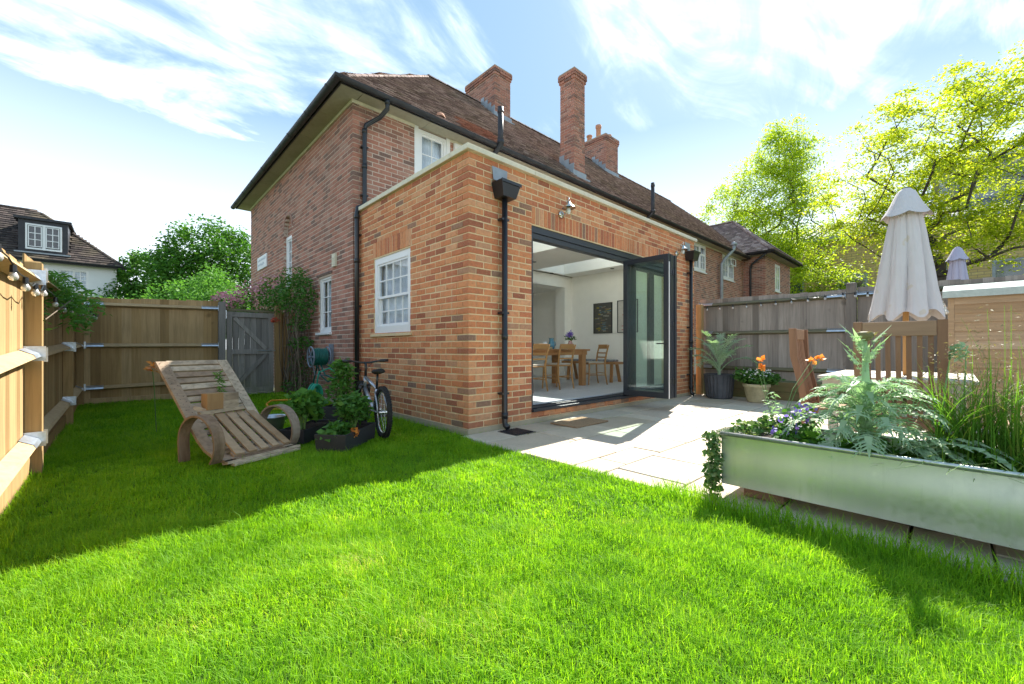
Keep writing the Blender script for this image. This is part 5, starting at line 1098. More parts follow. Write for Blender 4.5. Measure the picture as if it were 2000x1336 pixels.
# hose reel and hoses
hy, hz_, hx = 3.80, .80, HX
hr = thing('hose_reel', 'grey wall mounted reel wound with dark teal hose on the old brick wall', 'hose reel', (hx - .2, hy, hz_))
for xx_ in (hx - .09, hx - .36):
    m = MB(); m.tube([(xx_, hy + .17 * math.cos(2 * PI * i / 24), hz_ + .17 * math.sin(2 * PI * i / 24)) for i in range(24)], .013, 6, closed=True)
    for k in range(6): q = PI * k / 3; m.tube([(xx_, hy, hz_), (xx_, hy + .17 * math.cos(q), hz_ + .17 * math.sin(q))], .010, 5)
    obj('reel_flange', m, 'reel', hr, smooth=True)
m = MB(); pts = []
for i in range(9 * 20): q = 2 * PI * i / 20; rr_ = .135 + .006 * math.sin(i * .37); pts.append((hx - .115 - .22 * i / 180, hy + rr_ * math.cos(q), hz_ + rr_ * math.sin(q)))
m.tube(pts, .014, 6); obj('hose', m, 'hose', hr, smooth=True)
m = MB(); m.box((hx - .05, hy - .05, hz_ - .2), (hx - .001, hy + .05, hz_ + .22)); m.beam((hx - .03, hy, hz_ + .02), (hx - .22, hy, hz_), .05, .03); m.tube([(hx - .01, hy, hz_), (hx - .39, hy, hz_)], .02, 8); m.tube([(hx - .36, hy, hz_), (hx - .30, hy - .02, hz_ - .30), (hx - .06, hy - .02, hz_ - .33)], .012, 6); obj('bracket', m, 'reel', hr)
m = MB(); m.tube([(hx - .22, hy + .12, hz_ - .12), (hx - .2, hy + .0, hz_ - .32), (hx - .15, hy - .2, hz_ - .42), (hx - .12, hy - .45, hz_ - .35), (hx - .1, hy - .5, hz_ - .25)], .013, 6); m.tube([(hx - .2, hy + .25, hz_ + .05), (hx - .15, hy + .35, hz_ - .2), (hx - .14, hy + .55, hz_ - .45), (hx - .15, hy + .6, .02)], .014, 6); m.tube([(hx - .24, hy - .1, hz_ - .12), (hx - .2, hy - .22, hz_ - .3), (hx - .13, hy - .4, hz_ - .36), (hx - .06, hy - .55, hz_ - .34)], .012, 6); obj('loose_hose', m, 'hose', hr, smooth=True)
m = MB(); m.lathe([(.001, .03), (.03, .02), (.03, -.02), (.001, -.03)], (hx - .16, hy + .3, hz_ + .06), 10); obj('tap', m, 'orange', hr)
t = thing('hose_coil', 'bright green garden hose coiled upright on the grass against the wall', 'hose', (-.45, 3.4, .2)); m = MB(); pts = []
for i in range(7 * 18): q = 2 * PI * i / 18; rr_ = .17 + .012 * math.sin(i * .21); pts.append((-.50 + rr_ * math.cos(q) * .5, 3.45 - .16 + .30 * i / 126 + rr_ * math.cos(q) * .2, .19 + rr_ * math.sin(q)))
m.tube(pts, .012, 6); m.tube([(-.45, 3.5, .35), (-.40, 3.55, .55), (-.28, 3.4, .62), (-.2, 3.2, .50)], .012, 6); obj('hose', m, 'hose2', t, smooth=True)
t = solo('plastic_hoop', MB().tube([(-1.16, 3.35, .03), (-1.18, 3.5, .10), (-1.1, 3.56, .14), (-.7, 3.52, .13), (-.62, 3.4, .05), (-.9, 3.3, .02), (-1.16, 3.35, .03)], .014, 8), 'orange', 'orange plastic hoop lying in the grass near the gate', 'toy', smooth=True)

# ================================================================== ZINC PLANTER
PX0, PX1, PY1, PY0, PZ0, PZ1 = .02, .60, -2.64, -4.75, .085, .405
zp = thing('zinc_trough', 'long galvanised metal trough planter raised on blocks at the edge of the patio', 'planter', (.3, -3.6, 0))
m = MB(); ny_ = 40; nz_ = 28; vs = []
def bulge(y, z): return .006 * math.sin(y * 3.1 + 1) * math.sin((z - PZ0) / (PZ1 - PZ0) * PI) + .0022 * math.sin((z - PZ0) / .32 * 2 * PI * 1.35 + y * .9 + .6)
for j in range(nz_ + 1):
    for i in range(ny_ + 1): y = PY0 + (PY1 - PY0) * i / ny_; z = PZ0 + (PZ1 - PZ0) * j / nz_; vs.append((PX0 - bulge(y, z), y, z))
m.add(vs, [(j * (ny_ + 1) + i, (j + 1) * (ny_ + 1) + i, (j + 1) * (ny_ + 1) + i + 1, j * (ny_ + 1) + i + 1) for j in range(nz_) for i in range(ny_)])
m.box((PX1 - .003, PY0, PZ0), (PX1, PY1, PZ1)); m.box((PX0 + .012, PY1 - .003, PZ0), (PX1 - .004, PY1, PZ1)); m.box((PX0 + .012, PY0, PZ0), (PX1 - .004, PY0 + .003, PZ1)); m.box((PX0 + .012, PY0 + .004, PZ0), (PX1 - .004, PY1 - .004, PZ0 + .004)); obj('trough', m, 'zinc', zp, smooth=True)
m = MB(); r_ = .5; m.tube([(PX0 - .006, PY0, PZ1), (PX0 - .006, PY1, PZ1), (PX1, PY1, PZ1), (PX1, PY0, PZ1)], .013, 8, closed=True); obj('rolled_rim', m, 'zinc_rim', zp, smooth=True)
m = MB(); vs = []
for i in range(31):
    for j in range(9): vs.append((PX0 + .015 + (PX1 - PX0 - .03) * j / 8, PY0 + .01 + (PY1 - PY0 - .02) * i / 30, PZ1 - .07 + R_.uniform(-.012, .015)))
m.add(vs, [(i * 9 + j, i * 9 + j + 1, (i + 1) * 9 + j + 1, (i + 1) * 9 + j) for i in range(30) for j in range(8)]); obj('soil', m, 'soil', zp)
for k, y in enumerate((-2.85, -3.5, -4.2)): m = MB(); m.box((.12 if k == 0 else .28, y - .11, .004), (.55, y + .11, .083)); tag(obj('support_block', m, 'brick_old', bevel=.004), ['brick block under the left end of the zinc trough', 'brick block under the middle of the zinc trough', 'brick block under the right part of the zinc trough'][k], 'block', 'blocks carrying the zinc trough')
# silvery cardoon fronds
def frond(parent, base, direc, ln, wd, droop, nl=11, mat='lf_silver', lift=1.0, name='leaf', fine=0.0):
    d = Vector(direc).normalized(); p = Vector(base); pts = [p.copy()]; dirs = [d.copy()]; n = 16
    for i in range(n): d = (d + Vector((0, 0, -droop / n * (1 + i / n)))).normalized(); p = p + d * ln / n; pts.append(p.copy()); dirs.append(d.copy())
    m = MB(); m.tube(pts, [.008 * (1 - .8 * i / n) * (ln / .6) for i in range(n + 1)], 5)
    for k in range(nl):
        f = .18 + .80 * k / nl; i = f * n; i0 = int(i); fr_ = i - i0; c = pts[i0].lerp(pts[min(i0 + 1, n)], fr_); dd = dirs[i0]; sd = dd.cross(UP); sd = sd.normalized() if sd.length > .05 else Vector((1, 0, 0)); nn = sd.cross(dd).normalized()
        L_ = wd * (math.sin(min(1, (f - .1) * 1.5) * PI * .62) + .25) * R_.uniform(.85, 1.15)
        for s_ in (-1, 1):
            o = (sd * s_ * .80 + dd * .6 + nn * R_.uniform(-.1, .35) * lift - UP * .15 * R_.random()).normalized(); ax_ = o.cross(nn).normalized(); w0 = L_ * (.13 - .035 * fine); q = []
            m.add([tuple(c - dd * w0), tuple(c + dd * w0 * .9), tuple(c + o * L_ * .5 + dd * w0 * .8 + nn * .004), tuple(c + o * L_ - UP * L_ * .18), tuple(c + o * L_ * .5 - dd * w0 * .5)], [(0, 4, 2, 1), (4, 3, 2)])
            for g_, bk_ in ((.35, 1), (.6, 1), (.35, -1), (.6, -1)):
                b_ = c + o * L_ * g_; t_ = (o * .8 + dd * bk_ * .8).normalized(); m.add([tuple(b_ - o * L_ * .07), tuple(b_ + t_ * L_ * .33 * (1.1 - g_) - UP * .008), tuple(b_ + o * L_ * .09)], [(0, 1, 2)])
    e = pts[-1]; sd = dirs[-1].cross(UP).normalized(); m.add([tuple(e - dirs[-1] * .08 - sd * .018), tuple(e - dirs[-1] * .08 + sd * .018), tuple(e + dirs[-1] * .05)], [(0, 1, 2)])
    return obj(name, m, mat, parent)
cdn = thing('cardoon', 'large silver green cardoon with a thistle bud rising from the zinc trough', 'plant', (.26, -3.32, .36)); cb_ = Vector((.26, -3.32, .36))
m = MB(); m.tube([cb_ - UP * .04, cb_ + Vector((.0, -.005, .3)), cb_ + Vector((.01, -.0, .63))], [.034, .024, .010], 10); obj('stem', m, 'lf_silver', cdn, smooth=True)
m = MB(); m.lathe([(.008, 0), (.028, .008), (.040, .030), (.036, .048), (.02, .053), (.001, .05)], tuple(cb_ + Vector((.01, 0, .63))), 16); bd_ = obj('bud', m, 'seed', cdn, smooth=True)
Cb = np.array([tuple(cb_ + Vector((.01 + .036 * math.cos(a) * s_, .036 * math.sin(a) * s_, .655 + R_.uniform(-.01, .02)))) for a in np.linspace(0, 6.28, 26) for s_ in (.4, .75, 1)]); leaves('bud_scale', Cb, .026, 'seed', bd_, up=-.2, ratio=.3, droop=-.6)
for i in range(34):
    q = i * 2.4; hgt = i / 34; ln = (.46 - .20 * hgt) * R_.uniform(.85, 1.12) * (.66 if math.cos(q) < -.35 else 1); frond(cdn, cb_ + UP * (.06 + .27 * hgt), (math.cos(q), math.sin(q), .95 + .9 * hgt), ln, .095 - .04 * hgt, 1.55 - .4 * hgt, 15, fine=1)
for i in range(9): q = i * 2.4 + 1; frond(cdn, cb_ + UP * (.42 + .018 * i), (math.cos(q), math.sin(q), 1.9), .17, .03, .3, 5, fine=1)
for q in (2.45, -2.5, -.6, .9): m = MB(); e = cb_ + Vector((math.cos(q) * .16, math.sin(q) * .16, .2)); m.tube([cb_ - UP * .02, e], [.018, .010], 8); obj('leaf_stalk', m, 'lf_silver', cdn, smooth=True)
cd2 = thing('cardoon', 'young cardoon with broad drooping silver leaves in the middle of the zinc trough', 'plant', (.28, -3.62, .36)); b2 = Vector((.25, -3.43, .39))
for i, (q, ln) in enumerate(((-1.62, .44), (-1.35, .52), (-1.05, .50), (-.4, .3), (.2, .25), (-.75, .42), (-1.9, .22), (-1.7, .34), (-1.2, .40), (-1.5, .5))): frond(cd2, b2 + Vector((.03 * math.cos(i), .05 * math.sin(i * 2), 0)), (math.cos(q), math.sin(q), R_.uniform(.55, 1.0)), ln, .15, 1.45, 8, lift=.2)

# tall grass, flowers, ivy
gp = thing('ornamental_grass', 'tall arching green ornamental grass with feathery seed heads at the right of the trough', 'plant', (.3, -3.95, .34))
def blades(name, parent, n, area, h0, h1, mat, lean=.35, wd=.007, curve=.5):
    V = []; F = []
    for i in range(n):
        x, y = R_.uniform(area[0], area[1]), R_.uniform(area[2], area[3]); a = R_.uniform(0, 2 * PI); h = R_.uniform(h0, h1); d = Vector((math.cos(a), math.sin(a), 0)); s_ = Vector((-d.y, d.x, 0)); l = R_.uniform(0, lean) * h; b = len(V); z = area[4]
        for k in range(6):
            f = k / 5; p = Vector((x, y, z)) + d * l * (f ** 2) * (1 + curve * f) + UP * h * (f - .25 * f * f * (l / h) * 2); ww = wd * (1 - f ** 2) + .0006; V += [tuple(p - s_ * ww), tuple(p + s_ * ww)]
        F += [(b + 2 * k, b + 2 * k + 1, b + 2 * k + 3, b + 2 * k + 2) for k in range(5)]
    return npmesh(name, V, F, mat, parent)
blades('blade', gp, 900, (.30, .57, -4.30, -3.60, .33), .25, .62, 'lf_grass', .55, .0026); blades('blade', gp, 420, (.20, .55, -4.3, -3.62, .33), .12, .32, 'lf_grass', 1.4, .003)
C = []
for i in range(40):
    x, y, h = R_.uniform(.3, .55), R_.uniform(-4.1, -3.60), R_.uniform(.5, .85); b = Vector((x, y, .33)); l = Vector((R_.uniform(-.1, .1), R_.uniform(-.1, .1), 0))
    for k in range(26): f = .55 + .45 * k / 26; C.append(tuple(b + l * f + UP * h * f + Vector((R_.gauss(0, .018), R_.gauss(0, .018), 0))))
leaves('seed_head', C, .022, 'seed', gp, ratio=.22); blades('flower_stem', gp, 40, (.15, .5, -4.2, -3.75, .33), .5, .85, 'lf_grass', .15, .0012)
lg_ = thing('low_grass_clump', 'low yellow green grassy clump spilling beside the young cardoon', 'plant', (.15, -3.7, .34)); blades('blade', lg_, 260, (.05, .5, -3.85, -3.42, .33), .05, .2, 'lf_grass', 1.5, .003)
bushplant('dark_leaved_plant', 'low plant of glossy dark leaves round the foot of the tall cardoon', (.25, -3.15, .34), [((.22, -3.05, .38), (.15, .14, .06), .5), ((.3, -3.32, .38), (.18, .16, .05), .5)], 320, .07, 'lf_dark', ratio=.8, stems=3)
t = bushplant('viola_plant', 'small violet and blue flowers on thin stems left of the tall cardoon', (.22, -2.98, .34), [((.2, -2.98, .42), (.13, .12, .07), .6), ((.28, -3.0, .52), (.12, .1, .08), .4)], 260, .035, 'lf_mid', stems=14)
leaves('petal', blobs(90, [((.16, -2.96, .46), (.10, .1, .08), .5), ((.26, -3.04, .55), (.10, .08, .06), .5)]), .026, 'petal_blue', t, ratio=.9)
iv = thing('ivy', 'variegated ivy trailing over the left end of the zinc trough down to the grass', 'ivy', (.0, -2.62, .2))
C = np.concatenate([blob(260, (.22, -2.76, .43), (.2, .12, .05), .1), blob(130, (.30, -2.86, .47), (.14, .1, .05), .1)] + [np.array([(-.02 + R_.uniform(-.05, .06) + .0 * f, -2.615 + R_.uniform(-.03, .05), .42 - .40 * f) for f in NP.random(420)])]); leaves('foliage', C, .036, 'lf_ivy', iv, ratio=.85, droop=.6)
m = MB()
for k in range(7): x = -.06 + k * .03; m.tube([(x + .1, -2.7, .42), (x, -2.63, .43), (x - .01, -2.6, .3), (x + R_.uniform(-.02, .02), -2.59, .06)], .0025, 4)
obj('stem', m, 'greenstem', iv)
pp = thing('poppy', 'orange poppies on thin hairy stems before the grey fence', 'flower', (.5, -2.85, .36)); m = MB(); heads = []
for (x, y, z) in ((.52, -2.72, .865), (.52, -2.73, .815), (.9, -2.95, .86), (.66, -3.05, .88), (.46, -2.70, .89)):
    b = Vector((.42, -2.85, .36)); e = Vector((x, y, z)); m.tube([b, b.lerp(e, .5) + Vector((.02, .02, .05)), e], .0022, 4); heads.append(e)
obj('stem', m, 'greenstem', pp)
for e in heads[:4]: leaves('petal', blob(12, tuple(e), (.012, .012, .01)), .034, 'petal_orange', pp, up=.2, ratio=.95, droop=-.2)
leaves('foliage', blobs(60, [((.45, -2.82, .55), (.05, .05, .14), 1)]), .05, 'lf_silver', pp, ratio=.25)

# ================================================================== PATIO THINGS
pt = thing('ribbed_pot', 'large ribbed dark grey pot standing by the grey fence', 'pot', (5.46, -.62, 0)); cxp = (5.50, -.60, 0)
m = MB(); n_ = 96; m.lathe([(.001, .002), (.20, .002), (.225, .03), (.235, .10), (.262, .40), (.27, .44), (.275, .455), (.255, .46), (.245, .42), (.23, .40)], cxp, n_, fn=lambda r, z, q, i: r - (.008 if (int(q / (2 * PI) * 96) // 2) % 2 and 2 <= i <= 5 else 0)); obj('pot', m, 'potgrey', pt)
m = MB(); m.lathe([(.001, .415), (.24, .41)], cxp, 24); obj('soil', m, 'soil', pt)
pc = thing('cardoon', 'palm like silver green cardoon growing in the ribbed grey pot', 'plant', (5.5, -.6, .42)); b3 = Vector((5.5, -.6, .42))
m = MB(); m.tube([b3, b3 + UP * .35], [.03, .015], 8); obj('stem', m, 'lf_silver', pc)
for i in range(15): q = i * 2.4 + .5; hgt = i / 15; frond(pc, b3 + UP * (.02 + .3 * hgt), (math.cos(q), math.sin(q), 1.5 + 1.6 * hgt), .78 - .12 * hgt, .13 - .04 * hgt, 1.45 - .7 * hgt, 16, fine=1)
ct = thing('stone_pot', 'cream stone coloured round pot beside the ribbed pot', 'pot', (5.39, -1.27, 0)); m = MB(); m.lathe([(.001, .002), (.135, .002), (.15, .02), (.195, .26), (.215, .27), (.218, .32), (.20, .325), (.19, .29), (.17, .27)], (5.39, -1.27, 0), 32); obj('pot', m, 'potcream', ct, smooth=True)
t = bushplant('white_flower_bush', 'bushy green plant with small white flowers in the cream stone pot', (5.39, -1.27, .28), [((5.39, -1.27, .44), (.30, .30, .13), .6), ((5.30, -1.1, .48), (.2, .2, .12), .2), ((5.45, -1.45, .42), (.2, .2, .11), .2)], 1300, .065, 'lf_mid', stems=8)
leaves('petal', blobs(130, [((5.33, -1.3, .50), (.30, .30, .10), 1)]), .035, 'petal_white', t, ratio=.9)
# garden table and chairs
tb_ = thing('garden_table', 'bleached slatted wooden garden table behind the zinc trough', 'table', (1.8, -3.35, 0)); TX0, TX1, TY0, TY1, TZ = 1.22, 2.44, -3.78, -2.92, .735
for i in range(9): y0 = TY0 + i * (TY1 - TY0) / 9; m = MB(); m.box((TX0, y0 + .004, TZ - .022), (TX1, y0 + (TY1 - TY0) / 9 - .004, TZ)); obj('table_slat', m, 'table_grey', tb_, bevel=.003)
m = MB(); m.box((TX0 + .03, TY0 + .03, TZ - .09), (TX0 + .06, TY1 - .03, TZ - .0225)); m.box((TX1 - .06, TY0 + .03, TZ - .09), (TX1 - .03, TY1 - .03, TZ - .0225)); m.box((TX0 + .06, TY0 + .03, TZ - .09), (TX1 - .06, TY0 + .06, TZ - .0225)); m.box((TX0 + .06, TY1 - .06, TZ - .09), (TX1 - .06, TY1 - .03, TZ - .0225)); obj('apron', m, 'table_grey', tb_)
for x in (TX0 + .06, TX1 - .12):
    for y in (TY0 + .06, TY1 - .12): m = MB(); m.box((x, y, .004), (x + .06, y + .06, TZ - .023)); obj('leg', m, 'table_grey', tb_, bevel=.004)
def gchair(label):
    t = thing('garden_chair', label, 'chair', (0, 0, 0), 0, 'high backed slatted garden chairs round the table'); w_ = .205
    for sx in (-1, 1):   # local: back plane at y=0, chair faces +y
        m = MB(); P = [(sx * w_, -.10, .0), (sx * w_, .0, .40), (sx * w_, -.03, .62), (sx * w_, -.09, .88), (sx * w_, -.10, 1.13)]
        b0 = 0
        for (x, y, z) in P:
            for a, b in ((-.024, -.028), (.024, -.028), (.024, .028), (-.024, .028)): m.v.append((x + a, y + b, z))
        for i in range(4):
            for k in range(4): m.f.append((i * 4 + k, i * 4 + (k + 1) % 4, i * 4 + 4 + (k + 1) % 4, i * 4 + 4 + k))
        m.f += [(3, 2, 1, 0), (16, 17, 18, 19)]; obj('back_leg', m, 'teak', t, local=True, bevel=.003)
        m = MB(); m.box((sx * w_ - .022, .40, .004), (sx * w_ + .022, .444, .41)); obj('front_leg', m, 'teak', t, local=True)
    m = MB(); m.box((-w_ + .025, -.125, 1.03), (w_ - .025, -.09, 1.125)); obj('top_rail', m, 'teak_h', t, local=True, bevel=.003)
    for i in range(7):
        x = -w_ + .052 + i * (2 * w_ - .104) / 6; m = MB(); P = [(.0, .45), (-.035, .62), (-.09, .88), (-.105, 1.03)]
        for (y, z) in P: m.v += [(x - .013, y - .006, z), (x + .013, y - .006, z), (x + .013, y + .006, z), (x - .013, y + .006, z)]
        for q in range(3):
            for k in range(4): m.f.append((q * 4 + k, q * 4 + (k + 1) % 4, q * 4 + 4 + (k + 1) % 4, q * 4 + 4 + k))
        obj('back_slat', m, 'teak', t, local=True)
    m = MB(); m.box((-w_ + .025, -.015, .41), (w_ - .025, .015, .46)); obj('lower_rail', m, 'teak', t, local=True)
    for i in range(6): m = MB(); y = .03 + i * .07; m.box((-w_ - .01, y, .412), (w_ + .01, y + .058, .432)); obj('seat_slat', m, 'teak_h', t, local=True)
    return t
gc = gchair('slatted wooden garden chair whose back faces the zinc trough, before the parasol'); gc.location = (1.06, -3.41, 0); gc.rotation_euler = (0, 0, -PI / 2)
dup(gc, (1.86, -2.76, 0), PI, 'slatted wooden garden chair seen edge on at the left end of the table')
dup(gc, (1.64, -3.97, 0), 0, 'slatted wooden garden chair at the right end of the table, cut by the photo edge')
def parasol(label, c, ztop, ln, r0, r1, mat, pole_to=0.0, spin=.35, nf=8):
    t = thing('parasol', label, 'parasol', (c[0], c[1], pole_to), 0, 'closed parasols'); m = MB(); prof_ = []; n = 14
    for i in range(n + 1): f = i / n; prof_.append((r0 + (r1 - r0) * f ** .9, ztop - .10 - (ln - .10) * f))
    def fn(r, z, q, i):
        f = i / n; ph = nf / 2 * (q + spin + .10 * math.sin(3 * f + q)); w2 = math.cos(3 * q + 1.3); a = abs(math.cos(ph)) ** .5; return r * (.90 + (.16 + .20 * f) * (a - .35) + .05 * w2 * f + .014 * math.sin(19 * q + 7 * f) + .010 * math.sin(31 * q - 9 * f))
    m.lathe(prof_, (c[0], c[1], 0), 192, fn)
    for k, v in enumerate(m.v):
        if k >= n * 192: q = (k - n * 192) / 192 * 2 * PI; m.v[k] = (v[0], v[1], v[2] - .03 * math.cos(nf * (q + spin)) + .012 * math.sin(2 * q))
    obj('canopy', m, mat, t, smooth=True)
    m = MB(); pf = [(r0 * .35, ztop), (r0 * .75, ztop - .03), (r0 * 1.35, ztop - .14), (r0 * 2.0, ztop - .22)]
    m.lathe(pf, (c[0], c[1], 0), 64, lambda r, z, q, i: r * (1 + .035 * i * abs(math.cos(3 * (q + spin))) ** .5 - .02 * i));
    for k, v in enumerate(m.v):
        if k >= 3 * 64: q = (k - 3 * 64) / 64 * 2 * PI; m.v[k] = (v[0], v[1], v[2] - .030 * abs(math.cos(3 * (q + spin))) ** .7 + .015)
    obj('vent_cap', m, mat, t, smooth=True); m = MB(); m.lathe([(.001, ztop + .012), (r0 * .36, ztop + .005), (r0 * .36, ztop - .004)], (c[0], c[1], 0), 16); obj('finial', m, 'alu', t)
    m = MB(); m.tube([(c[0], c[1], pole_to), (c[0], c[1], ztop - .05)], .019, 12); obj('pole', m, 'beech', t, smooth=True)
    m = MB()
    for k in range(8): q = 2 * PI * k / 8; m.tube([(c[0] + .03 * math.cos(q), c[1] + .03 * math.sin(q), ztop - .2), (c[0] + r1 * .72 * math.cos(q), c[1] + r1 * .72 * math.sin(q), ztop - ln + .06)], .007, 5)
    obj('rib', m, 'beech', t); return t
parasol('large closed pale grey parasol standing through the garden table', (1.77, -3.40), 2.22, 1.02, .075, .205, 'canvas', .73)
parasol('small closed lilac grey parasol beyond the shed roof', (7.47, -3.70), 2.65, .95, .07, .17, 'canvas2', -.2)
# shed
SX0, SX1, SY0, SY1, SZ = 4.86, 5.80, -5.6, -3.62, 1.62
sh = thing('garden_shed', 'low honey coloured timber shed with felt covered lid in the right corner', 'shed', (5.3, -4.5, 0))
z = .04; 
while z < SZ - .02: m = MB(); zt = min(z + .118, SZ); m.add([(SX0, SY0, z), (SX0, SY1 - .045, z), (SX0 - .018, SY1 - .045, z), (SX0 - .018, SY0, z), (SX0, SY0, zt), (SX0, SY1 - .045, zt), (SX0 - .006, SY1 - .045, zt), (SX0 - .006, SY0, zt)], [(0, 1, 2, 3), (3, 2, 6, 7), (2, 1, 5, 6), (4, 7, 6, 5), (0, 3, 7, 4)]); obj('shiplap_board', m, 'shed', sh); z += .112
z = .04
while z < SZ - .02: m = MB(); zt = min(z + .118, SZ + .12); m.box((SX0 + .045, SY1 - .012, z), (SX1, SY1 + .006, zt - .008)); obj('shiplap_board', m, 'shed', sh); z += .112
m = MB(); m.box((SX0 - .022, SY1 - .044, .02), (SX0 + .044, SY1 + .012, SZ)); obj('corner_post', m, 'shed', sh); m = MB(); m.box((SX0 + .004, SY0, .02), (SX1, SY1 - .046, SZ - .002)); obj('inner_lining', m, 'shed', sh)
m = MB(); m.add([(SX0 - .07, SY0 - .05, SZ + .005), (SX0 - .07, SY1 + .06, SZ + .005), (SX1 + .05, SY1 + .06, SZ + .19), (SX1 + .05, SY0 - .05, SZ + .19), (SX0 - .07, SY0 - .05, SZ + .035), (SX0 - .07, SY1 + .06, SZ + .035), (SX1 + .05, SY1 + .06, SZ + .22), (SX1 + .05, SY0 - .05, SZ + .22)], [(0, 1, 2, 3), (4, 7, 6, 5), (0, 4, 5, 1), (1, 5, 6, 2), (2, 6, 7, 3)]); obj('felt_roof', m, 'felt', sh)
m = MB(); m.box((SX0 - .085, SY0 - .05, SZ - .04), (SX0 - .0705, SY1 + .06, SZ + .045)); obj('edge_trim', m, 'felt', sh)
t = thing('string_light', 'bunch of hanging bulbs and cable at the left corner of the shed roof', 'string light', (4.9, -3.5, 1.6), 0, 'festoon bulb strings'); m = MB(); m.tube([(4.95, -3.55, 1.68), (4.86, -3.53, 1.62), (4.84, -3.52, 1.5)], .005, 5); obj('cable', m, 'black', t)
for k in range(5): m = MB(); m.lathe([(.001, .03), (.012, .03), (.014, 0), (.03, -.02), (.033, -.04), (.02, -.06), (.001, -.065)], (4.84 + .02 * (k % 2), -3.53 - .015 * k, 1.62 - .045 * k), 10); obj('bulb', m, 'glass_bulb', t, smooth=True)
# pale shrub heads near the shed and an olive twig
bushplant('silver_shrub', 'pale silvery flower head on a thin stem before the shed corner', (.55, -3.62, .36), [((1.0, -3.68, .93), (.05, .06, .05), 1)], 120, .03, 'lf_silver', stems=2)
t = thing('olive_tree', 'olive branch with narrow grey green leaves reaching in at the right edge', 'tree', (2.7, -5.6, 0)); C = []; m = MB(); m.tube([(2.7, -5.6, 0), (2.72, -5.5, .7), (2.75, -5.3, 1.1)], [.03, .022, .014], 6)
for k in range(16):
    e = Vector((2.75 + R_.uniform(-.15, .25), -4.35 - R_.uniform(-.2, .7), 1.22 + R_.uniform(-.28, .22))); b = Vector((2.75, -5.3, 1.1)); md = b.lerp(e, .55) + UP * .08; m.tube([b, md, e], [.008, .005, .002], 4)
    for q in range(26): f = .4 + .6 * q / 26; p = b.lerp(md, f * 2) if f < .5 else md.lerp(e, (f - .5) * 2); C.append(tuple(p + Vector((R_.gauss(0, .01), R_.gauss(0, .01), R_.gauss(0, .01)))))
obj('trunk', m, 'bark', t); leaves('crown', C, .05, 'lf_silver', t, ratio=.22)

# ================================================================== CLIMBERS AND SHRUBS
cl = thing('climbing_rose', 'tangled climbing rose with leafy top on the house wall beside the gate', 'climber', (-.25, 5.2, 0)); m = MB()
for k in range(44):
    y0 = R_.uniform(4.75, 5.75); x0 = -.14 - R_.uniform(0, .22); pts = []
    y = y0; x = x0
    for i in range(8): pts.append((x, y, i * .26)); y += R_.uniform(-.09, .09); x = min(-.11, max(-.42, x + R_.uniform(-.06, .06)))
    m.tube(pts, [R_.uniform(.007, .014) * (1 - i * .08) for i in range(8)], 5)
obj('stem', m, 'stem', cl)
C = blobs(3400, [((-.35, 5.1, 2.0), (.34, .62, .38), .34), ((-.45, 5.7, 1.95), (.36, .6, .30), .16), ((-.3, 4.6, 1.9), (.22, .35, .4), .14), ((-.32, 5.2, 2.35), (.28, .55, .22), .10), ((-.28, 4.95, 1.45), (.18, .45, .2), .08), ((-.28, 4.9, 1.05), (.2, .4, .12), .07), ((-.25, 5.1, .6), (.16, .5, .3), .06), ((-.3, 5.2, .2), (.25, .5, .15), .05)]); leaves('foliage', C, .06, 'lf_mid', cl)
leaves('petal', blobs(26, [((-.50, 5.85, 1.53), (.07, .05, .06), 1)]), .06, 'petal_coral', cl, ratio=.9, droop=.2)
rs = thing('pink_rose_bush', 'bushy rose with clusters of pale pink flowers beyond the gate', 'shrub', (-.7, 7.6, 0)); lst = [((-.5, 7.4, 1.95), (.45, .9, .45), .4), ((-1.1, 7.6, 1.7), (.5, .7, .45), .3), ((-.35, 6.6, 2.15), (.3, .7, .4), .3)]
leaves('foliage', blobs(1900, lst), .07, 'lf_dark', rs); leaves('petal', blobs(750, [((-1.05, 7.4, 2.0), (.34, .5, .25), .4), ((-.6, 7.2, 2.2), (.4, .8, .28), .3), ((-1.3, 7.5, 1.75), (.2, .4, .2), .15), ((-.45, 6.6, 2.3), (.25, .6, .3), .15)]), .06, 'petal_pink', rs, ratio=.9)
m = MB(); [m.tube([(-.7 + R_.uniform(-.2, .2), 7.5, 0), (-.7 + R_.uniform(-.4, .3), 7.4, 1.0), (-.7 + R_.uniform(-.6, .4), 7.4, 1.9)], .012, 5) for _ in range(8)]; obj('stem', m, 'stem', rs)
vn = thing('jasmine_vine', 'sprig of jasmine leaves hanging over the top of the left fence', 'climber', (LX, 3.0, 1.6)); C = []
for k in range(34):
    p = Vector((LX - .05, R_.uniform(1.5, 4.4), 1.52 + R_.uniform(-.05, .1))); d = Vector((R_.uniform(.1, .9), R_.uniform(-.8, .8), R_.uniform(-.1, .55))).normalized()
    for i in range(16): q = p + d * i * .032; d = (d + Vector((0, 0, -.07))).normalized(); C += [tuple(q + Vector((R_.gauss(0, .012), R_.gauss(0, .012), R_.gauss(0, .012)))) for _ in range(3)]
leaves('foliage', C, .06, 'lf_fresh', vn, ratio=.35); m = MB(); m.tube([(LX + .02, 1.2, 1.3), (LX, 2.2, 1.52), (LX, 3.4, 1.6), (LX + .02, 4.4, 1.6)], .006, 5); m.tube([(LX + .1, 1.1, 1.17), (LX + .2, 2.2, 1.45)], .004, 5); obj('stem', m, 'stem', vn)
sp_ = bushplant('leaf_sprig', 'tip of green leaves showing over the near end of the left fence', (LX - .2, .4, 1.4), [((LX - .15, .05, 1.6), (.08, .12, .08), 1)], 90, .05, 'lf_fresh', stems=2)
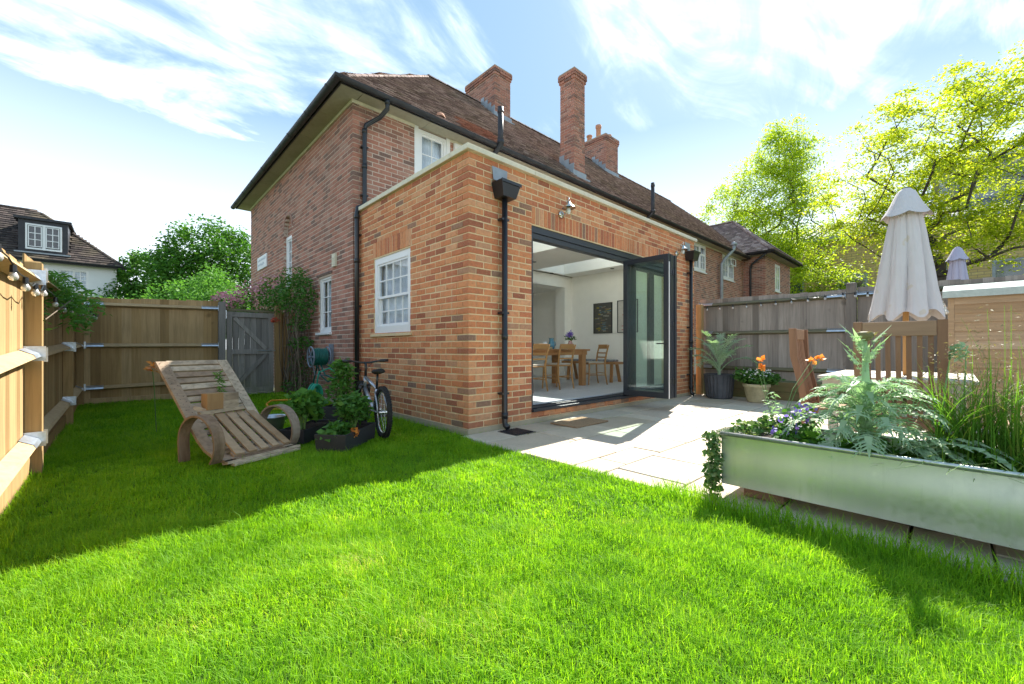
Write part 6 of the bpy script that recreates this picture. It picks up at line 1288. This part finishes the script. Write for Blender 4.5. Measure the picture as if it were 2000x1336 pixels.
t = thing('flower_pot_plant', 'crimson flowers in a hanging basket on the neighbouring wall', 'plant', (9.3, 2.7, 2.2)); m = MB(); m.box((9.2, 2.6, 1.75), (9.5, 2.85, 2.55)); obj('basket', m, 'stem', t, bevel=.02); leaves('petal', blobs(160, [((9.45, 2.65, 2.85), (.22, .15, .25), 1)]), .09, 'petal_red', t)
t = thing('orange_lily', 'orange flower glimpsed behind the top left of the lounger', 'flower', (-2.53, 2.4, 0)); m = MB(); m.tube([(-2.5, 2.45, 0), (-2.52, 2.42, .5), (-2.535, 2.41, .72)], .005, 5); obj('stem', m, 'greenstem', t); leaves('petal', blob(22, (-2.535, 2.41, .74), (.035, .035, .06)), .06, 'petal_orange', t, ratio=.5)

# ================================================================== FAR BUILDINGS
wh = thing('white_house', 'white rendered house with dark tiled roof and dormer beyond the left fence', 'house', (-2.95, 25.3, 0)); WW = (-4.95, -3.95, 3.75, 4.72)
m = MB(); hw2 = rect_hole(*WW); m.box((-16, 25.3, -.2), (WW[0], 25.6, 4.95)); m.box((WW[1], 25.3, -.2), (-2.95, 25.6, 4.95)); m.box((WW[0], 25.3, -.2), (WW[1], 25.6, WW[2])); m.box((WW[0], 25.3, WW[3]), (WW[1], 25.6, 4.95)); m.box((-3.2, 25.61, -.2), (-2.95, 34, 4.95)); obj('wall', m, 'render', wh)
window(wh, 0, -1, 25.3, WW[0], WW[1], WW[2], WW[3], 4, 3, fr=.05, rec=.02, bar=.03, blocks=[(WW[0] + .05, WW[0] + .5, WW[2] + .06, WW[3] - .3, 2, 2, .02), (WW[0] + .05, WW[0] + .5, WW[3] - .3, WW[3] - .05, 2, 1, .02), (WW[0] + .5, WW[1] - .05, WW[2] + .06, WW[3] - .05, 2, 4, .02)])
e0, e1, wy = -16.3, -2.65, 25.0; wr_ = 3.2; wz_ = 5.02; rs_ = .90; SLw = math.sqrt(1 + rs_ * rs_)
m = MB(); m.add([(e0, wy, wz_), (e1, wy, wz_), (e1, wy + 2 * wr_, wz_), (e0, wy + 2 * wr_, wz_), (e0, wy + wr_, wz_ + wr_ * rs_), (e1 - wr_, wy + wr_, wz_ + wr_ * rs_)], [(0, 1, 5, 4), (1, 2, 5), (2, 3, 4, 5), (0, 3, 2, 1)]); obj('roof', m, 'tile_dark', wh); tl = []
tiles(tl, (e0 + 6, wy, wz_), (1, 0, 0), (0, 1 / SLw, rs_ / SLw), e1 - e0 - 6, wr_ * SLw, lambda u, v: v / SLw < (e1 - e0 - 6) - u and not (-6.25 < e0 + 6 + u < -4.6 and .35 < v / SLw < 1.9), w_=.26, g_=.19, ln=.26, t=.03); m = MB()
for vs, c in tl: m.add(vs, TF)
obj('roof_tiling', m, 'tile_dark', wh, kind='stuff'); ridge_run(wh, (e1, wy, wz_), (e1 - wr_, wy + wr_, wz_ + wr_ * rs_), 'hip_tile', mat='tile_dark'); ridge_run(wh, (e0 + 6, wy + wr_, wz_ + wr_ * rs_), (e1 - wr_, wy + wr_, wz_ + wr_ * rs_), mat='tile_dark')
m = MB(); m.box((e0, wy - .03, wz_ - .12), (e1 + .03, wy - .001, wz_ + .03)); m.box((e1 + .001, wy, wz_ - .12), (e1 + .03, wy + 6.4, wz_ + .03)); obj('fascia', m, 'gutter', wh); gutter(wh, [(e0, wy - .09, wz_), (e1, wy - .09, wz_)])
m = MB(); m.box((-6.20, 25.42, 5.38), (-4.65, 28, 6.86)); m.box((-6.33, 25.3, 6.86), (-4.52, 28.2, 6.97)); dm = obj('dormer', m, 'gutter', wh)
m = MB(); m.box((-6.30, 25.2, 5.30), (-4.55, 25.6, 5.36)); obj('dormer_lead', m, 'lead', wh)
window(wh, 0, -1, 25.42, -5.98, -4.84, 5.50, 6.68, 4, 3, fr=.06, rec=-.07, sill=False, curtain=True, bar=.03, blocks=[(-5.90, -5.47, 5.62, 6.58, 2, 3, -.02), (-5.35, -4.92, 5.62, 6.58, 2, 3, -.02)]); m = MB(); m.box((-5.46, 25.36, 5.56), (-5.36, 25.40, 6.62)); obj('mullion', m, 'white', wh)
sb_ = thing('school_building', 'long buff brick building with metal roof behind the trees on the right', 'building', (30, -8, 0)); BX = 30
wins = []; y = 3.9
for (y0, y1) in ((3.1, 4.6), (-.1, 1.4), (-3.4, -1.8), (-6.6, -5.0), (-9.8, -8.2), (-13.0, -11.4), (-16.2, -14.6), (-19.4, -17.8)): wins.append((y0, y1, 3.6, 5.5))
m = MB(); hh = [rect_hole(*a) for a in wins]; ys = sorted([-40, 7] + [a for q in wins for a in q[:2]])
m.box((BX, -40, -.2), (BX + .4, 7, 3.6)); m.box((BX, -40, 5.5), (BX + .4, 7, 7.75))
for i in range(0, len(ys) - 1, 2): m.box((BX, ys[i], 3.6), (BX + .4, ys[i + 1], 5.5))
m.box((BX + .4, 6.6, -.2), (BX + 14, 7, 7.75)); obj('wall', m, 'buff', sb_)
for (y0, y1, z0, z1) in wins:
    m = MB(); t_ = .12; m.box((BX + .02, y0, z0), (BX + .1, y0 + t_, z1)); m.box((BX + .02, y1 - t_, z0), (BX + .1, y1, z1)); m.box((BX + .02, y0 + t_, z1 - t_), (BX + .1, y1 - t_, z1)); m.box((BX + .02, y0 + t_, z0), (BX + .1, y1 - t_, z0 + t_)); f_ = obj('window', m, 'palefascia', sb_); m = MB(); m.box((BX + .06, y0 + t_, z0 + t_), (BX + .07, y1 - t_, z1 - t_)); obj('pane', m, 'darkglass', f_)
m = MB(); m.box((BX - .5, -40, 7.75), (BX + .4, 7.4, 8.0)); obj('fascia', m, 'palefascia', sb_); m = MB(); m.add([(BX - .5, -40, 8.0), (BX - .5, 7.4, 8.0), (BX + 6, 7.4, 10.2), (BX + 6, -40, 10.2)], [(0, 1, 2, 3)])
for i in range(90): y = 7.3 - i * .52; m.obox((BX + 2.75, y, 9.13), Vector((3.25, 0, 1.1)), (0, .03, 0), (-.02, 0, .06))
obj('metal_roof', m, 'metalroof', sb_); m = MB(); m.box((BX + 6, -40, 9), (BX + 6.3, -3, 12.4)); m.box((BX + 5.4, -40, 12.4), (BX + 14, -2.6, 12.75)); obj('upper_storey', m, 'palefascia', sb_); m = MB(); m.box((BX + 5.98, -39, 10.6), (BX + 5.999, -3.4, 12.0)); obj('clerestory_pane', m, 'darkglass', sb_)
m = MB(); m.tube([(BX - .08, 2.3, 7.7), (BX - .08, 2.3, 0)], .07, 8); obj('downpipe', m, 'gutter', sb_)

# ================================================================== TREES
def tree(name, label, base, env, ntar, r0, mat, nper, lsize, seed, clump, fork=1.6, grp=None):
    """env: list of (centre, radii, weight) ellipsoids the twigs reach for; limbs join greedily to the nearest older wood"""
    rr = random.Random(seed); t = thing(name, label, 'tree', base, 0, grp); B = Vector(base); nodes = [B]; par = [-1]; tr = []
    n0 = 7
    for i in range(1, n0 + 1): nodes.append(B + Vector((rr.uniform(-.05, .05) * i * .4, rr.uniform(-.05, .05) * i * .4, fork * i / n0))); par.append(i - 1)
    tg = []
    for c, r, w_ in env:
        for _ in range(int(ntar * w_)):
            d = Vector((rr.gauss(0, 1), rr.gauss(0, 1), rr.gauss(0, 1))).normalized() * (rr.random() ** .45); tg.append(Vector(c) + Vector((d.x * r[0], d.y * r[1], d.z * r[2])))
    tg.sort(key=lambda p: (p - nodes[-1]).length); tips = []
    for p in tg:
        best = None
        for i, q in enumerate(nodes):
            if i < n0 - 1: continue
            v = p - q; c = v.length * (1.0 + (.9 if v.z < .0 else 0) + .25 * (1 - max(0, v.z / (v.length + 1e-6)))) + (q - B).length * .12
            if best is None or c < best[0]: best = (c, i)
        i = best[1]; q = nodes[i]; v = p - q; n = max(1, int(v.length / .45)); last = i
        for k in range(1, n + 1):
            f = k / n; w_ = q.lerp(p, f) + Vector((rr.uniform(-.06, .06), rr.uniform(-.06, .06), .10 * v.length * math.sin(f * PI) * .6)) * (0 if k == n else 1); nodes.append(w_); par.append(last); last = len(nodes) - 1
        tips.append(last)
    cnt = [0] * len(nodes)
    for q in tips: 
        k = q
        while k >= 0: cnt[k] += 1; k = par[k]
    tot = cnt[0]; rad = [r0 * (c / tot) ** .56 if c else .01 for c in cnt]; m = MB()
    for i in range(1, len(nodes)):
        a, b = nodes[par[i]], nodes[i]
        if (b - a).length > 1e-4: m.tube([a, b], [min(rad[par[i]], rad[i] * 1.25), rad[i]], 6 if rad[i] > .02 else 4, cap=False)
    obj('trunk', m, 'bark', t); T = np.array([tuple(nodes[q]) for q in tips]); near = np.array([tuple(nodes[i]) for i in range(n0 + 1, len(nodes)) if cnt[i] <= 2]); T = np.concatenate([T, near[NP.random(len(near)) < .5]])
    sz = NP.uniform(.5, 1.25, (len(T), 1)); nsp = 5; C = np.repeat(T, nper, 0); S = np.repeat(sz, nper, 0)
    offs = NP.normal(size=(len(C), 3)) * np.array(clump) * S; offs[:, 2] -= .5 * (offs[:, 0] ** 2 + offs[:, 1] ** 2) / max(clump[0], .1) * .5
    leaves('crown', C + offs, lsize, mat, t, up=.6, ratio=.42, droop=.2); return t
tree('locust_tree', 'open golden green locust tree behind the large parasol', (14.4, -3.3, -.2), [((14.6, -3.5, 6.3), (3.0, 3.2, 2.6), .55), ((15.0, -4.4, 7.6), (2.4, 2.6, 1.7), .2), ((13.8, -2.4, 4.8), (1.3, 1.4, 1.6), .15), ((14.0, -4.4, 4.0), (1.8, 1.9, .8), .1)], 330, .15, 'lf_locust', 125, .095, 5, (.30, .30, .08), 3.2)
tree('locust_tree', 'fuller lime green locust tree rising behind the brick wing', (25.8, 4.1, -.2), [((25.8, 4.1, 8.6), (3.6, 3.7, 4.0), .5), ((25.8, 3.8, 5.6), (3.9, 4.1, 2.8), .35), ((26.2, 3.4, 12.0), (1.8, 1.8, 2.6), .2)], 380, .20, 'lf_locust2', 125, .15, 12, (.46, .46, .17), 4.2)
tree('locust_tree', 'golden leaved branch of a third tree at the right edge behind the shed', (13.0, -8.9, -.2), [((13.0, -8.3, 3.6), (1.6, 1.3, 1.3), 1)], 60, .10, 'lf_locust', 100, .10, 21, (.32, .32, .10), 1.8)
def mass_tree(name, label, base, lst, n, lsize, mat, cat='tree', trunk=True, grp=None):
    t = thing(name, label, cat, base, 0, grp); m = MB()
    if trunk:
        m.tube([base, (base[0] + .1, base[1], base[2] + 2.4)], [.28, .2], 8)
        for c, r, w_ in lst: m.tube([(base[0] + .1, base[1], base[2] + 2.2), ((base[0] + c[0]) / 2, (base[1] + c[1]) / 2, (base[2] + 2.2 + c[2]) / 2 + .4), c], [.13, .09, .03], 6)
        obj('trunk', m, 'bark', t)
    P = []
    for c, r, w_ in lst:
        k = int(n * w_ / 26); cc = blob(k, c, r, .55); P.append(np.repeat(cc, 26, axis=0) + NP.normal(size=(k * 26, 3)) * np.array(r) * .11)
    leaves('crown', np.concatenate(P), lsize, mat, t, up=.45, ratio=.5); return t
mass_tree('oak_tree', 'large dense dark green tree behind the corner of the house', (.8, 23, -.2), [((.6, 23, 5.6), (2.0, 2.0, 1.9), .34), ((-.6, 22.6, 4.4), (1.5, 1.6, 1.5), .22), ((1.8, 23, 5.0), (1.8, 1.8, 2.2), .24), ((.2, 22, 3.2), (1.9, 1.6, 1.3), .2)], 26000, .17, 'lf_dark')
mass_tree('hedge_tree', 'smaller dark tree left of the large one behind the back fence', (-2.0, 25.5, -.2), [((-1.9, 25.5, 4.6), (1.15, 1.2, 1.35), .5), ((-2.4, 25.5, 3.2), (1.3, 1.2, 1.1), .3), ((-1.2, 25.2, 3.4), (1.0, 1.0, 1.2), .2)], 14000, .15, 'lf_dark')
mass_tree('hedge', 'bright green hedge growing along the outside of the back fence', (-2, 9.5, 0), [((-3.4, 12.5, 1.85), (1.2, 1.0, .55), .2), ((-2.2, 11.5, 1.75), (1.2, 1.0, .5), .22), ((-1.2, 10.5, 1.8), (1.1, 1.0, .45), .24), ((-1.0, 13, 2.3), (1.4, 1.0, .9), .34)], 16000, .10, 'lf_fresh', 'hedge', False)
mass_tree('shrub', 'light green shrub beyond the gate beside the house corner', (-.9, 11, 0), [((-.8, 11.2, 2.3), (.75, .8, 1.0), .6), ((-.7, 10.2, 1.9), (.6, .6, .7), .4)], 5000, .09, 'lf_fresh', 'shrub', False)
mass_tree('distant_hedge', 'row of distant dark greenery between the white house and the trees', (-4, 40, 0), [((-4, 42, 3.2), (4, 2, 2.2), .5), ((-1, 40, 3.2), (4, 2, 2.6), .5)], 6000, .3, 'lf_dark', 'hedge', False)
mass_tree('distant_hedge', 'green shrubs at the foot of the buff building seen over the grey fence', (24, -4, 0), [((24, -2, 2.4), (2, 3, 1.6), .5), ((24, -8, 2.4), (2, 3, 1.6), .5)], 6000, .2, 'lf_locust2', 'hedge', False)

# ================================================================== GRASS BLADES
def grass():
    V = []; F = []
    def patch(n, cond, wd, h0, h1):
        x = NP.uniform(-3.30, .0, n); y = NP.uniform(-4.4, 6.0, n); dx, dy = x - CAM.x, y - CAM.y; dep = dx * FW.x + dy * FW.y; lat = dx * RT.x + dy * RT.y
        edge = -.15 + .04 * np.sin(y * 2.3) + .03 * np.sin(y * 7.1 + 1)
        ok = (dep > .75) & (np.abs(lat) < dep * 1.34 + .25) & cond(dep) & np.where(y < 0, x < edge, x < -.12)
        ok &= ~((x > -1.02) & (y > 5.8))
        return x[ok], y[ok], dep[ok], wd, h0, h1
    out = []
    for n, cond, wd, h0, h1 in ((1250000, lambda d: d < 2.3, .0011, .022, .052), (480000, lambda d: (d >= 2.3) & (d < 4.2), .0021, .025, .052), (220000, lambda d: d >= 4.2, .0042, .028, .055)):
        x, y, dep, wd, h0, h1 = patch(n, cond, wd, h0, h1); k = len(x)
        z = .012 * np.sin(x * 1.7 + 1) * np.sin(y * 1.1) - .015 + np.maximum(0, y - 3.2) * .012
        cl = (np.sin(x * 13.1 + 2.1 * np.sin(y * 7.3)) * np.sin(y * 11.7 + 1.7 * np.sin(x * 9.1)) + 1) / 2; big = (np.sin(x * 2.9 + 1.3 * np.sin(y * 1.9)) * np.sin(y * 2.3 + np.sin(x * 3.1)) + 1) / 2
        h = NP.uniform(h0 * .7, h1 * 1.1, k) * (.45 + .6 * cl + .4 * big); h *= np.where(NP.random(k) < .03, 1.7, 1)
        a = NP.uniform(0, 2 * PI, k); wa = 2.5 * np.sin(x * 3.3 + y * 1.7) + 1.5 * np.sin(y * 5.1 - x * 2.2); a = np.where(NP.random(k) < .4, wa + NP.normal(0, .9, k), a)
        ln = NP.uniform(.05, 1.25, k) ** 1.1 * h; sa = a + PI / 2 + NP.normal(0, .5, k); w_ = wd * NP.uniform(.7, 1.3, k)
        ca, sa_, cs, ss = np.cos(a), np.sin(a), np.cos(sa), np.sin(sa); P = np.stack([x, y, z], 1); D = np.stack([ca, sa_, np.zeros(k)], 1); S = np.stack([cs, ss, np.zeros(k)], 1) * w_[:, None]; U = np.array([0, 0, 1.0])
        m1 = P + D * (ln * .32)[:, None] + U * (h * .55)[:, None]; tip = P + D * ln[:, None] + U * (h * (1 - .25 * (ln / h)))[:, None]
        V_ = np.stack([P - S, P + S, m1 + S * .85, m1 - S * .85, tip + S * .12, tip - S * .12], 1).reshape(-1, 3); b = np.arange(k)[:, None] * 6
        F_ = np.concatenate([b + np.array([[0, 1, 2, 3]]), b + np.array([[3, 2, 4, 5]])], 0); out.append((V_, F_))
    off = 0; VV = []; FF = []
    for v, f in out: VV.append(v); FF.append(f + off); off += len(v)
    o = npmesh('grass', np.concatenate(VV), np.concatenate(FF), 'grass', None, 'stuff'); print('grass blades', sum(len(v) for v in VV) // 6)
grass()
# ragged long tufts where the mower misses: at the trough, patio edge and fences
V = []; F = []
def tuft(n, fx, h0, h1):
    for i in range(n):
        x, y = fx(); a = R_.uniform(0, 2 * PI); h = R_.uniform(h0, h1); d = Vector((math.cos(a), math.sin(a), 0)); s_ = Vector((-d.y, d.x, 0)); l = R_.uniform(.1, .9) * h; b = len(V)
        for k in range(4): f = k / 3; p = Vector((x, y, -.01)) + d * l * f * f + UP * h * (f - .2 * f * f); w_ = .0016 * (1 - f ** 2) + .0003; V.extend([tuple(p - s_ * w_), tuple(p + s_ * w_)])
        F.extend([(b + 2 * k, b + 2 * k + 1, b + 2 * k + 3, b + 2 * k + 2) for k in range(3)])
tuft(2600, lambda: (R_.uniform(-.30, -.08), R_.uniform(-4.3, -2.3)), .06, .15); tuft(700, lambda: (R_.uniform(-.24, -.14), R_.uniform(-2.3, -.1)), .03, .07); tuft(900, lambda: (LX + R_.uniform(.02, .15), R_.uniform(-1, 5.8)), .04, .11); tuft(500, lambda: (R_.uniform(-.14, -.02), R_.uniform(.0, 2.8)), .03, .08); tuft(160, lambda: (R_.uniform(.1, 3.2), -.01 - abs(R_.gauss(0, .012))), .015, .04); tuft(120, lambda: (R_.uniform(.3, 3), -.43 + R_.gauss(0, .004)), .01, .025); tuft(500, lambda: (R_.uniform(-3.3, -.1), 5.85 - R_.uniform(0, .08)), .04, .09)
npmesh('long_grass', V, F, 'grass', None, 'stuff')
